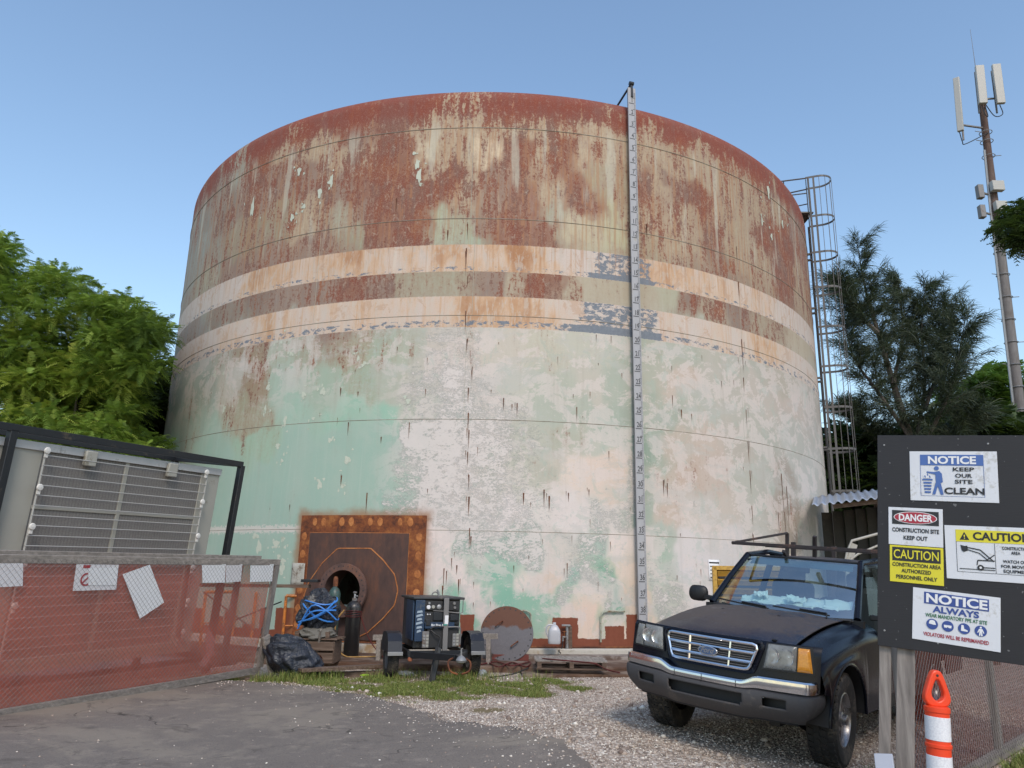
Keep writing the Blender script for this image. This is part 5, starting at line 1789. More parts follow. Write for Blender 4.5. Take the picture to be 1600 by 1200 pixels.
for a, c_, w in (((0.22, 0.40), (0.36, 0.44), .012), ((0.22, 0.44), (0.35, 0.50), .010), ((0.36, 0.44), (0.49, 0.64), .012), ((0.35, 0.50), (0.43, 0.62), .010), ((0.33, 0.63), (0.50, 0.63), .012), ((0.33, 0.63), (0.32, 0.72), .010), ((0.32, 0.76), (0.50, 0.76), .010), ((0.42, 0.62), (0.50, 0.52), .010), ((0.14, 0.80), (0.50, 0.80), .008)):
    d = Vector((c_[0] - a[0], (c_[1] - a[1]) * S.h / S.w)).normalized()
    nx_, ny_ = -d.y * w / 2, d.x * w / 2 * S.w / S.h
    S.poly([(a[0] + nx_, a[1] + ny_), (c_[0] + nx_, c_[1] + ny_), (c_[0] - nx_, c_[1] - ny_), (a[0] - nx_, a[1] - ny_)], SIGN_BLACK)
S.disc(0.355, 0.765, 0.033, SIGN_BLACK, 3); S.disc(0.355, 0.765, 0.013, M_['ink_white'], 4)

# 5 PPE
S = Sign('safety_sign', 'lowest sign on the black board, with four round blue symbols in a row', ((1425, 918), (1560, 933), (1567, 1021), (1427, 997)), SIGN_WHITE)
S.rect(0.135, 0.06, 0.875, 0.285, SIGN_DBLUE)
S.text('NOTICE', 0.505, 0.172, 0.165, 0.70, M_['ink_white'], 3, 0.035)
S.text('ALWAYS', 0.505, 0.375, 0.115, 0.53, SIGN_DBLUE, 2, 0.035)
S.text('WEAR MANDATORY PPE AT SITE', 0.505, 0.50, 0.068, 0.70, SIGN_GREEN, 2, 0.02)
for i, u in enumerate((0.235, 0.415, 0.60, 0.785)):
    S.disc(u, 0.665, 0.068, SIGN_DBLUE, 2)
    if i == 0:
        S.poly([(u - .04, .66), (u - .03, .60), (u, .585), (u + .03, .60), (u + .045, .67), (u + .02, .675)], M_['ink_white'], 3)
    elif i == 1:
        S.poly([(u - .045, .645), (u + .045, .645), (u + .04, .695), (u + .01, .695), (u, .675), (u - .01, .695), (u - .04, .695)], M_['ink_white'], 3)
    elif i == 2:
        S.poly([(u - .03, .60), (u - .005, .60), (u, .665), (u + .04, .69), (u + .04, .715), (u - .035, .71)], M_['ink_white'], 3)
    else:
        S.disc(u, 0.60, 0.012, M_['ink_white'], 3)
        S.poly([(u - .018, .625), (u + .018, .625), (u + .04, .70), (u + .028, .70), (u + .014, .66), (u + .02, .755), (u + .005, .755), (u, .69), (u - .005, .755), (u - .02, .755), (u - .014, .66), (u - .028, .70), (u - .04, .70)], M_['ink_white'], 3)
S.text('VIOLATORS WILL BE REPRIMANDED', 0.505, 0.865, 0.07, 0.74, SIGN_RED, 2, 0.02)

# mesh panel running away to the right
RB0 = Vector((2.72, 5.60, 0.05))
RU = (Vector((5.049, 7.981, 0.1)) - Vector((2.70, 5.58, 0.1))).normalized()
RV = Vector((0, 0, 1))
RN = RU.cross(RV).normalized()
RM = Matrix((RU, RV, RN)).transposed().to_4x4()
RM.translation = RB0
p2 = thing('mesh_fence_panel', 'wood framed chain link panel with red netting behind the black notice board', 'fence panel', RB0)
MB().bar(RM @ Vector((0, 0.045, 0)), RM @ Vector((4.3, 0.045, 0)), 0.05, 0.09, RV).build('bottom_rail', L2, p2, bevel=0.004)
MB().bar(RM @ Vector((0, 1.46, 0)), RM @ Vector((4.3, 1.46, 0)), 0.05, 0.09, RV).build('top_rail', L2, p2, bevel=0.004)
for s in (0.03, 2.4, 4.27):
    MB().bar(RM @ Vector((s, 0.092, 0)), RM @ Vector((s, 1.412, 0)), 0.05, 0.09, RU).build('post', M_['wood_post'], p2, bevel=0.004)
kind(chain_link(4.3, 1.40, 0.066, 0.0019, RM @ Matrix.Translation((0, 0.05, 0.035))).build('chain_link_mesh', M_['link'], p2, smooth=False), 'stuff')
NET2 = net_mat('dark_red_netting', (0.26, 0.055, 0.035), 0.50)
b = MB()
b.grid(lambda u, v: RM @ Vector((4.25 * u + 0.02, 0.05 + 1.38 * v, -0.045 + 0.018 * math.sin(u * 23 + v * 4) + 0.012 * math.sin(u * 61 + v * 9))), 90, 16)
b.build('debris_netting', NET2, p2)

# ------------------------------------------------------------------ delineator post
DP = atY(1465, 1100, 3.9)
dtop = atY(1461, 1046, 3.9)
DV = Vector((0.085, 0, 1)).normalized()
DV = updir((1462, 1050), (1469, 1200), Vector((0, 1, 0)))
dx_ = Vector((0, -1, 0)).cross(DV).normalized() * -1
DM = Matrix((dx_, DV.cross(dx_), DV)).transposed().to_4x4()
DM.translation = dtop - DV * (dtop.z / DV.z)
DH = dtop.z / DV.z
delin = thing('delineator_post', 'orange and white banded delineator post with a loop handle before the notice board', 'traffic post', M=DM)
OR_ = paint('orange_plastic', (0.78, 0.055, 0.012), 0.38, var=0.08, dirt=(0.42, 0.07, 0.03), amt=0.2, bump=0.08)
REF = NT('reflective_band')
vo = REF.node('ShaderNodeTexVoronoi')
REF.plug(vo.inputs['Vector'], REF.obj())
vo.inputs['Scale'].default_value = 120
REF.bsdf(REF.mix(vo.outputs['Distance'], (0.80, 0.80, 0.82), (0.62, 0.62, 0.66)), 0.32, bump=vo.outputs['Distance'], bstr=0.1, bdist=0.001)
rt = 0.053
hb = DH - 0.165
prof = [(rt * 0.98, 0.05)]
MB().lathe([(0.20, 0.0), (0.20, 0.03), (0.185, 0.045), (0.09, 0.06), (0.085, 0.08)], 8, DM).build('rubber_base', M_['black_rubber'], delin)
MB().lathe([(rt, 0.05), (rt, hb - 0.03), (rt + 0.004, hb - 0.025), (rt + 0.004, hb - 0.006), (rt - 0.003, hb)], 36, DM).build('tube', OR_, delin)
y = hb - 0.046
for k in range(6):
    MB().lathe([(rt + 0.0005, y - 0.105), (rt + 0.0022, y - 0.104), (rt + 0.0022, y - 0.001), (rt + 0.0005, y)], 36, DM, cap=False).build('reflective_band', REF.m, delin)
    if k < 5:
        MB().lathe([(rt, y - 0.118), (rt + 0.005, y - 0.123), (rt + 0.005, y - 0.135), (rt, y - 0.140)], 36, DM, cap=False).build('tube_rib', OR_, delin)
    y -= 0.172


def closed_curve(pts, n=48):
    """smooth closed outline through control points"""
    m = len(pts)
    out_ = []
    for i in range(n):
        f = i / n * m
        k = int(f)
        f -= k
        p = [Vector(pts[(k + j - 1) % m]) for j in range(4)]
        q = 0.5 * ((2 * p[1]) + (p[2] - p[0]) * f + (2 * p[0] - 5 * p[1] + 4 * p[2] - p[3]) * f * f + (3 * p[1] - p[0] - 3 * p[2] + p[3]) * f ** 3)
        out_.append((q.x, q.y))
    return out_


_h = [(0.0, 0.0), (0.036, 0.005), (0.053, 0.035), (0.052, 0.075), (0.040, 0.130), (0.028, 0.180), (0.016, 0.210), (0.0, 0.217)]
_i = [(0.0, 0.028), (0.011, 0.036), (0.019, 0.052), (0.021, 0.075), (0.016, 0.105), (0.010, 0.130), (0.005, 0.145), (0.0, 0.149)]
_h = [(a_ * 1.15, b_ * 0.77) for a_, b_ in _h]
_i = [(a_ * 1.35, 0.004 + b_ * 0.80) for a_, b_ in _i]
out = closed_curve(_h + [(-a_, b_) for a_, b_ in _h[1:-1][::-1]])
inn = closed_curve(_i + [(-a_, b_) for a_, b_ in _i[1:-1][::-1]])
HMt = DM @ Matrix.Translation((0, 0, hb - 0.004)) @ Matrix.Rotation(math.pi / 2, 4, 'X') @ Matrix.Translation((0, 0, -0.018))
MB().ring(out, inn, 0.036, HMt).build('loop_handle', OR_, delin, bevel=0.008, seg=3)
MB().lathe([(0.006, -0.001), (0.006, 0.0405)], 10, HMt @ Matrix.Translation((0, 0.143, -0.002))).build('hang_hole', M_['ink_black'], delin)

# ------------------------------------------------------------------ things standing at the tank foot
AP = 0.10


def stand(x, y, z=AP):
    return atZ(x, y, z)


# black gas cylinder
def gas_cylinder(name, label, base, r, h, m, capm, valve=True, lean=(0, 0)):
    Mx = Matrix.Translation(base) @ Matrix.Rotation(lean[0], 4, 'X') @ Matrix.Rotation(lean[1], 4, 'Y')
    t_ = thing(name, label, 'gas cylinder', M=Mx)
    prof = [(r * 0.9, 0), (r, 0.02), (r, h * 0.86), (r * 0.97, h * 0.89), (r * 0.85, h * 0.93), (r * 0.6, h * 0.965), (r * 0.35, h * 0.985), (r * 0.28, h)]
    MB().lathe(prof, 28, Mx).build('cylinder_body', m, t_)
    MB().lathe([(r * 0.34, h - 0.01), (r * 0.34, h + 0.03), (r * 0.26, h + 0.04)], 14, Mx).build('neck_ring', M_['grey_steel'], t_)
    if valve:
        v_ = MB().lathe([(0.018, h + 0.03), (0.018, h + 0.11), (0.012, h + 0.12)], 10, Mx).build('valve', M_['galv'], t_)
        MB().lathe([(0.035, h + 0.12), (0.038, h + 0.125), (0.038, h + 0.14), (0.02, h + 0.15)], 10, Mx).build('hand_wheel', M_['grey_steel'], t_)
        MB().tube(Mx @ Vector((0, 0, h + 0.07)), Mx @ Vector((0.06, -0.02, h + 0.07)), 0.012, 8).build('outlet', M_['galv'], t_)
    else:
        MB().lathe([(r * 0.42, h), (r * 0.42, h + 0.10), (r * 0.36, h + 0.15), (r * 0.2, h + 0.175)], 16, Mx).build('valve_cap', capm, t_)
    return t_


b0 = stand(548, 1026)
cyl_black = gas_cylinder('gas_cylinder', 'black gas cylinder wrapped with dark red hose before the manway hole', b0, 0.135, 0.97, paint('black_cylinder_paint', (0.014, 0.013, 0.014), 0.35, dirt=(0.06, 0.05, 0.045), amt=0.3), M_['rust'])
for k in range(4):
    MB().path([b0 + Vector((0.148 * math.cos(q), 0.148 * math.sin(q), 0.70 + 0.022 * k + 0.02 * math.sin(q + k))) for q in [2 * math.pi * i / 20 for i in range(20)]], 0.006, 5, closed=True).build('wrapped_hose', M_['red_hose'], cyl_black)
b1 = b0 + Vector((-0.46, 0.42, 0))
gas_cylinder('gas_cylinder', 'green gas cylinder with brown cap standing behind the blue tied bundle', b1, 0.11, 1.20, paint('green_cylinder_paint', (0.045, 0.085, 0.075), 0.4, dirt=(0.09, 0.05, 0.03), amt=0.4), M_['rust'], valve=False)


def curve_pts(ps, n=30):
    ps = [Vector(p) for p in ps]
    ps = [ps[0] * 2 - ps[1]] + ps + [ps[-1] * 2 - ps[-2]]
    out_ = []
    m = len(ps) - 3
    for i in range(n + 1):
        f = i / n * m
        k = min(int(f), m - 1)
        f -= k
        p = ps[k:k + 4]
        out_.append(0.5 * ((2 * p[1]) + (p[2] - p[0]) * f + (2 * p[0] - 5 * p[1] + 4 * p[2] - p[3]) * f * f + (3 * p[1] - p[0] - 3 * p[2] + p[3]) * f ** 3))
    return out_


def hose(name, label, pts, r, m, cat='hose'):
    return tag(MB().path(curve_pts(pts, 40), r, 6).build(name, m), label, cat)


Yc = b0.y
hose('yellow_hose', 'yellow hose hanging from the black gas cylinder down to the apron', [atY(538, 953, Yc - 0.1), atY(527, 968, Yc - 0.1), atY(523, 990, Yc - 0.1), atY(527, 1010, Yc - 0.15), stand(541, 1026) + Vector((0, -0.1, 0.02)), stand(570, 1028) + Vector((0, 0, 0.02)), stand(597, 1027) + Vector((0, 0, 0.02))], 0.013, M_['yellow_hose'])
hose('red_hose', 'thin dark red hose slanting from the black cylinder to the trailer', [atY(560, 951, Yc - 0.05), atY(566, 970, Yc), atY(574, 992, Yc), atY(584, 1010, Yc), stand(600, 1030) + Vector((0, 0, 0.02))], 0.010, M_['red_hose'])

# rough bench with tied bundle
cb = stand(484, 1038)
bench = thing('timber_crate', 'rough brown timber crate carrying the blue tied bundle', 'crate', cb)
W_, D_, Hh = 0.72, 0.6, 0.46
for (x_, z_, w_, h_) in ((0, 0.10, W_, 0.16), (0, 0.28, W_, 0.14), ):
    for yy in (-D_ / 2, D_ / 2):
        MB().box((cb.x + x_, cb.y + 0.3 + yy, cb.z + z_), (w_, 0.025, h_)).build('side_board', M_['wood_brown'], bench, bevel=0.004)
for sx_ in (-1, 1):
    MB().box((cb.x + sx_ * W_ / 2, cb.y + 0.3, cb.z + 0.18), (0.025, D_ - 0.03, 0.34)).build('end_board', M_['wood_brown'], bench, bevel=0.004)
for k in range(5):
    MB().box((cb.x, cb.y + 0.3 - D_ / 2 + 0.06 + k * 0.12, cb.z + 0.385 + 0.004 * (k % 2)), (W_ + 0.10 + 0.04 * (k % 3), 0.10, 0.022)).build('top_board', M_['wood_brown'], bench, bevel=0.003)
for sx_ in (-0.26, 0.24):
    MB().box((cb.x + sx_, cb.y + 0.3, cb.z + 0.45), (0.07, D_ * 0.9, 0.10)).build('bearer', M_['wood_brown'], bench, bevel=0.004)


def lumpy(c, rx, ry, rz, seed, n=26, amp=0.18, fold=9, flat=0.0):
    """creased bag-like volume"""
    b = MB()
    rg = np.random.default_rng(seed)
    ph = rg.random(12) * 6.28

    def fn(u, v):
        th, ph_ = u * 2 * math.pi, (v - 0.5) * math.pi
        x, y, z = math.cos(ph_) * math.cos(th), math.cos(ph_) * math.sin(th), math.sin(ph_)
        r = 1 + amp * (math.sin(3 * th + ph[0]) * math.cos(2 * ph_ + ph[1]) * 0.5 + 0.35 * math.sin(fold * th + 3 * math.sin(4 * ph_ + ph[2])) * math.cos(ph_) + 0.3 * math.sin(7 * ph_ + 4 * math.sin(2 * th + ph[3]))
                        + 0.25 * abs(math.sin(fold * 1.7 * th + 6 * ph_ + ph[4])))
        zz = z * rz * r
        if flat and zz < -flat:
            zz = -flat + (zz + flat) * 0.12
        return Vector((c[0] + x * rx * r, c[1] + y * ry * r, c[2] + zz))
    b.grid(fn, n * 2, n)
    return b


t = NT('creased_dark_plastic')
n1 = t.noise(t.vec(t.obj(), (1, 1, 1.6)), 7, 5, 0.6, 1.6)
t.bsdf(t.mix(n1, (0.010, 0.013, 0.020), (0.030, 0.036, 0.052)), 0.33, bump=n1, bstr=0.9, bdist=0.03)
BAGM = t.m
t = NT('tarp_dark')
n1 = t.noise(t.vec(t.obj(), (1, 1, 1.6)), 9, 5, 0.6, 1.8)
n2 = t.noise(t.obj(), 5, 3)
t.bsdf(t.mix(t.step(n2, 0.58, 0.66), t.mix(n1, (0.008, 0.010, 0.016), (0.035, 0.04, 0.055)), (0.16, 0.15, 0.14)), 0.4, bump=n1, bstr=0.9, bdist=0.03)
TARP = t.m
bc = Vector((cb.x + 0.02, cb.y + 0.28, cb.z + 0.79))
bundle = thing('tied_bundle', 'dark tarpaulin bundle tied with bright blue straps on the timber crate', 'bundle', (cb.x, cb.y + 0.28, cb.z + 0.5))
lumpy(bc, 0.29, 0.25, 0.30, 4, n=44, amp=0.34, fold=8).build('tarpaulin', TARP, bundle)
blue_m = paint('blue_strap', (0.05, 0.22, 0.62), 0.45)
for (y0, amp_, ph_, tl) in ((0.17, 0.05, 0.3, 0.1), (-0.02, 0.06, 2.0, 0.3), (0.0, 0.05, 1.0, -0.5)):
    pts = []
    for i in range(28):
        q = 2 * math.pi * i / 28
        zz = y0 + amp_ * math.sin(2 * q + ph_) + tl * 0.3 * math.cos(q)
        k = math.sqrt(max(0.1, 1 - (zz / 0.42) ** 2))
        pts.append(bc + Vector((0.335 * k * math.cos(q), 0.29 * k * math.sin(q), zz)))
    MB().path(pts, 0.013, 5, closed=True).build('blue_strap', blue_m, bundle)
for k in range(3):
    pts = curve_pts([bc + Vector((0.30 + 0.02 * k, -0.2, 0.2 - 0.15 * k)), bc + Vector((0.18, -0.31, 0.05)), bc + Vector((-0.05, -0.34, -0.08 + 0.1 * k)), bc + Vector((-0.28, -0.22, -0.15 - 0.05 * k))], 12)
    MB().path(pts, 0.014, 5).build('blue_strap', blue_m, bundle)
lumpy(bc + Vector((0.0, -0.05, -0.34)), 0.30, 0.24, 0.12, 9, amp=0.25, fold=5).build('canvas_roll', paint('grey_canvas', (0.16, 0.15, 0.13), 0.85, dirt=(0.07, 0.06, 0.05), amt=0.5), bundle)
# shovel leaning on the crate
sh = thing('shovel', 'shovel with pale handle leaning on the front of the timber crate', 'shovel', stand(495, 1041))
MB().tube(atY(501, 984, cb.y - 0.10), stand(495, 1036) + Vector((0, -0.05, 0.04)), 0.018, 8).build('handle', M_['wood_grey'], sh)
q = stand(495, 1040)
MB().prism([(-0.09, 0), (0.09, 0), (0.08, -0.16), (0, -0.24), (-0.08, -0.16)], 0.008, Matrix.Translation(q + Vector((0, 0.0, 0.10))) @ Matrix.Rotation(math.radians(-25), 4, 'X') @ Matrix.Rotation(math.radians(0), 4, 'Z')).build('blade', M_['rust'], sh, bevel=0.002)

# rubbish bag
bg = atZ(446, 1062)
bagt = thing('rubbish_bag', 'full black plastic rubbish bag slumped on the grass by the mesh panel end', 'rubbish bag', bg)
Mb = Matrix.Translation((bg.x + 0.0, bg.y + 0.25, 0.285)) @ Matrix.Rotation(math.radians(28), 4, 'Y')
bb = lumpy((0, 0, 0), 0.46, 0.30, 0.27, 12, n=64, amp=0.15, fold=9)
bb.v = [tuple(Mb @ Vector(v)) for v in bb.v]
bb.v = [(x, y, max(z, 0.01 + 0.15 * max(0, z) * 0)) for x, y, z in bb.v]
bb.build('bag', BAGM, bagt)
tw = Mb @ Vector((-0.46, 0, 0.04))
MB().path([tw, tw + Vector((-0.07, -0.02, 0.08)), tw + Vector((-0.05, -0.03, 0.16))], [0.07, 0.03, 0.06], 8).build('tied_neck', BAGM, bagt)

# orange scaffold frames
def scaff(label, P0, P1, z1, extra=True, parent=None):
    t_ = thing('orange_scaffold', label, 'scaffold', P0, 'orange scaffold frames')
    r = 0.03
    d = (P1 - P0)
    for p in (P0, P1):
        MB().tube(p, p + Vector((0, 0, z1)), r, 8).build('upright', M_['orange_paint'], t_)
    MB().tube(P0 + Vector((0, 0, z1)), P1 + Vector((0, 0, z1)), r, 8).build('top_tube', M_['orange_paint'], t_)
    MB().tube(P0 + d * 0.0 + Vector((0, 0, z1 * 0.42)), P1 + Vector((0, 0, z1 * 0.42)), 0.014, 8).build('cross_tube', M_['orange_paint'], t_)
    if extra:
        a = P0 + d * 0.32
        MB().path(curve_pts([P0 + d * 0.05 + Vector((0, 0, z1 - 0.02)), a + Vector((0, 0, z1 - 0.04)), a + Vector((0, 0, z1 * .5)), a - d * 0.02 + Vector((0, 0, z1 * 0.22)), P0 + d * 0.02 + Vector((0, 0, 0.08))], 16), 0.012, 6).build('inner_bow', M_['orange_paint'], t_)
    return t_


s0 = stand(440, 1012)
scaff('orange scaffold frame between the mesh panel end and the blue bundle', s0, s0 + Vector((0.95, 0.25, 0)), 0.98)
s1_ = stand(312, 1010)
scaff('orange scaffold frame seen through the netting beside the condenser unit', s1_, s1_ + Vector((0.35, 0.75, 0)), 1.02)
s2_ = stand(392, 1008)
scaff('orange scaffold frame seen through the netting next to the rear post', s2_, s2_ + Vector((-0.2, 0.7, 0)), 1.0)
# diagonal braces
for (a, c_, lab) in (((318, 925), (398, 985), 'thin dark scaffold brace falling to the right behind the left netting'), ((440, 940), (352, 975), 'thin dark scaffold brace rising to the right towards the orange frame')):
    tag(MB().tube(atY(*a, 14.2), atY(*c_, 14.3), 0.012, 6).build('scaffold_brace', M_['black_steel']), lab, 'brace')
# plank on the frames
pl = thing('scaffold_plank', 'long brown timber plank lying level on the orange scaffold frames', 'plank', atY(390, 915, 14.0))
MB().bar(atY(305, 914, 14.05), atY(484, 916, 14.1), 0.24, 0.055).build('plank', M_['wood_brown'], pl, bevel=0.004)
# dark toolbox on the plank
tb = atY(487, 912, 14.1)
tag(MB().box((tb.x - 0.02, tb.y, tb.z + 0.05), (0.30, 0.24, 0.05)).build('steel_tray', M_['black_steel'], bevel=0.006), 'small dark steel tray on the right end of the scaffold plank', 'tray')

# round steel manway cover
cc = atY(792, 990, 14.25)
cr = 0.475
ux_, uy_ = Vector((0.995, -0.05, 0.0)).normalized(), Vector((0.0, 0.16, 0.987)).normalized()
CMx = Matrix.Translation(cc) @ Matrix((ux_, uy_, ux_.cross(uy_))).transposed().to_4x4()
cover = thing('manway_cover', 'round bolted steel manway cover propped upright right of the welder trailer', 'steel cover', cc - Vector((0, 0, cr)))
t = NT('scoured_steel')
n1 = t.noise(t.obj(), 3.0, 5, 0.6, 0.5)
n2 = t.noise(t.vec(t.obj(), (1, 1, 1)), 18, 5, 0.7, 1.2)
sy = t.node('ShaderNodeSeparateXYZ')
t.plug(sy.inputs[0], t.obj())
up = t.step(sy.outputs[2], cr * 1.05, cr * 1.65)
c = t.mix(n2, (0.095, 0.088, 0.095), (0.17, 0.16, 0.17))
c = t.mix(t.step(t.math('ADD', t.math('MULTIPLY', up, 0.5), n1), 0.72, 0.85), c, (0.12, 0.05, 0.03))
t.bsdf(c, 0.6, 0.35, bump=n2, bstr=0.5, bdist=0.004)
MB().lathe([(cr - 0.004, -0.025), (cr, -0.02), (cr, 0.0), (cr - 0.004, 0.004)], 64, CMx).build('cover_plate', t.m, cover)
for i in range(26):
    q = 2 * math.pi * i / 26
    MB().lathe([(0.014, 0.0035), (0.014, 0.0055)], 8, CMx @ Matrix.Translation((0.43 * math.cos(q), 0.43 * math.sin(q), 0))).build('bolt_hole', M_['ink_black'], cover, smooth=False)
for (x0, y0, x1, y1) in ((-0.20, 0.12, -0.08, 0.21), (0.08, -0.22, 0.20, -0.13)):
    b = MB()
    b.path([CMx @ Vector((x0, y0, 0.0)), CMx @ Vector((x0, y0, 0.07)), CMx @ Vector((x1, y1, 0.07)), CMx @ Vector((x1, y1, 0.0))], 0.011, 6)
    b.build('lifting_handle', M_['rust'], cover)
rb_ = MB().box((cc.x + 0.02, cc.y + 0.02, AP + 0.05), (0.75, 0.16, 0.10))
tag(rb_.build('red_channel', paint('red_lead_steel', (0.14, 0.03, 0.022), 0.7, dirt=(0.06, 0.03, 0.02), amt=0.4), bevel=0.005), 'dark red steel channel under the round manway cover', 'steel channel')

# saw horse behind the trailer
sh_ = thing('sawhorse', 'pale timber sawhorse whose plank shows on both sides of the trailer', 'sawhorse', atY(680, 1035, 13.75))
a, c_ = atY(583, 996, 13.8), atY(778, 994, 13.6)
MB().bar(a, c_, 0.05, 0.09).build('top_plank', M_['wood_grey'], sh_, bevel=0.004)
for x_, Yy in ((592, 13.79), (763, 13.6)):
    p = atY(x_, 998, Yy)
    MB().bar(p, Vector((p.x + 0.01, p.y - 0.04, AP)), 0.075, 0.05, (0, 1, 0)).build('leg', M_['wood_grey'], sh_, bevel=0.004)
    MB().bar(p, Vector((p.x + 0.03, p.y + 0.35, AP)), 0.075, 0.05, (0, 1, 0)).build('leg', M_['wood_grey'], sh_, bevel=0.004)

# white jug hung on the stand pipe
jg = atY(866, 1006, 14.62)
jt = thing('plastic_jug', 'translucent white plastic jug at the tank foot left of the stand pipe', 'jug', jg)
Mj = Matrix.Translation(jg)
b = MB()
def jugfn(u, v):
    prof = [(0.0, 0.0), (0.92, 0.0), (1, 0.06), (1, 0.55), (0.93, 0.72), (0.6, 0.92), (0.35, 1.0), (0.0, 1.0)]
    f = v * (len(prof) - 1)
    k = min(int(f), len(prof) - 2)
    f -= k
    r = prof[k][0] * (1 - f) + prof[k + 1][0] * f
    z = prof[k][1] * (1 - f) + prof[k + 1][1] * f
    q = u * 2 * math.pi
    sx_ = abs(math.cos(q)) ** 0.6 * math.copysign(1, math.cos(q))
    sy_ = abs(math.sin(q)) ** 0.6 * math.copysign(1, math.sin(q))
    return Mj @ Vector((0.115 * r * sx_, 0.085 * r * sy_, 0.33 * z))
b.grid(jugfn, 25, 22)
b.build('jug_body', M_['white_plastic'], jt)
MB().path(curve_pts([Mj @ Vector((-0.02, -0.02, 0.33)), Mj @ Vector((-0.12, -0.03, 0.32)), Mj @ Vector((-0.15, -0.03, 0.22)), Mj @ Vector((-0.11, -0.02, 0.12))], 12), 0.016, 6).build('handle', M_['white_plastic'], jt)
MB().lathe([(0.03, 0.32), (0.03, 0.37), (0.026, 0.375)], 12, Mj).build('cap', M_['white_plastic'], jt)
# stand pipe with tap
sp_ = stand(886, 1022, AP + 0.05)
spt = thing('stand_pipe', 'short galvanised stand pipe with a tap and a flat cap plate', 'stand pipe', sp_)
top = atY(886, 978, sp_.y)
MB().tube(sp_ - Vector((0, 0, 0.03)), top, 0.028, 10).build('pipe', M_['galv'], spt)
MB().box(top + Vector((-0.02, 0, 0.01)), (0.16, 0.10, 0.03), None).build('cap_plate', M_['galv'], spt, bevel=0.004)
MB().bar(top + Vector((0.06, 0.05, 0)), Vector((top.x + 0.07, top.y + 0.05, AP + 0.05)), 0.07, 0.05, (0, 1, 0)).build('timber_support', M_['wood_brown'], spt, bevel=0.003)
vz = (top.z + sp_.z) / 2 + 0.05
MB().tube((top.x, top.y, vz), (top.x - 0.08, top.y - 0.03, vz), 0.02, 8).tube((top.x - 0.08, top.y - 0.03, vz + 0.02), (top.x - 0.08, top.y - 0.03, vz - 0.07), 0.018, 8).build('tap', M_['galv'], spt)
MB().tube((top.x - 0.05, top.y - 0.02, vz), (top.x - 0.05, top.y - 0.02, vz + 0.10), 0.010, 6).tube((top.x - 0.09, top.y - 0.02, vz + 0.10), (top.x - 0.01, top.y - 0.02, vz + 0.10), 0.010, 6).build('tap_handle', M_['rust'], spt)
hose('black_hose', 'black hose dropping from the tap of the stand pipe', [Vector((top.x - 0.08, top.y - 0.03, vz - 0.06)), Vector((top.x - 0.10, top.y - 0.06, vz - 0.2)), Vector((top.x - 0.16, top.y - 0.12, AP + 0.12)), Vector((top.x - 0.14, top.y - 0.3, AP + 0.09))], 0.010, M_['black_hose'])

# pallet
pc = atZ(893, 1047, 0.10)
pal = thing('wooden_pallet', 'weathered grey wooden pallet lying on the concrete apron', 'pallet', pc)
for k in range(5):
    MB().box((pc.x, pc.y + 0.0 + 0.16 * k, 0.235), (1.15 + 0.03 * (k % 2), 0.12, 0.02)).build('deck_board', M_['wood_grey'], pal, bevel=0.002)
for sx_ in (-0.52, 0, 0.52):
    MB().box((pc.x + sx_, pc.y + 0.32, 0.175), (0.07, 0.76, 0.095)).build('bearer', M_['wood_brown'], pal, bevel=0.003)
for k in (0, 4):
    MB().box((pc.x, pc.y + 0.16 * k, 0.115), (1.13, 0.11, 0.02)).build('bottom_board', M_['wood_brown'], pal, bevel=0.002)
# loose timbers and hoses
tag(MB().bar(stand(405, 1046, 0.14) + Vector((.6, 0, 0)), stand(598, 1040, 0.14), 0.16, 0.05).build('timber_plank', M_['wood_brown'], bevel=0.004), 'brown plank along the front of the apron left of the trailer', 'plank')
tag(MB().bar(stand(500, 1056, 0.02), stand(606, 1053, 0.02), 0.14, 0.10).build('timber_baulk', M_['wood_brown'], bevel=0.006), 'squared timber on the ground by the left trailer wheel', 'timber')
hose('red_hose', 'dark red hose lying across the pallet towards the pickup', [atZ(848, 1029, 0.25), atZ(870, 1031, 0.27), atZ(905, 1034, 0.27), atZ(930, 1037, 0.27), atZ(948, 1046, 0.13), atZ(968, 1051, 0.12)], 0.012, M_['red_hose'])
hose('red_hose', 'loose loops of red hose on the apron right of the sawhorse leg', [atZ(765, 1036, 0.12), atZ(780, 1042, 0.12), atZ(800, 1035, 0.12), atZ(822, 1042, 0.12), atZ(828, 1034, 0.12), atZ(800, 1040, 0.13), atZ(775, 1034, 0.12), atZ(752, 1038, 0.12)], 0.012, M_['red_hose'])
hose('black_hose', 'black hose running from the trailer wheel to the dark gap by the pallet', [atZ(765, 1058, 0.02), atZ(785, 1056, 0.03), atZ(805, 1052, 0.06), atZ(825, 1044, 0.12)], 0.011, M_['black_hose'])


def litter(name, label, c, size, m, seed):
    o = lumpy(c, *size, seed, n=10, amp=0.3, fold=4)
    return tag(o.build(name, m), label, 'litter')


pb3 = NT('clear_plastic')
pb3.bsdf((0.55, 0.60, 0.66), 0.25, **{'Transmission Weight': 0.5, 'IOR': 1.3})
litter('crushed_bottle', 'crushed pale bottle on the grass below the trailer left wheel', atZ(634, 1057) + Vector((0, 0, 0.04)), (0.12, 0.05, 0.04), pb3.m, 3)
litter('crushed_bottle', 'crushed clear bottle lying right of the trailer right wheel', atZ(754, 1057) + Vector((0, 0, 0.05)), (0.07, 0.05, 0.05), pb3.m, 5)
litter('plastic_scrap', 'lime green plastic scrap on the grass in front of the baulk', atZ(569, 1057) + Vector((0, 0, 0.02)), (0.08, 0.04, 0.018), paint('lime_plastic', (0.35, 0.55, 0.05), 0.4), 7)

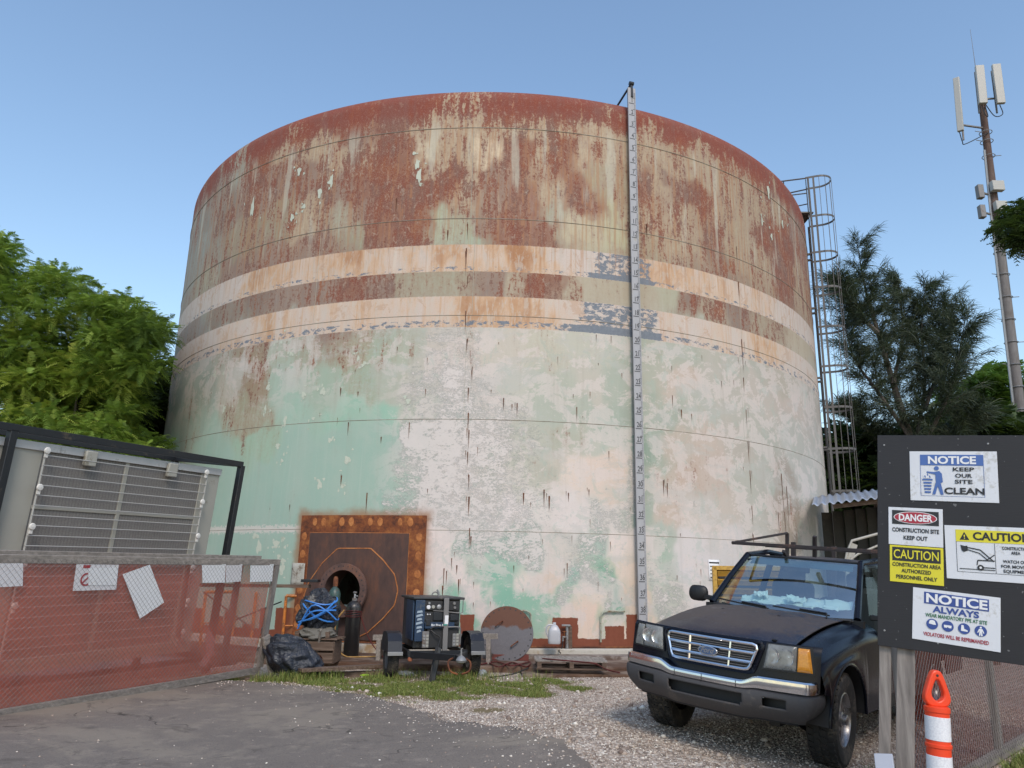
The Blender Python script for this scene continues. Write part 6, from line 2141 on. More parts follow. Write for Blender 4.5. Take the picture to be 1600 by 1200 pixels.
# ------------------------------------------------------------------ engine welder on its trailer
TW = Matrix.Translation((-1.17, 12.62, 0.0)) @ Matrix.Rotation(math.radians(17), 4, 'Z') @ Matrix.Scale(0.92, 4)
trl = thing('welder_trailer', 'small black two wheeled trailer with dark blue engine welder, tongue towards the camera', 'trailer', M=TW)
NAVY = paint('navy_paint', (0.008, 0.011, 0.020), 0.5, dirt=(0.09, 0.085, 0.08), amt=0.3, scale=4)
BLUE_D = paint('welder_blue', (0.013, 0.036, 0.080), 0.45, dirt=(0.07, 0.08, 0.09), amt=0.3, scale=4)
CHAR = paint('charcoal_paint', (0.032, 0.033, 0.036), 0.5, dirt=(0.10, 0.085, 0.07), amt=0.4, scale=6)


def wheel(parent, Mx, r, w, name='wheel', rimr=0.6, side=1):
    """wheel about local y axis"""
    Rz = Mx @ Matrix.Rotation(math.pi / 2, 4, 'X')
    prof = [(rimr * r, -w * 0.40), (r * 0.80, -w * 0.5), (r * 0.93, -w * 0.48), (r * 0.985, -w * 0.38), (r, -w * 0.2), (r, w * 0.2), (r * 0.985, w * 0.38), (r * 0.93, w * 0.48), (r * 0.80, w * 0.5), (rimr * r, w * 0.40)]
    o = MB().lathe(prof, 48, Rz, cap=False).build(name, M_['black_rubber'], parent)
    tr_ = MB()
    n = 40
    for i in range(n):
        for k, off in enumerate((-0.33, -0.11, 0.11, 0.33)):
            q = 2 * math.pi * (i + 0.5 * (k % 2)) / n
            Mt = Rz @ Matrix.Rotation(q, 4, 'Z') @ Matrix.Translation((r * (1.0 if abs(off) < .2 else 0.99), 0, off * w))
            tr_.box((0, 0, 0), (0.016, r * 0.105, w * 0.17), Mt @ Matrix.Rotation(0.3 * (1 if k % 2 else -1), 4, 'X'))
    t1 = tr_.build('tread', M_['black_rubber'], None, smooth=False)
    t1.parent = o
    t1.matrix_parent_inverse = (o.parent.matrix_basis @ o.matrix_parent_inverse).inverted() if False else Matrix.Identity(4)
    kind(t1, 'stuff')
    return o, Rz


for sx_ in (-1, 1):
    Mw = TW @ Matrix.Translation((sx_ * 0.70, 0, 0.325)) @ Matrix.Rotation(math.pi / 2, 4, 'Z')
    o, Rz = wheel(trl, Mw, 0.325, 0.185, rimr=0.58)
    rm = MB().lathe([(0.0, 0.03), (0.05, 0.035), (0.06, 0.02), (0.15, 0.0), (0.185, 0.06), (0.19, 0.075)], 24, Rz @ Matrix.Rotation(math.pi if sx_ < 0 else 0, 4, 'X'), cap=False)
    rm.lathe([(0.0, -0.03), (0.05, -0.035), (0.06, -0.02), (0.15, 0.0), (0.185, -0.06), (0.19, -0.075)], 24, Rz, cap=False).build('wheel_rim', M_['grey_steel'], trl)
    # fender: three-sided bent plate over the wheel
    b = MB()
    prof = [(-0.40, 0.42), (-0.36, 0.60), (-0.24, 0.715), (0.0, 0.74), (0.24, 0.715), (0.36, 0.60), (0.40, 0.42)]
    for k in range(len(prof) - 1):
        (y0, z0), (y1, z1) = prof[k], prof[k + 1]
        b.add([TW @ Vector((sx_ * 0.70 - 0.115, y0, z0)), TW @ Vector((sx_ * 0.70 + 0.115, y0, z0)), TW @ Vector((sx_ * 0.70 + 0.115, y1, z1)), TW @ Vector((sx_ * 0.70 - 0.115, y1, z1))], [(0, 1, 2, 3)])
    b.add([TW @ Vector((sx_ * 0.70 + sx_ * 0.115, y, z)) for y, z in prof] + [TW @ Vector((sx_ * 0.70 + sx_ * 0.115, 0, 0.42))], [tuple(range(8))])
    b.build('fender', NAVY, trl, solid=0.006)
    MB().box((sx_ * 0.70, -0.43, 0.41), (0.25, 0.03, 0.06), TW).build('fender_bracket', M_['galv'], trl, bevel=0.004)
    MB().lathe([(0.04, 0), (0.04, 0.02), (0.03, 0.03)], 12, TW @ Matrix.Translation((sx_ * 0.46, -0.46, 0.33)) @ Matrix.Rotation(math.pi / 2, 4, 'X')).build('side_marker', paint('marker_red', (0.30, 0.10, 0.05), 0.3), trl)
MB().bar(TW @ Vector((-0.62, 0, 0.325)), TW @ Vector((0.62, 0, 0.325)), 0.06, 0.06).build('axle', M_['black_steel'], trl)
for (a, c_) in (((-0.50, -0.46, 0.41), (0.50, -0.46, 0.41)), ((-0.50, 0.85, 0.41), (0.50, 0.85, 0.41)), ((-0.48, -0.46, 0.41), (-0.48, 0.85, 0.41)), ((0.48, -0.46, 0.41), (0.48, 0.85, 0.41)), ((-0.45, -0.46, 0.40), (0.12, -1.25, 0.42)), ((0.48, -0.46, 0.40), (0.18, -1.25, 0.42))):
    MB().bar(TW @ Vector(a), TW @ Vector(c_), 0.05, 0.09).build('frame_member', M_['black_steel'], trl, bevel=0.003)
# tongue coupler with cap and chain
MB().bar(TW @ Vector((0.15, -1.15, 0.43)), TW @ Vector((0.15, -1.45, 0.43)), 0.06, 0.06).build('tongue', M_['black_steel'], trl, bevel=0.004)
MB().lathe([(0.0, 0.0), (0.03, 0.0), (0.075, 0.02), (0.085, 0.05), (0.05, 0.10), (0.015, 0.12), (0.012, 0.22)], 20, TW @ Matrix.Translation((0.15, -1.48, 0.36))).build('coupler', M_['galv'], trl)
for sg in (-1, 1):
    pts = curve_pts([TW @ Vector((0.15 + sg * 0.04, -1.2, 0.42)), TW @ Vector((0.15 + sg * 0.17, -1.35, 0.38)), TW @ Vector((0.15 + sg * 0.15, -1.42, 0.25)), TW @ Vector((0.15 + sg * 0.03, -1.42, 0.20))], 16)
    MB().path(pts, 0.014, 5).build('safety_chain', M_['rust'], trl)
MB().bar(TW @ Vector((-0.02, -0.60, 0.52)), TW @ Vector((-0.12, -0.66, 0.0)), 0.09, 0.07, (0, 1, 0)).build('jack_leg', M_['black_steel'], trl, bevel=0.005)
# body
bx0, bx1, by0, by1, bz0, bz1 = -0.41, 0.41, -0.40, 0.85, 0.47, 1.29
MB().box(((bx0 + bx1) / 2, 0.27, (bz0 + bz1) / 2), (bx1 - bx0 - 0.04, by1 - by0 - 0.12, bz1 - bz0 - 0.03), TW).build('engine_housing', CHAR, trl, bevel=0.01)
MB().box((0, 0.22, bz1), (0.88, 1.30, 0.04), TW).build('top_cover', CHAR, trl, bevel=0.01)
MB().box((bx0 - 0.01, -0.05, 0.93), (0.03, 0.62, 0.64), TW).build('side_door', BLUE_D, trl, bevel=0.006)
MB().box((bx0 + 0.09, by0 - 0.012, 0.93), (0.16, 0.03, 0.66), TW).build('corner_panel', BLUE_D, trl, bevel=0.006)
for k, (z, w_) in enumerate(((1.05, 0.10), (0.99, 0.12), (0.93, 0.09), (0.87, 0.12), (0.80, 0.10), (0.74, 0.08))):
    MB().prism([(-w_ / 2, 0), (w_ / 2, 0.012), (w_ / 2 - 0.015, 0.045), (-w_ / 2 + 0.01, 0.035)], 0.002, TW @ Matrix.Translation((bx0 + 0.085, by0 - 0.029, z)) @ Matrix.Rotation(math.pi / 2, 4, 'X') @ Matrix.Rotation(0.15 * (k % 2), 4, 'Z')).build('worn_lettering', paint('worn_letters', (0.30, 0.36, 0.42), 0.6), trl, smooth=False)
# front instrument face
fy = by0 - 0.005
for (x0, x1, z0, z1) in ((-0.24, 0.06, 1.10, 1.25), (0.17, 0.36, 1.10, 1.25), (-0.24, 0.06, 0.88, 1.07), (0.17, 0.36, 0.88, 1.07), (-0.18, 0.36, 0.50, 0.80)):
    MB().box(((x0 + x1) / 2, fy + 0.005, (z0 + z1) / 2), (x1 - x0, 0.02, z1 - z0), TW).build('recessed_panel', M_['ink_black'], trl, bevel=0.003)
for (x, z, r, m) in ((-0.17, 1.21, 0.022, 'galv'), (-0.18, 1.145, 0.034, 'paper'), (-0.10, 1.15, 0.030, 'beige'), (0.0, 1.15, 0.04, 'galv'), (0.26, 1.21, 0.026, 'grey_steel'), (0.27, 1.14, 0.024, 'grey_steel'), (-0.19, 1.03, 0.012, 'paper'), (-0.15, 1.03, 0.010, 'paper')):
    MB().lathe([(0, 0), (r, 0), (r, 0.012), (r * 0.8, 0.018)], 16, TW @ Matrix.Translation((x, fy - 0.006, z)) @ Matrix.Rotation(math.pi / 2, 4, 'X')).build('gauge_dial', M_[m], trl)
for (x, z, w_, h_) in ((-0.02, 1.0, 0.16, 0.13), (-0.18, 0.90, 0.08, 0.10), (0.26, 0.98, 0.14, 0.10)):
    MB().box((x, fy - 0.02, z), (w_, 0.05, h_), TW).build('control_box', M_['black_steel'], trl, bevel=0.006)
MB().box((0.02, fy - 0.01, 0.855), (0.50, 0.04, 0.10), TW).build('name_strip', BLUE_D, trl, bevel=0.003)
text('Big Blue 400', 0.05, M_['ink_white'], trl, Matrix.Translation((0.0, fy - 0.032, 0.86)) @ Matrix.Rotation(math.pi / 2, 4, 'X'), 'lettering', bold=0.001)
MB().box((0.115, fy - 0.05, 0.87), (0.085, 0.03, 0.86), TW).build('lifting_strap', M_['grey_steel'], trl, bevel=0.004)
MB().box((0.105, fy - 0.068, 0.95), (0.06, 0.004, 0.14), TW @ Matrix.Rotation(0.02, 4, 'Y')).build('paper_tag', M_['paper'], trl, smooth=False)
MB().box((0.105, fy - 0.068, 0.868), (0.06, 0.004, 0.022), TW).build('green_tag', paint('green_tag', (0.02, 0.25, 0.20), 0.5), trl, smooth=False)
for (x0, x1, z0, z1) in ((-0.27, -0.16, 0.50, 0.76), (0.24, 0.36, 0.52, 0.72)):
    MB().box(((x0 + x1) / 2, fy - 0.03, (z0 + z1) / 2), (x1 - x0, 0.04, z1 - z0), TW).build('outlet_box', M_['grey_steel'], trl, bevel=0.004)
    for k in range(4):
        for j in range(2):
            MB().box((x0 + 0.03 + 0.055 * j, fy - 0.053, z0 + 0.035 + 0.052 * k), (0.04, 0.006, 0.034), TW).build('socket', M_['galv'] if j == 0 else M_['beige'], trl, smooth=False)
for (pts, r) in (([(-0.14, fy - 0.06, 0.80), (-0.05, fy - 0.07, 0.84), (0.08, fy - 0.07, 0.83)], 0.012), ([(0.15, fy - 0.06, 0.83), (0.33, fy - 0.06, 0.83), (0.37, fy - 0.06, 0.78), (0.37, fy - 0.06, 0.55)], 0.011), ([(-0.13, fy - 0.05, 0.78), (-0.06, fy - 0.09, 0.72), (0.02, fy - 0.10, 0.66), (-0.06, fy - 0.25, 0.50), (-0.16, fy - 0.4, 0.25), (-0.18, fy - 0.45, 0.02)], 0.012), ([(-0.10, fy - 0.02, 1.09), (0.05, fy - 0.05, 1.085), (0.1, fy - 0.04, 1.09)], 0.006), ([(0.16, fy - 0.02, 1.07), (0.38, fy - 0.05, 1.06), (0.40, fy - 0.05, 1.12), (0.41, fy - 0.02, 1.27)], 0.008)):
    MB().path(curve_pts([TW @ Vector(p) for p in pts], 16), r, 6).build('cable', M_['grey_steel'] if r < 0.0115 else M_['black_hose'], trl)
MB().path([TW @ Vector((0.0 + 0.055 * math.cos(q), -0.05, 1.325 + 0.06 * math.sin(q))) for q in [math.pi * i / 12 for i in range(13)]], 0.011, 6).build('lifting_eye', M_['grey_steel'], trl)
MB().path([TW @ Vector((0.09, 0.1, 1.30)), TW @ Vector((0.09, 0.1, 1.38)), TW @ Vector((0.06, 0.1, 1.42))], 0.016, 8).build('exhaust_stub', M_['galv'], trl)

# small white square note and red valve box on shell behind trailer
# ------------------------------------------------------------------ yellow louvred machine behind the pickup
yq = atY(1113, 885, 11.6)
ym = thing('yellow_machine', 'yellow machine with louvred front, behind the pickup on its right side', 'machine', (yq.x + 0.5, yq.y, 0))
YM = Matrix.Translation((yq.x, yq.y, yq.z)) @ Matrix.Rotation(math.radians(-14), 4, 'Z')
MB().box((0.55, 0.45, -0.75), (1.10, 0.85, 1.5), YM).build('cabinet', M_['yellow_paint'], ym, bevel=0.015)
for k in range(7):
    z = -0.10 - 0.125 * k
    b = MB()
    b.add([YM @ Vector(v) for v in ((0.07, 0.0, z - 0.045), (1.02, 0.0, z - 0.045), (1.02, -0.055, z + 0.03), (0.07, -0.055, z + 0.03), (0.07, 0.02, z + 0.045), (1.02, 0.02, z + 0.045))], [(0, 1, 2, 3), (3, 2, 5, 4), (0, 3, 4), (1, 5, 2)])
    b.build('louvre', M_['yellow_paint'], ym)
    MB().box((0.545, 0.012, z - 0.055), (0.93, 0.03, 0.03), YM).build('louvre_gap', M_['ink_black'], ym, smooth=False)
for (x, z, w_, h_) in ((0.545, -0.02, 1.10, 0.06), (0.03, -0.5, 0.06, 1.0), (1.07, -0.5, 0.06, 1.0)):
    MB().box((x, -0.03, z), (w_, 0.06, h_), YM).build('frame', M_['yellow_paint'], ym, bevel=0.004)
for sx_ in (0.1, 1.0):
    for yy in (0.1, 0.8):
        p = YM @ Vector((sx_, yy, -1.5))
        MB().bar(p, Vector((p.x, p.y, 0)), 0.08, 0.08).build('leg', M_['yellow_paint'], ym)

# ------------------------------------------------------------------ corrugated shelter at the right
RF = paint('galvanised_sheet', (0.36, 0.40, 0.47), 0.42, 0.4, dirt=(0.22, 0.20, 0.18), amt=0.2)
sl = atY(1268, 790, 17.0)
sr = atY(1372, 778, 16.6)
shd = thing('corrugated_shelter', 'open shelter with wavy galvanised roof at the right of the tank', 'shelter', (sr.x + 1, 17, 0))
dirn = (sr - sl).normalized()
b = MB()
Lr = 3.6
b.grid(lambda u, v: sl + dirn * (Lr * u) + Vector((1.1, 2.6, 0.48)) * v + Vector((0, 0, 0.028 * math.sin(u * Lr / 0.17 * 2 * math.pi))), 220, 6)
b.build('roof_sheet', RF, shd, solid=0.004)
for v in (0.08, 0.9):
    p = sl + dirn * 0.45 + Vector((1.1 * v, 2.6 * v, 0.48 * v - 0.09))
    MB().bar(p, p + dirn * (Lr - 0.5), 0.05, 0.10).build('purlin', M_['wood_brown'], shd)
for (u, v) in ((1.45, 0.08), (3.3, 0.08), (1.45, 0.9), (3.3, 0.9)):
    p = sl + dirn * u + Vector((1.1 * v, 2.6 * v, 0.48 * v - 0.14))
    MB().bar(p, Vector((p.x, p.y, 0)), 0.09, 0.09).build('post', M_['wood_brown'], shd)
dw = paint('dark_boarding', (0.030, 0.028, 0.024), 0.8, dirt=(0.06, 0.05, 0.04), amt=0.4)
for k in range(9):
    p = sl + dirn * (1.25 + 0.26 * k) + Vector((0, 2.45, 0))
    MB().box((p.x, p.y, (p.z - 0.1) / 2), (0.262, 0.025, p.z - 0.1)).build('wall_board', dw, shd, bevel=0.003)

# beige tube rack standing beside the shelter
rk = thing('tube_rack', 'beige bent tube rack standing behind the pickup roof', 'rack', atZ(1340, 930, 0.0) * 0 + Vector((atY(1330, 900, 13.0).x, 13.0, 0)))
cream = paint('cream_tube', (0.36, 0.34, 0.30), 0.5, dirt=(0.15, 0.10, 0.07), amt=0.4)
for pts, r in (([(1318, 893), (1324, 862), (1331, 845), (1375, 833), (1430, 820)], 0.022), ([(1322, 880), (1340, 866), (1375, 851), (1430, 836)], 0.018)):
    MB().path([atY(x, y, 13.0) for x, y in pts], r, 8).build('rail', cream, rk)
MB().bar(atY(1335, 850, 13.02), atY(1322, 895, 13.02), 0.10, 0.03, (0, 1, 0)).build('gusset', cream, rk)
for x in (1322, 1425):
    p = atY(x, 880, 13.0)
    MB().bar(p, Vector((p.x, p.y, 0)), 0.05, 0.05).build('leg', cream, rk)

# ------------------------------------------------------------------ pickup truck
PK = Matrix.Translation((2.193, 7.458, 0.118)) @ Matrix.Rotation(TR_YAW, 4, 'Z') @ Matrix.Rotation(math.radians(0.57), 4, 'Y') @ Matrix.Rotation(TR_ROLL, 4, 'X')
truck = thing('pickup_truck', 'dark navy pickup truck with chrome bumper, roof rack and pale papers on the dashboard', 'pickup truck', M=PK)


def pk(x, y, z):
    return PK @ Vector((x, y, z))


def xn(y):
    return 0.785 - 0.17 * (abs(y) / 0.86) ** 2.4


def nose(y, z):
    return xn(y) - (z - 0.66) * 0.12


t = NT('navy_bodywork')
P = t.obj()
n1 = t.noise(P, 2.2, 5, 0.6)
n2 = t.noise(P, 40, 3, 0.7)
geo = t.node('ShaderNodeNewGeometry')
c = t.mix(n1, (0.003, 0.004, 0.008), (0.006, 0.008, 0.016))
t.bsdf(c, t.math('MULTIPLY_ADD', n1, 0.18, 0.16), 0.0, bump=n2, bstr=0.02, bdist=0.001, **{'Coat Weight': 0.14, 'Coat Roughness': 0.10, 'Specular IOR Level': 0.2})
BODY = t.m
# the bonnet and roof: oxidised clear coat, brownish and matt with blue showing through
t = NT('oxidised_bonnet')
P = t.obj()
n1 = t.noise(P, 2.6, 6, 0.62, 0.4)
n2 = t.noise(P, 60, 4, 0.75)
n3 = t.noise(P, 9, 6, 0.75, 0.8)
m = t.step(t.math('ADD', t.math('MULTIPLY', n1, 0.55), t.math('MULTIPLY', n3, 0.45)), 0.40, 0.52)
sx3 = t.node('ShaderNodeSeparateXYZ')
t.plug(sx3.inputs[0], t.node('ShaderNodeAttribute', attribute_name='along').outputs['Vector'])
m = t.math('MULTIPLY', m, t.step(t.math('ADD', sx3.outputs[0], t.math('MULTIPLY', n1, 0.25)), 0.22, 0.42))
c = t.mix(m, (0.012, 0.017, 0.034), (0.062, 0.050, 0.047))
c = t.mix(t.math('MULTIPLY', t.step(n2, 0.52, 0.66), 0.5), c, (0.125, 0.105, 0.10))
t.bsdf(c, t.math('MULTIPLY_ADD', m, 0.25, 0.36), 0.0, bump=n2, bstr=0.08, bdist=0.001)
HOODM = t.m
GREYP = paint('grey_bumper_plastic', (0.062, 0.058, 0.060), 0.62, dirt=(0.12, 0.105, 0.095), amt=0.3, scale=3)
BLKP = paint('black_trim_plastic', (0.012, 0.012, 0.013), 0.5)

HX0, HX1 = 0.80, -0.60


def hood_z(u, y):
    return 0.972 + 0.175 * (1 - (1 - u) ** 2.0) - 0.035 * (y / 0.66) ** 2 * (1 - 0.2 * u) - 0.045 * math.exp(-u * 26)


def hood_pt(u, v):
    y = (v - 0.5) * 2 * 0.645
    xf = xn(y) - 0.045
    xr = -0.52 - 0.15 * (y / 0.66) ** 2
    bul = 0.010 * math.exp(-((abs(y) - 0.30) / 0.10) ** 2) * min(1, u * 4)
    return pk(xf * (1 - u) + xr * u, y, hood_z(u, y) + bul)


b = MB()
b.grid(hood_pt, 36, 40)
o = b.build('bonnet', HOODM, truck, solid=0.012)
at = o.data.attributes.new('along', 'FLOAT_VECTOR', 'POINT')
at.data.foreach_set('vector', np.stack([np.repeat(np.arange(36) / 35, 40), np.zeros(1440), np.zeros(1440)], -1).astype(np.float32).ravel())


def fender_pt(side, xr=-0.98):
    def fn(u, v):
        # v 0 bonnet edge .. 1 lower edge
        if v < 0.45:
            q = v / 0.45 * math.pi / 2
            y = 0.655 + 0.225 * math.sin(q)
            drop = 0.015 + 0.165 * (1 - math.cos(q))
        else:
            y = 0.88
        xf = nose(min(y, 0.86), 0.9) - 0.03
        x = xf * (1 - u) + xr * u
        uu = min(1, max(0, (xf - x) / (HX0 - HX1)))
        zt_ = hood_z(uu, 0.64)
        if v < 0.45:
            z = zt_ - drop
        else:
            k = (v - 0.45) / 0.55
            zs = zt_ - 0.18
            arch = 0.37 + math.sqrt(max(0, 0.445 ** 2 - x ** 2)) if abs(x) < 0.445 else (0.62 if x > 0 else 0.36)
            if abs(x) < 0.445:
                arch = max(arch, 0.36)
            z = zs + (arch - zs) * k
            y = 0.88 + 0.022 * math.sin(min(1, k) * math.pi) * 0.6 + (0.018 * k if abs(x) < 0.5 else 0)
        return pk(x, side * y, z)
    return fn


for sd in (1, -1):
    b = MB()
    b.grid(fender_pt(sd), 64, 26)
    b.build('front_wing', BODY, truck)
    # wheel arch lip and dark liner
    pts = [pk(0.452 * math.cos(q), sd * 0.897, 0.37 + 0.452 * math.sin(q)) for q in [math.pi * i / 24 for i in range(25)]]
    MB().path(pts, 0.013, 6).build('arch_lip', BODY, truck)
    b = MB()
    b.grid(lambda u, v: pk(0.448 * math.cos(math.pi * u), sd * (0.89 - 0.32 * v), 0.37 + 0.448 * math.sin(math.pi * u)), 25, 2)
    b.add([pk(0.448 * math.cos(q), sd * 0.56, 0.37 + 0.448 * math.sin(q)) for q in [math.pi * i / 24 for i in range(25)]] + [pk(0, sd * 0.56, 0.2)], [tuple(range(26))])
    b.build('arch_liner', M_['ink_black'], truck)

# door, cab side, bed side
def side_panel(name, x0, x1, z0, z1, m, sd, arch=None, y=0.885):
    b = MB()

    def fn(u, v):
        x = x0 + (x1 - x0) * u
        zb = z0
        if arch is not None and abs(x - arch) < 0.445:
            zb = 0.37 + math.sqrt(0.445 ** 2 - (x - arch) ** 2)
        z = zb + (z1 - zb) * v
        return pk(x, sd * (y - 0.03 * max(0, (z - 0.95) / 0.2) ** 2 + 0.006 * math.sin(v * math.pi)), z)
    b.grid(fn, 40, 10)
    return b.build(name, m, truck, solid=0.01)


for sd in (1, -1):
    side_panel('door', -0.99, -2.14, 0.40, 1.13, BODY, sd)
    side_panel('cab_corner', -2.155, -2.62, 0.40, 1.13, BODY, sd)
    side_panel('bed_side', -2.66, -4.25, 0.44, 1.10, BODY, sd, arch=-3.0)
    MB().bar(pk(-0.95, sd * 0.87, 0.40), pk(-2.60, sd * 0.87, 0.40), 0.05, 0.10, (0, 0, 1)).build('sill', BLKP, truck)
    h_ = MB().box((-1.98, sd * 0.90, 0.99), (0.16, 0.035, 0.035), PK).build('door_handle', BLKP, truck, bevel=0.008)
    # upper frame
    A0, A1 = (-0.74, sd * 0.74, 1.135), (-1.30, sd * 0.605, 1.655)
    MB().path([pk(*A0), pk(-1.02, sd * 0.675, 1.41), pk(*A1)], [0.035, 0.03, 0.03], 8).build('windscreen_pillar', BODY, truck)
    MB().path([pk(*A1), pk(-1.9, sd * 0.62, 1.70), pk(-2.45, sd * 0.61, 1.67)], 0.03, 8).build('roof_rail', BODY, truck)
    MB().bar(pk(-2.12, sd * 0.82, 1.13), pk(-2.10, sd * 0.64, 1.67), 0.06, 0.05).build('door_pillar', BODY, truck)
    MB().bar(pk(-2.62, sd * 0.82, 1.12), pk(-2.48, sd * 0.62, 1.67), 0.07, 0.05).build('rear_pillar', BODY, truck)
b = MB()
b.add([pk(-2.62, -0.82, 1.13), pk(-2.62, 0.82, 1.13), pk(-2.62, 0.82, 0.45), pk(-2.62, -0.82, 0.45)], [(0, 1, 2, 3)])
b.build('cab_back', BODY, truck, solid=0.02)
MB().box((-3.45, 0, 0.60), (1.6, 1.66, 0.04), PK).build('bed_floor', BLKP, truck)
MB().box((-4.25, 0, 0.80), (0.05, 1.70, 0.56), PK).build('tailgate', BODY, truck, bevel=0.01)
MB().box((-1.6, 0, 0.45), (2.1, 1.62, 0.06), PK).build('floor_pan', BLKP, truck)
MB().box((-0.75, 0, 0.80), (0.06, 1.60, 0.66), PK).build('bulkhead', BLKP, truck)
MB().box((-0.2, 0, 0.72), (1.2, 1.0, 0.40), PK).build('engine_bay', M_['ink_black'], truck, bevel=0.05)
for yy in (-0.38, 0.38):
    MB().box((-1.9, yy, 0.33), (4.4, 0.09, 0.13), PK).build('chassis_rail', M_['ink_black'], truck)
MB().tube(pk(0, -0.70, 0.36), pk(0, 0.70, 0.36), 0.05, 8).build('front_axle', M_['ink_black'], truck)
MB().tube(pk(-3.0, -0.70, 0.36), pk(-3.0, 0.70, 0.36), 0.06, 8).build('rear_axle', M_['ink_black'], truck)


def roof_pt(u, v):
    y = (v - 0.5) * 2 * 0.62
    x = -1.275 - 0.02 * 0 - (1.2) * u - 0.06 * (y / 0.62) ** 2 * (1 - u)
    z = 1.645 + 0.030 * math.sin(min(1, u * 1.3) * math.pi / 2) - 0.045 * (abs(y) / 0.62) ** 3 - 0.03 * max(0, u - 0.8)
    return pk(x, y, z)


b = MB()
b.grid(roof_pt, 20, 24)
o = b.build('roof', HOODM, truck, solid=0.02)
at = o.data.attributes.new('along', 'FLOAT_VECTOR', 'POINT')
at.data.foreach_set('vector', np.ones(20 * 24 * 3, dtype=np.float32))
# glass
t = NT('windscreen_glass')
fr = t.node('ShaderNodeFresnel')
fr.inputs[0].default_value = 1.52
tr = t.node('ShaderNodeBsdfTransparent')
t.plug(tr.inputs[0], (0.74, 0.84, 0.82))
gl = t.node('ShaderNodeBsdfGlossy')
gl.inputs['Roughness'].default_value = 0.03
t.plug(gl.inputs[0], (0.9, 0.93, 0.92))
df = t.node('ShaderNodeBsdfDiffuse')
t.plug(df.inputs[0], (0.30, 0.33, 0.33))
mx = t.node('ShaderNodeMixShader')
t.plug(mx.inputs[0], t.math('ADD', t.math('MULTIPLY', fr.outputs[0], 0.42), 0.02, clamp=True))
t.t.links.new(tr.outputs[0], mx.inputs[1])
t.t.links.new(gl.outputs[0], mx.inputs[2])
m2 = t.node('ShaderNodeMixShader')
dn = t.noise(t.obj(), 5, 4, 0.6)
t.plug(m2.inputs[0], t.math('MULTIPLY', t.step(dn, 0.4, 0.8), 0.10))
t.t.links.new(mx.outputs[0], m2.inputs[1])
t.t.links.new(df.outputs[0], m2.inputs[2])
t.t.links.new(m2.outputs[0], t.out.inputs[0])
GLASS = t.m


def wind_pt(u, v):
    y = (v - 0.5) * 2
    yb, yt = 0.73 * y, 0.60 * y
    xb, xt = -0.585 - 0.155 * y * y, -1.285 - 0.045 * y * y
    return pk(xb * (1 - u) + xt * u, yb * (1 - u) + yt * u, 1.12 * (1 - u) + 1.655 * u + 0.02 * math.sin(u * math.pi))


b = MB()
b.grid(wind_pt, 12, 24)
b.build('windscreen', GLASS, truck)
b = MB()
b.path([wind_pt(0, i / 24) for i in range(25)], 0.012, 6).path([wind_pt(1, i / 24) for i in range(25)], 0.014, 6)
b.build('windscreen_seal', BLKP, truck)
# tinted band behind the glass top
b = MB()
b.grid(lambda u, v: wind_pt(0.83 + 0.14 * u, 0.06 + 0.88 * v) + (PK.to_3x3() @ Vector((-0.02, 0, -0.01))), 3, 12)
b.build('shade_band', paint('shade_band', (0.06, 0.12, 0.15), 0.3), truck)
for sd in (1, -1):
    b = MB()
    b.add([pk(-0.80, sd * 0.83, 1.135), pk(-2.10, sd * 0.835, 1.135), pk(-2.10, sd * 0.65, 1.655), pk(-1.32, sd * 0.635, 1.64)], [(0, 1, 2, 3)])
    b.build('side_window', GLASS, truck)
    b = MB()
    b.add([pk(-2.15, sd * 0.835, 1.135), pk(-2.58, sd * 0.82, 1.135), pk(-2.48, sd * 0.64, 1.645), pk(-2.14, sd * 0.65, 1.655)], [(0, 1, 2, 3)])
    b.build('quarter_window', GLASS, truck)
b = MB()
b.add([pk(-2.60, -0.76, 1.14), pk(-2.60, 0.76, 1.14), pk(-2.48, 0.60, 1.64), pk(-2.48, -0.60, 1.64)], [(0, 1, 2, 3)])
b.build('rear_window', GLASS, truck)
# cabin
DASH = paint('dash_plastic', (0.022, 0.024, 0.026), 0.6)
b = MB()
b.grid(lambda u, v: pk(-0.66 - 0.42 * u - 0.0, (v - 0.5) * 1.40, 1.115 + 0.02 * math.sin(u * math.pi) - 0.10 * max(0, u - .8) * 5), 10, 10)
b.build('dashboard', DASH, truck, solid=0.03)
for yy in (-0.36, 0.36):
    MB().box((-1.75, yy, 0.75), (0.5, 0.5, 0.22), PK).build('seat', paint('seat_cloth', (0.05, 0.055, 0.06), 0.9), truck, bevel=0.05)
    MB().box((-2.0, yy, 1.08), (0.16, 0.48, 0.62), PK @ Matrix.Rotation(0.0, 4, 'Y')).build('seat_back', paint('seat_back_cloth', (0.05, 0.055, 0.06), 0.9), truck, bevel=0.06)
    MB().box((-2.03, yy, 1.45), (0.10, 0.26, 0.16), PK).build('headrest', paint('headrest_cloth', (0.05, 0.055, 0.06), 0.9), truck, bevel=0.04)
sw = [pk(-1.22 + 0.07 * math.sin(q), 0.36 + 0.19 * math.cos(q), 1.12 + 0.17 * math.sin(q)) for q in [2 * math.pi * i / 28 for i in range(28)]]
MB().path(sw, 0.015, 6, closed=True).build('steering_wheel', BLKP, truck)
MB().box((-1.22, 0.0, 1.545), (0.03, 0.24, 0.07), PK).build('interior_mirror', BLKP, truck, bevel=0.012)
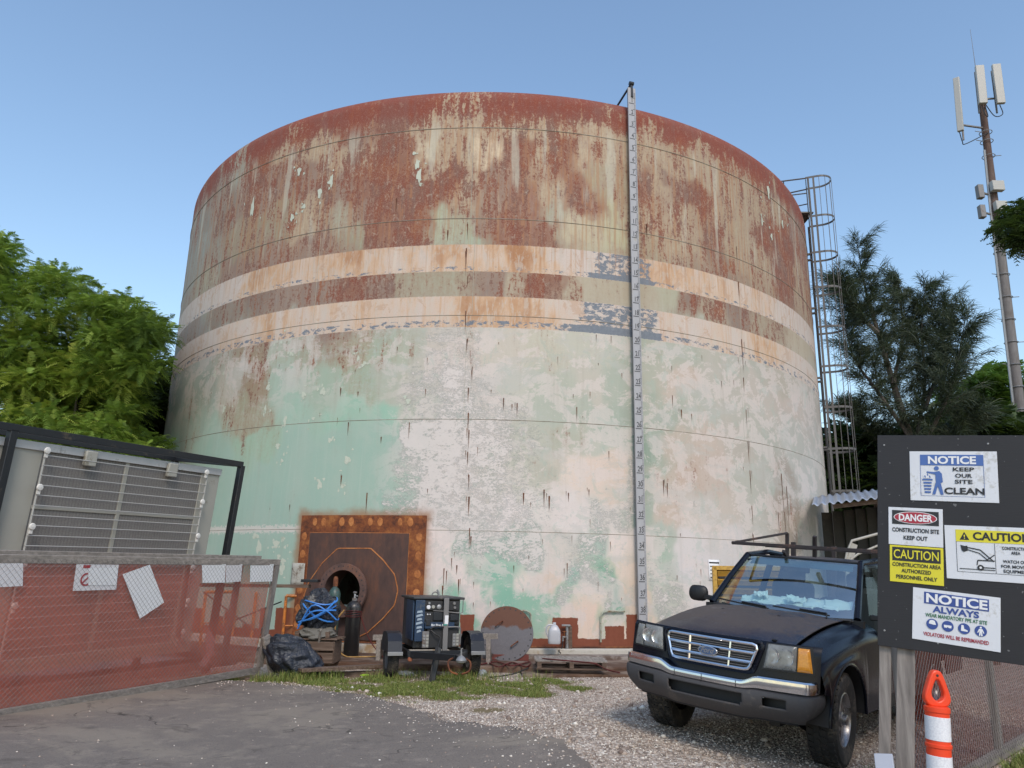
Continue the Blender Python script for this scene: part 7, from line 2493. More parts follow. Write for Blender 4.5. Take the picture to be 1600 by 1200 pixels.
# papers on the dashboard: things of their own
pcol = [(0.66, 0.84, 0.82), (0.72, 0.86, 0.84), (0.60, 0.80, 0.80), (0.76, 0.86, 0.76), (0.68, 0.84, 0.84), (0.66, 0.82, 0.80)]
dsh = thing('dashboard_papers', 'crumpled heap of pale turquoise papers along the pickup dashboard under the windscreen', 'papers', pk(-0.9, 0.1, 1.13))
for k, (yy, w_, dd, rz, hh_) in enumerate([(-0.36, 0.22, 0.14, 0.3, 0.05), (-0.18, 0.28, 0.18, -0.2, 0.035), (0.04, 0.26, 0.16, 0.15, 0.04), (0.20, 0.24, 0.18, -0.35, 0.03), (0.36, 0.34, 0.2, 0.1, 0.045), (0.50, 0.26, 0.18, 0.4, 0.035), (0.10, 0.18, 0.12, 0.9, 0.06), (-0.28, 0.14, 0.12, 0.8, 0.075)]):
    Mp = PK @ Matrix.Translation((-0.90 - 0.02 * (k % 3), yy, 1.205 + 0.007 * k)) @ Matrix.Rotation(rz * 0.5, 4, 'Z') @ Matrix.Rotation(0.42, 4, 'Y')
    b = MB()
    b.grid(lambda u, v: Mp @ Vector(((u - 0.5) * dd, (v - 0.5) * w_, hh_ * (float(fbm(u * 4 + k * 7, v * 5 + k, 60 + k)) - 0.4) * 1.15)), 10, 12)
    b.build('paper', paint('turquoise_paper_%d' % k, pcol[k % 6], 0.8, var=0.1), dsh, solid=0.002)

# nose: fascia with openings for grille and lamps simply sits behind them
b = MB()
b.grid(lambda u, v: pk(nose((v - 0.5) * 1.74, 0.64 + 0.35 * u) - 0.012 - (0.03 if u > 0.97 else 0), (v - 0.5) * 1.74, 0.64 + 0.345 * u), 10, 60)
b.build('nose_panel', BODY, truck)
# grille
go = [(-0.37, 0.955), (0.37, 0.955), (0.402, 0.945), (0.410, 0.915), (0.362, 0.780), (0.345, 0.757), (0.31, 0.750), (-0.31, 0.750), (-0.345, 0.757), (-0.362, 0.780), (-0.410, 0.915), (-0.402, 0.945)]


def refine(poly, k=5):
    out_ = []
    for i in range(len(poly)):
        a, c_ = poly[i], poly[(i + 1) % len(poly)]
        out_ += [(a[0] + (c_[0] - a[0]) * j / k, a[1] + (c_[1] - a[1]) * j / k) for j in range(k)]
    return out_


CH = M_['chrome']
b = MB()
rp = refine(go, 6)
b.add([pk(nose(y, z) - 0.002, y, z) for y, z in rp] + [pk(nose(0, 0.85) - 0.002, 0, 0.85)], [(i, (i + 1) % len(rp), len(rp)) for i in range(len(rp))])
b.build('grille_backing', M_['ink_black'], truck, smooth=False)
MB().path([pk(nose(y, z) + 0.012, y, z) for y, z in rp], 0.0125, 6, closed=True).build('grille_surround', CH, truck)
rp2 = [(y * 1.09, 0.85 + (z - 0.85) * 1.20) for y, z in rp]
MB().path([pk(nose(y, z) - 0.004, y, z) for y, z in rp2], 0.018, 6, closed=True).build('grille_moulding', BODY, truck)


def gw(z):
    return 0.342 + (z - 0.75) / 0.19 * 0.066


for z in (0.812, 0.885):
    MB().path([pk(nose(y, z) + 0.016, y, z) for y in np.linspace(-gw(z), gw(z), 24)], 0.0125, 6).build('grille_bar', CH, truck)
for y in (-0.185, 0.185):
    MB().path([pk(nose(y, z) + 0.010, y * (1 + 0.2 * (z - .85)), z) for z in np.linspace(0.752, 0.948, 6)], 0.0125, 6).build('grille_upright', CH, truck)
for z in (0.775, 0.795, 0.833, 0.850, 0.866, 0.905, 0.923, 0.94):
    MB().path([pk(nose(y, z) + 0.004, y, z) for y in np.linspace(-gw(z), gw(z), 20)], 0.003, 4).build('grille_slat', M_['grey_steel'], truck)
EM = PK @ Matrix.Translation((nose(0, 0.85) + 0.030, 0, 0.850)) @ Matrix(((0, 0, 1, 0), (1, 0, 0, 0), (0, 1, 0, 0), (0, 0, 0, 1)))
el = lambda a, c_, n=40: [(a * math.cos(2 * math.pi * i / n), c_ * math.sin(2 * math.pi * i / n)) for i in range(n)]
em = MB().prism(el(0.090, 0.038), 0.010, EM).build('oval_badge', CH, truck, bevel=0.003)
MB().prism(el(0.080, 0.031), 0.0015, EM @ Matrix.Translation((0, 0, 0.0102))).build('badge_field', paint('badge_blue', (0.06, 0.10, 0.19), 0.35), truck, smooth=False)
tx = text('Ford', 0.062, CH, truck, None, 'badge_lettering', bold=0.0008)
tx.data.transform(Matrix(((1, 0.32, 0, 0), (0, 1, 0, 0), (0, 0, 1, 0), (0, 0, 0, 1))))
tx.data.transform(PK.inverted() @ EM @ Matrix.Translation((0, 0.002, 0.0122)))
tx.matrix_parent_inverse = Matrix.Identity(4)

# lamps
t = NT('milky_lamp')
n1 = t.noise(t.obj(), 9, 4, 0.6, 0.6)
n2 = t.noise(t.vec(t.obj(), (1, 6, 1)), 9, 2, 0.5)
t.bsdf(t.mix(n1, (0.25, 0.25, 0.235), (0.52, 0.52, 0.49)), 0.22, bump=n2, bstr=0.25, bdist=0.01, **{'Coat Weight': 0.6, 'Coat Roughness': 0.08})
_tr = t.node('ShaderNodeBsdfTransparent')
_mx = t.node('ShaderNodeMixShader')
t.plug(_mx.inputs[0], t.math('MULTIPLY_ADD', n1, 0.5, 0.32))
t.t.links.new(_tr.outputs[0], _mx.inputs[1])
t.t.links.new(t.out.inputs[0].links[0].from_socket, _mx.inputs[2])
t.t.links.new(_mx.outputs[0], t.out.inputs[0])
LAMP = t.m
REFL = paint('lamp_reflector', (0.80, 0.80, 0.80), 0.16, 1.0, var=0.08, scale=14, bump=0.5)
t = NT('amber_lamp')
n1 = t.noise(t.obj(), 60, 3, 0.6)
t.bsdf(t.mix(n1, (0.55, 0.16, 0.01), (0.95, 0.42, 0.03)), 0.2, bump=n1, bstr=0.3, bdist=0.004, **{'Coat Weight': 0.6})
AMB = t.m
for sd in (1, -1):
    def lamp(y0a, y0b, y1a, y1b, z0, z1, off):
        def fn(u, v):
            z = z0 + (z1 - z0) * v
            ya = y0a + (y0b - y0a) * v
            yb = y1a + (y1b - y1a) * v
            y = ya + (yb - ya) * u
            e = min(1, 8 * min(u, 1 - u, v, 1 - v) + 0.0)
            return pk(nose(min(y, 0.9), z) + off * (0.1 + 0.9 * e ** 0.5), sd * y, z)
        b_ = MB()
        b_.grid(fn, 20, 12)
        return b_
    lamp(0.465, 0.492, 0.705, 0.705, 0.785, 0.972, 0.022).build('headlight', LAMP, truck)
    lamp(0.712, 0.712, 0.822, 0.795, 0.785, 0.966, 0.020).build('indicator', AMB if sd == 1 else LAMP, truck)
    lamp(0.45, 0.478, 0.838, 0.815, 0.772, 0.980, 0.003).build('lamp_bezel', BLKP, truck)
    for yy_, rr_ in ((0.535, 0.060), (0.645, 0.062)):
        Ml = PK @ Matrix.Translation((nose(yy_, 0.88) + 0.004, sd * yy_, 0.885)) @ Matrix.Rotation(math.pi / 2, 4, 'Y') @ Matrix.Rotation(0.12 * sd, 4, 'X')
        MB().lathe([(rr_, 0.012), (rr_ * 0.8, 0.004), (rr_ * 0.4, -0.001), (0.018, 0.0), (0.016, 0.012), (0.0, 0.014)], 24, Ml, cap=False).build('reflector_bowl', REFL, truck)

# bumper
def xb(y):
    return 0.865 - 0.15 * (abs(y) / 0.86) ** 2.4


def bump_path(s):
    """s -1..1 along the bumper, wrapping round both corners: returns x, y"""
    a = abs(s)
    sg = 1 if s >= 0 else -1
    if a < 0.80:
        y = a / 0.80 * 0.765
        return xb(y), sg * y
    k = (a - 0.80) / 0.20
    q = min(1, k / 0.35) * math.pi / 2
    x0 = xb(0.765)
    x = x0 - 0.09 * (1 - math.cos(q)) - max(0, (k - 0.35)) / 0.65 * 0.20
    y = 0.765 + 0.095 * math.sin(q)
    return x, sg * y


def bump_n(s):
    s0, s1 = max(-1, s - 0.012), min(1, s + 0.012)
    (x0, y0), (x1, y1) = bump_path(s0), bump_path(s1)
    tx_, ty_ = x1 - x0, y1 - y0
    l_ = math.hypot(tx_, ty_)
    return ty_ / l_, -tx_ / l_


def raised(s):
    a = abs(s)
    return float(sstep(0.32, 0.48, a))


b = MB()
NS = 90


def chrome_pt(u, v):
    s = -1 + 2 * u
    x, y = bump_path(s)
    r = raised(s)
    top = 0.672 + 0.050 * r
    bot = 0.602 + 0.018 * r
    prof = [(-0.07, top - 0.002), (-0.02, top), (-0.004, top - 0.012), (0.0, (top + bot) / 2), (-0.006, bot + 0.012), (-0.022, bot), (-0.05, bot - 0.004)]
    k = min(int(v * 6 + 1e-6), 5)
    f = v * 6 - k
    dx = prof[k][0] * (1 - f) + prof[k + 1][0] * f
    z = prof[k][1] * (1 - f) + prof[k + 1][1] * f
    nx_, ny_ = bump_n(s)
    return pk(x + nx_ * dx, y + ny_ * dx, z)


b.grid(chrome_pt, NS, 13)
b.build('chrome_bumper', CH, truck)
for y in (-0.28, 0.28, -0.02):
    MB().path([pk(xb(y) + 0.002, y, z) for z in (0.60, 0.64, 0.67)], 0.002, 4).build('bumper_joint', M_['ink_black'], truck)


def val_pt(s, v):
    x, y = bump_path(s)
    w = float(sstep(0.78, 0.88, abs(s)))
    nx_, ny_ = bump_n(s)
    r = raised(s)
    z = 0.618 - 0.012 * (1 - r) + (0.375 - 0.606) * v
    inn_ = 0.006 + 0.02 * math.sin(v * math.pi) * -1 + 0.12 * v ** 2.2 + 0.02 * (v < 0.05)
    return pk(x - nx_ * inn_, y - ny_ * inn_ * 0.8, z + 0.03 * w * v)


b = MB()
nu, nv = 121, 21
vs = [val_pt(-1 + 2 * i / (nu - 1), j / (nv - 1)) for i in range(nu) for j in range(nv)]
fs = []
for i in range(nu - 1):
    for j in range(nv - 1):
        s = abs(-1 + 2 * (i + 0.5) / (nu - 1))
        v = (j + 0.5) / (nv - 1)
        hole_c = s < 0.36 - 0.12 * abs(v - 0.3) and 0.15 < v < 0.55
        hole_f = 0.52 < s < 0.70 and 0.22 < v < 0.50
        if not (hole_c or hole_f):
            fs.append((i * nv + j, (i + 1) * nv + j, (i + 1) * nv + j + 1, i * nv + j + 1))
b.add(vs, fs)
b.build('lower_bumper', GREYP, truck, solid=0.012)
MB().box((0.75, 0, 0.52), (0.05, 0.78, 0.14), PK).build('air_intake', M_['ink_black'], truck)
for sd in (1, -1):
    MB().box((0.71, sd * 0.60, 0.52), (0.06, 0.26, 0.11), PK @ Matrix.Rotation(0, 4, 'Z')).build('fog_recess', M_['grey_steel'] if False else BLKP, truck, bevel=0.01)
# skid strip under the bumper
MB().path([val_pt(-0.78 + 1.56 * i / 30, 1.0) for i in range(31)], 0.014, 6).build('air_dam', BLKP, truck)

# wheels
RIM = paint('dusty_alloy', (0.34, 0.33, 0.33), 0.3, 0.85, dirt=(0.12, 0.10, 0.09), amt=0.4, scale=7)
for (x, yo) in ((0.0, 0.755), (0.0, -0.755), (-3.0, 0.755), (-3.0, -0.755)):
    sd = 1 if yo > 0 else -1
    st = Matrix.Rotation(math.radians(5), 4, 'Z') if x == 0 else Matrix.Identity(4)
    Mw = PK @ Matrix.Translation((x, yo, 0.368)) @ st @ (Matrix.Identity(4) if sd < 0 else Matrix.Rotation(math.pi, 4, 'Z'))
    o, Rz = wheel(truck, Mw, 0.372, 0.25, rimr=0.585)
    # Rz local z axis = outward
    rim = MB().lathe([(0.20, -0.06), (0.205, 0.06), (0.218, 0.085), (0.222, 0.10), (0.210, 0.105), (0.198, 0.09), (0.190, 0.05), (0.185, -0.05)], 40, Rz, cap=False).build('wheel_rim', RIM, truck)
    MB().lathe([(0.19, 0.0), (0.02, -0.005)], 32, Rz).build('brake_disc', M_['ink_black'], truck)
    for k in range(5):
        q = 2 * math.pi * k / 5
        Ms = Rz @ Matrix.Rotation(q, 4, 'Z')
        b = MB()
        b.add([Ms @ Vector(v) for v in ((0.04, -0.045, 0.075), (0.04, 0.045, 0.075), (0.195, 0.030, 0.062), (0.195, -0.030, 0.062), (0.04, -0.05, 0.03), (0.04, 0.05, 0.03), (0.195, 0.034, 0.03), (0.195, -0.034, 0.03))],
              [(0, 3, 2, 1), (4, 5, 6, 7), (0, 1, 5, 4), (1, 2, 6, 5), (2, 3, 7, 6), (3, 0, 4, 7)])
        b.build('spoke', RIM, truck, bevel=0.008)
    MB().lathe([(0.062, 0.04), (0.062, 0.082), (0.045, 0.09), (0.042, 0.12), (0.03, 0.128), (0.0, 0.128)], 24, Rz, cap=False).build('hub_cap', RIM, truck)
# mirrors
for sd in (1, -1):
    Mm = PK @ Matrix.Translation((-0.93, sd * 1.00, 1.20))
    lm = MB()
    lm.grid(lambda u, v: Mm @ Vector((0.055 * math.cos((v - .5) * math.pi) ** 0.6 * math.cos(2 * math.pi * u) + 0.0, 0.115 * math.cos((v - .5) * math.pi) ** 0.5 * math.sin(2 * math.pi * u), 0.085 * math.sin((v - .5) * math.pi))), 21, 13)
    lm.build('door_mirror', BLKP, truck)
    MB().bar(pk(-0.92, sd * 0.80, 1.16), pk(-0.93, sd * 0.95, 1.17), 0.06, 0.05).build('mirror_arm', BLKP, truck, bevel=0.008)
# wipers
for (y0, y1) in ((-0.05, -0.66), (0.52, -0.02)):
    pts = []
    for i in range(9):
        f = i / 8
        y = y0 + (y1 - y0) * f
        v = y / 0.73 / 2 + 0.5
        u_ = 0.02 + 0.05 * f
        pts.append(wind_pt(u_, min(1, max(0, v))) + PK.to_3x3() @ Vector((0.025, 0, 0.02)))
    MB().path(pts, 0.008, 5).build('wiper_blade', BLKP, truck)
    MB().path([pk(-0.50, y0 + 0.02, 1.135), pts[0] + (pts[4] - pts[0]) * 0.1 + Vector((0, 0, 0.015)), pts[4] + Vector((0, 0, 0.015))], 0.009, 5).build('wiper_arm', BLKP, truck)
b = MB()
b.grid(lambda u, v: pk(-0.50 - 0.08 * u - 0.15 * ((v - .5) * 2) ** 2, (v - 0.5) * 1.40, 1.128 - 0.02 * u), 4, 16)
b.build('scuttle_panel', BLKP, truck, solid=0.01)
for y in (-0.3, 0.25):
    MB().lathe([(0.02, 0), (0.02, 0.008), (0.008, 0.014)], 10, PK @ Matrix.Translation((-0.1, y, hood_z(0.64, y) + 0.008))).build('washer_jet', BLKP, truck)
MB().lathe([(0.022, 0), (0.024, 0.012), (0.010, 0.020)], 12, PK @ Matrix.Translation((0.60, 0.50, hood_z(0.1, 0.5) + 0.004))).build('bonnet_buffer', BLKP, truck)
# roof rack of square tube
RK = paint('rack_tube', (0.028, 0.020, 0.020), 0.55, dirt=(0.10, 0.05, 0.035), amt=0.4, scale=6)


def rkp(x, y, X):
    """point on the truck plane x = X seen at a measured place"""
    n = PK.to_3x3() @ Vector((1, 0, 0))
    o_ = pk(X, 0, 0)
    d = ray(x, y)
    k = (o_ - Vector((0, 0, EYE))).dot(n) / d.dot(n)
    return d * k + Vector((0, 0, EYE))


XA = -1.05
A = rkp(1144, 848, XA)
B_ = rkp(1371, 862, XA)
B2 = A + (B_ - A) * 1.10
C_ = rkp(1230, 833, XA - 0.9)
D_ = rkp(1230, 866, XA - 0.9)
MB().bar(A, B2, 0.028, 0.036).build('rack_front_rail', RK, truck, bevel=0.004)
MB().bar(A, C_, 0.026, 0.026).build('rack_side_rail', RK, truck, bevel=0.004)
rx = PK.to_3x3() @ Vector((-1, 0, 0))
MB().bar(C_, D_ + (D_ - C_) * 0.5, 0.035, 0.035, rx).build('rack_post', RK, truck)
MB().bar(rkp(1224, 861, XA - 0.2), rkp(1232, 874, XA - 0.35), 0.03, 0.03, rx).build('rack_stay', RK, truck)
MB().bar(rkp(1273, 838, XA - 0.02), rkp(1273, 870, XA - 0.1), 0.035, 0.035, rx).build('rack_post', RK, truck)
MB().bar(B2, B2 + rx * 3.0, 0.04, 0.045).build('rack_side_rail', RK, truck)
MB().bar(A + rx * 0.9, B2 + rx * 0.9, 0.03, 0.04).build('rack_cross_rail', RK, truck)
for yy in (0.66, -0.62):
    MB().bar(pk(-2.68, yy, 1.08), pk(-2.68, yy, 1.84), 0.05, 0.05, rx).build('rack_post', RK, truck)
    MB().bar(pk(-4.15, yy, 1.08), pk(-4.15, yy, 1.84), 0.05, 0.05, rx).build('rack_post', RK, truck)

# ------------------------------------------------------------------ cell mast
mb_ = atY(1600, 700, 36)
mt_ = atY(1533, 150, 36)
mx_ = mt_.x * 0.35 + mb_.x * 0.65
mast = thing('cell_mast', 'tall brown and grey mobile phone mast with three pale panel antennas', 'mast', (mb_.x, 36, 0))
MD = (mt_ - mb_).normalized()
base = mb_ - MD * (mb_.z / MD.z)


def mz(z):
    return base + MD * (z / MD.z)


POLE_L = rusty('mast_lower', (0.10, 0.085, 0.075), (0.16, 0.145, 0.14), (0.22, 0.21, 0.21), 0.8, (1, 1, .3))
POLE_U = rusty('mast_upper', (0.06, 0.032, 0.026), (0.10, 0.06, 0.047), (0.14, 0.10, 0.085), 0.8, (1, 1, .3))
zmid = atY(1568, 345, 36).z
MB().path([base, mz(zmid)], [0.30, 0.24], 16).build('lower_pole', POLE_L, mast)
MB().path([mz(zmid), mz(mt_.z + 0.6)], [0.215, 0.16], 16).build('upper_pole', POLE_U, mast)
MB().path([mz(mt_.z + 0.5) + Vector((-0.1, 0, 0)), atY(1516, 46, 36)], [0.02, 0.008], 6).build('whip_aerial', M_['grey_steel'], mast)
ANT = paint('antenna_shell', (0.42, 0.41, 0.38), 0.5, var=0.05)
for (x0, y0, x1, y1, w_, dp, yy) in ((1491, 122, 1503, 205, 0.30, 0.18, 35.4), (1527, 103, 1538, 162, 0.42, 0.2, 35.3), (1553, 101, 1566, 162, 0.42, 0.2, 35.5)):
    a, c_ = atY(x0 + 3, y0, yy), atY(x1 - 2, y1, yy)
    MB().bar(a, c_, w_, dp, (0.2 if x0 > 1500 else 0.9, 1, 0)).build('panel_antenna', ANT, mast, bevel=0.03)
    o_ = Vector((0.32, 0.35, 0)) if x0 < 1500 else Vector((0.0, 0.4, 0))
    MB().tube(a + o_ + Vector((0, 0, -0.1)), c_ + o_ + Vector((0.0, 0, -0.3)), 0.05, 8).build('antenna_pipe', M_['grey_steel'], mast)
    for f in (0.2, 0.85):
        p = a + (c_ - a) * f
        MB().bar(p, p + o_, 0.08, 0.06).build('antenna_clamp', M_['grey_steel'], mast)
    mcen = (a + c_) / 2
    mm = mz(c_.z + 0.6)
    MB().bar(Vector((mcen.x + o_.x, mcen.y + o_.y, mm.z)), mm, 0.09, 0.07).build('antenna_arm', M_['grey_steel'], mast)
    pts = curve_pts([c_ + Vector((0, 0.1, 0)), c_ + Vector((0.08, 0.1, -0.55)), c_ + Vector((0.30 * (1 if x0 < 1550 else -1), 0.2, -0.62)), mz(c_.z + 0.2) + Vector((0, -0.22, 0))], 14)
    MB().path(pts, 0.025, 5).build('feeder_cable', M_['black_hose'], mast)
for (x, y, w_, h_, m) in ((1558, 291, 0.62, 0.55, 'beige'), (1563, 322, 0.58, 0.50, 'beige'), (1566, 348, 0.5, 0.3, 'beige'), (1531, 300, 0.3, 0.75, 'beige'), (1534, 331, 0.28, 0.70, 'beige')):
    p = atY(x, y, 35.6)
    MB().box(p, (w_, 0.3, h_)).build('radio_unit', ANT if x > 1550 else M_['grey_steel'], mast, bevel=0.03)
    MB().bar(p, mz(p.z), 0.08, 0.08).build('unit_arm', M_['grey_steel'], mast)
for y in (208, 222, 245, 395, 430, 465, 500, 535, 570, 605, 640):
    p = mz(atY(1560, y, 36).z)
    MB().path([p + Vector((0.30 * math.cos(q), 0.30 * math.sin(q), 0)) for q in [2 * math.pi * i / 16 for i in range(16)]], 0.022, 5, closed=True).tube(p, p + Vector((0.62 * (1 if y % 2 else -1), -0.1, 0.03)), 0.022, 5).build('step_band', M_['galv'], mast)
MB().path(curve_pts([mz(zmid + 4) + Vector((-0.28, -0.15, 0)), mz(zmid) + Vector((-0.34, -0.15, 0)), mz(zmid * 0.6) + Vector((-0.36, -0.15, 0)), mz(zmid * 0.25) + Vector((-0.40, -0.15, 0)), mz(1) + Vector((-0.36, -0.15, 0))], 30), 0.06, 6).build('cable_duct', M_['galv'], mast)


# ------------------------------------------------------------------ trees
def leaf_mat(name, a, b_, c_, trans=0.35):
    t = NT(name)
    at = t.node('ShaderNodeAttribute', attribute_name='tone')
    c = t.ramp(at.outputs['Fac'], [(0.0, a), (0.55, b_), (1.0, c_)])
    d = t.node('ShaderNodeBsdfPrincipled')
    t.plug(d.inputs['Base Color'], c)
    d.inputs['Roughness'].default_value = 0.55
    d.inputs['Specular IOR Level'].default_value = 0.3
    tl = t.node('ShaderNodeBsdfTranslucent')
    t.plug(tl.inputs[0], t.mix(0.4, c, (0.20, 0.30, 0.03)))
    m = t.node('ShaderNodeMixShader')
    m.inputs[0].default_value = trans
    t.t.links.new(d.outputs[0], m.inputs[1])
    t.t.links.new(tl.outputs[0], m.inputs[2])
    t.t.links.new(m.outputs[0], t.out.inputs[0])
    return t.m


BARK = rusty('bark', (0.035, 0.028, 0.022), (0.07, 0.058, 0.046), (0.12, 0.10, 0.085), 5, (1, 1, .3))


def norm(v):
    return v / np.maximum(np.linalg.norm(v, axis=-1, keepdims=True), 1e-6)


def fronds(name, clumps, per, length, leaflets, lw, ll, m, parent, seed, droop=0.35, flat=0.6):
    """feathery compound leaves: each frond carries pairs of narrow leaflets"""
    g = np.random.default_rng(seed)
    C, Rr, T = np.array([c[:3] for c in clumps]), np.array([c[3] for c in clumps]), np.array([c[4] for c in clumps])
    wts = Rr ** 2
    idx = g.choice(len(C), size=per * len(C), p=wts / wts.sum())
    n = len(idx)
    d = norm(g.normal(size=(n, 3)) * [1, 1, 0.8] + [0, 0, 0.25])
    rad = g.random(n) ** 0.45
    P = C[idx] + d * (Rr[idx] * rad)[:, None] * [1, 1, flat]
    ax = norm(d * [1, 1, 0.35] + g.normal(size=(n, 3)) * 0.45)
    up = norm(np.cross(np.cross(ax, [0, 0, 1.0]), ax) + g.normal(size=(n, 3)) * 0.25)
    side = norm(np.cross(ax, up))
    L = length * g.uniform(0.6, 1.2, n)
    k = leaflets
    f = (np.arange(k) + 0.5) / k
    # leaflet base points along a drooping rachis
    base = P[:, None] + ax[:, None] * (L[:, None] * f)[..., None] - np.array([0, 0, 1.0]) * (droop * L[:, None] * f ** 2)[..., None]
    V, Fs = [], []
    prof = np.sin(np.pi * (0.15 + 0.8 * f))
    for sgn in (1, -1):
        dirv = norm(side[:, None] * sgn + ax[:, None] * 0.55 + g.normal(size=(n, k, 3)) * 0.12 - np.array([0, 0, 0.25]))
        w = ax[:, None] * lw * 0.5
        l = ll * prof[None, :, None]
        a = base - w
        b = base + w
        c = base + dirv * l + w * 0.5
        e = base + dirv * l - w * 0.5
        V.append(np.stack([a, b, c, e], 2).reshape(-1, 3))
    V = np.concatenate(V)
    nq = len(V) // 4
    Fq = np.arange(nq * 4).reshape(-1, 4)
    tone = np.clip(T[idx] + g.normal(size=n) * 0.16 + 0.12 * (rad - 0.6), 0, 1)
    tn = np.tile(np.repeat(tone, k), 2)
    o = np_mesh(name, V, Fq, m, parent)
    at = o.data.attributes.new('tone', 'FLOAT', 'FACE')
    at.data.foreach_set('value', tn.astype(np.float32))
    return o


def limbs(parent, base, tips, r0, seed, name='trunk', m=None):
    g = random.Random(seed)
    b = MB()
    base = Vector(base)
    for i, tp in enumerate(tips):
        tp = Vector(tp)
        mid1 = base + (tp - base) * 0.35 + Vector((g.uniform(-.4, .4), g.uniform(-.4, .4), g.uniform(0.2, .8)))
        mid2 = base + (tp - base) * 0.7 + Vector((g.uniform(-.4, .4), g.uniform(-.4, .4), g.uniform(0, .5)))
        pts = curve_pts([base, mid1, mid2, tp], 14)
        k0 = r0 if i == 0 else r0 * 0.55
        b.path(pts, [k0 * (1 - 0.88 * j / 14) for j in range(15)], 7)
    return b.build(name, m or BARK, parent)


G = random.Random(21)
LM1 = leaf_mat('feathery_leaves', (0.09, 0.15, 0.035), (0.25, 0.37, 0.065), (0.50, 0.56, 0.11))
LM2 = leaf_mat('dark_leaves', (0.014, 0.028, 0.010), (0.035, 0.062, 0.018), (0.07, 0.115, 0.03), 0.2)


def outline_clumps(poly_top, xr, ybot, Y0, Y1, n, r, tone, seed, edge=0.0):
    """clumps filling the region below an outline of measured points"""
    g = random.Random(seed)
    out_ = []
    while len(out_) < n:
        x = g.uniform(*xr)
        yt = None
        for (a, c_) in zip(poly_top[:-1], poly_top[1:]):
            if a[0] <= x <= c_[0]:
                yt = a[1] + (c_[1] - a[1]) * (x - a[0]) / (c_[0] - a[0] + 1e-6)
        if yt is None:
            continue
        f = g.random() ** 1.25
        y = yt + (ybot - yt) * f
        Y = g.uniform(Y0, Y1)
        rr = r * g.uniform(0.6, 1.25)
        p = atY(x, y, Y)
        p.z -= rr * 0.55
        if p.z < 0.4:
            continue
        out_.append((p.x, p.y, p.z, rr, tone(x, y, f, g)))
    return out_


tl_ = thing('feathery_tree', 'broad bright green feathery tree left of the tank behind the condenser unit', 'tree', (-10.8, 17.5, 0))
topL = [(-260, 330), (-120, 340), (-20, 352), (10, 372), (40, 400), (70, 416), (100, 418), (128, 426), (150, 452), (185, 458), (212, 462), (228, 488), (250, 510), (262, 530), (280, 600)]


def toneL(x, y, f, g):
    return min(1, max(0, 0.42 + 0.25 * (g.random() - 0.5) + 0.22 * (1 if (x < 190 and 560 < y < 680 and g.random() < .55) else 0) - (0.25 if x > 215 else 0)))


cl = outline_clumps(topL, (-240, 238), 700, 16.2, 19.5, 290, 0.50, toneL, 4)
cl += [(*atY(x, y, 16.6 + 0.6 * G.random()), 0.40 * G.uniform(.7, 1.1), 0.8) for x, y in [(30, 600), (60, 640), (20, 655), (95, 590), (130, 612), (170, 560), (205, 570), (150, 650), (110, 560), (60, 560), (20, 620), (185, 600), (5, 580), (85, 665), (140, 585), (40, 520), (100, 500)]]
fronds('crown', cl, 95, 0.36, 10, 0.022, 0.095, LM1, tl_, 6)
limbs(tl_, (-10.8, 17.9, 0), [atY(60, 470, 18), atY(150, 520, 18), atY(210, 560, 17.8), atY(-60, 450, 18), atY(120, 620, 17.2), atY(30, 600, 17)], 0.26, 3)
tl2 = thing('shade_tree', 'dark shaded tree between the feathery tree and the left edge of the tank', 'tree', (-9.2, 23, 0))
cl = outline_clumps([(60, 540), (140, 530), (200, 540), (245, 545), (272, 560), (300, 600)], (60, 292), 860, 21, 24.5, 170, 0.95, lambda x, y, f, g: 0.2 + 0.3 * g.random(), 8)
fronds('crown', cl, 55, 0.5, 6, 0.07, 0.22, LM2, tl2, 9)
limbs(tl2, (-9.2, 23.2, 0), [atY(200, 600, 23), atY(250, 600, 23), atY(150, 620, 23)], 0.2, 5)
tl3 = thing('undergrowth', 'dark undergrowth filling the space behind the condenser unit at the left', 'undergrowth', (-12, 25, 0))
cl = [(G.uniform(-24, -7.0), G.uniform(24, 29), G.uniform(0.5, 5.5), 1.3, 0.15 + 0.2 * G.random()) for _ in range(150)]
kind(fronds('leaf_mass', cl, 40, 0.7, 5, 0.12, 0.34, LM2, tl3, 12), 'stuff')

# casuarina behind the ladder
ct = thing('casuarina_tree', 'grey green drooping casuarina tree behind the caged ladder', 'tree', (19.2, 31, 0))
NDM = leaf_mat('needle_sprays', (0.022, 0.032, 0.024), (0.05, 0.068, 0.045), (0.10, 0.115, 0.07), 0.15)
spines = [[(1450, 900), (1442, 760), (1420, 680), (1396, 600), (1372, 520), (1352, 450), (1340, 385)], [(1430, 700), (1445, 600), (1440, 520), (1446, 450)], [(1420, 680), (1370, 610), (1335, 560), (1318, 500)], [(1442, 700), (1480, 620), (1497, 560), (1508, 500)],
          [(1396, 600), (1410, 520), (1405, 440)], [(1442, 760), (1385, 700), (1340, 660), (1310, 640)], [(1445, 640), (1470, 560), (1475, 480)], [(1442, 740), (1500, 680), (1515, 640)], [(1372, 520), (1330, 480), (1312, 440)]]
tw = []
b = MB()
g = random.Random(5)
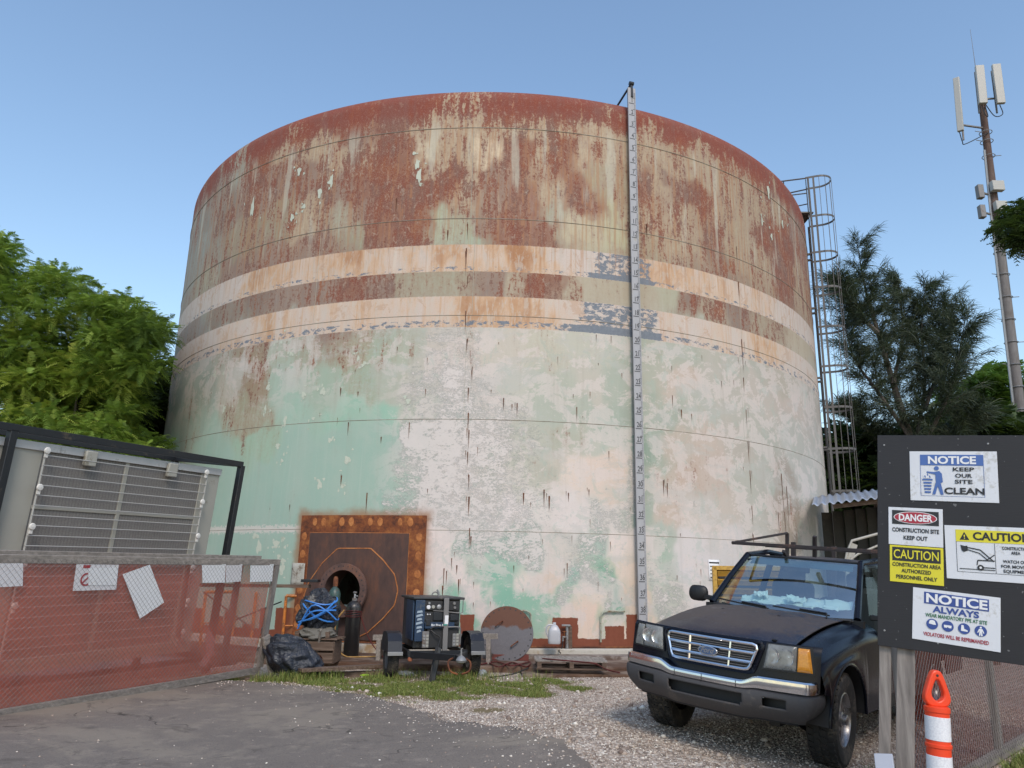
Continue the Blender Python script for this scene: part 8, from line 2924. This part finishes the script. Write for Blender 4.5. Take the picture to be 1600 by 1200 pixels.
for k, sp in enumerate(spines):
    Yo = 31 + g.uniform(-1.2, 1.2)
    pts = curve_pts([atY(x, y, Yo if i else 31) for i, (x, y) in enumerate(sp)], 22)
    r0 = 0.26 if k == 0 else 0.10
    b.path(pts, [max(0.015, r0 * (1 - 0.95 * j / 22)) for j in range(23)], 6)
    for j in range(3 if k else 8, 23):
        for q in range(3):
            a = Vector((g.gauss(0, 1), g.gauss(0, 1), 0.5 + 0.9 * g.random())).normalized()
            L = g.uniform(0.7, 2.1) * (1 - 0.55 * j / 23)
            e = pts[j] + a * L
            if q == 0:
                b.tube(pts[j], e, 0.02, 4, 0.006)
            for f in np.linspace(0.15, 1.05, 6):
                tw.append(tuple(pts[j] + (e - pts[j]) * f) + tuple(a))
b.build('trunk', BARK, ct)
tw = np.array(tw)
g_ = np.random.default_rng(9)
npn = 16
n = len(tw) * npn
src = np.repeat(tw[:, :3], npn, 0) + g_.normal(size=(n, 3)) * 0.06
dr = norm(g_.normal(size=(n, 3)) * 0.42 + np.repeat(tw[:, 3:6], npn, 0) * 0.9 + [0.10, 0, -0.25])
ln_ = g_.uniform(0.25, 0.75, n)[:, None]
mid = src + dr * ln_ * 0.55
tip = src + dr * ln_ * 0.9 + np.array([0, 0, -1.0]) * ln_ * 0.18
wd = norm(np.cross(dr, g_.normal(size=(n, 3)))) * 0.009
V = np.stack([src - wd, src + wd, mid + wd, mid - wd, tip], 1).reshape(-1, 3)
i = np.arange(n)[:, None] * 5
Fq = np.concatenate([i + np.array([[0, 1, 2]]), i + np.array([[0, 2, 3]]), i + np.array([[3, 2, 4]])])
o = np_mesh('crown', V, Fq, NDM, ct)
at = o.data.attributes.new('tone', 'FLOAT', 'FACE')
tn = g_.random(n)
at.data.foreach_set('value', np.concatenate([tn, tn, tn]).astype(np.float32))

# spreading green tree behind the mast
rt_ = thing('spreading_tree', 'bright green spreading tree low behind the phone mast', 'tree', (25, 40, 0))
LM3 = leaf_mat('broad_leaves', (0.025, 0.06, 0.014), (0.08, 0.16, 0.026), (0.17, 0.27, 0.05))
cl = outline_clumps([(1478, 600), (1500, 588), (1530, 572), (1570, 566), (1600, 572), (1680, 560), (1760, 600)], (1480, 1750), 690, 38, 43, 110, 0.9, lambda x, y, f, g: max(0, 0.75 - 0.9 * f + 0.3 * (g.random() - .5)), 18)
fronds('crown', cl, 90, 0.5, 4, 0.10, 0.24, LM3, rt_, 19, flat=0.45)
limbs(rt_, (25, 41, 0), [atY(1520, 620, 41), atY(1570, 610, 41), atY(1640, 620, 41)], 0.35, 7)
# overhanging bough at the right edge
ob = thing('overhanging_tree', 'dark leafy bough reaching in at the right edge before the mast', 'tree', (16.6, 16, 0))
cl = [(*atY(x, y, 15.6 + G.random()), 0.30 * G.uniform(.7, 1.2), 0.35 + .3 * G.random()) for x, y in [(1580, 352), (1592, 340), (1598, 362), (1604, 350), (1612, 380), (1600, 385), (1590, 376), (1612, 335), (1620, 360), (1640, 350), (1650, 390), (1660, 330), (1690, 360), (1700, 310), (1740, 340), (1760, 400), (1800, 350), (1572, 360), (1603, 325)]]
fronds('crown', cl, 70, 0.30, 6, 0.035, 0.12, LM2, ob, 23)
limbs(ob, (16.6, 16.2, 0), [atY(1590, 362, 16), atY(1650, 340, 16), atY(1740, 350, 16)], 0.2, 9)
# dark wooded backdrop at the right
hb_ = thing('hedge_trees', 'dark wooded bank behind the shelter and the notice board', 'undergrowth', (20, 36, 0))
cl = []
g = random.Random(31)
for _ in range(420):
    x = g.uniform(1225, 1900)
    y = g.uniform(672 if x < 1480 else 650, 905)
    p = atY(x, y, g.uniform(33, 38))
    cl.append((p.x, p.y, max(p.z, 0.4), 1.2 * g.uniform(.7, 1.2), 0.15 + 0.35 * g.random()))
kind(fronds('leaf_mass', cl, 60, 0.7, 5, 0.13, 0.36, LM2, hb_, 33), 'stuff')
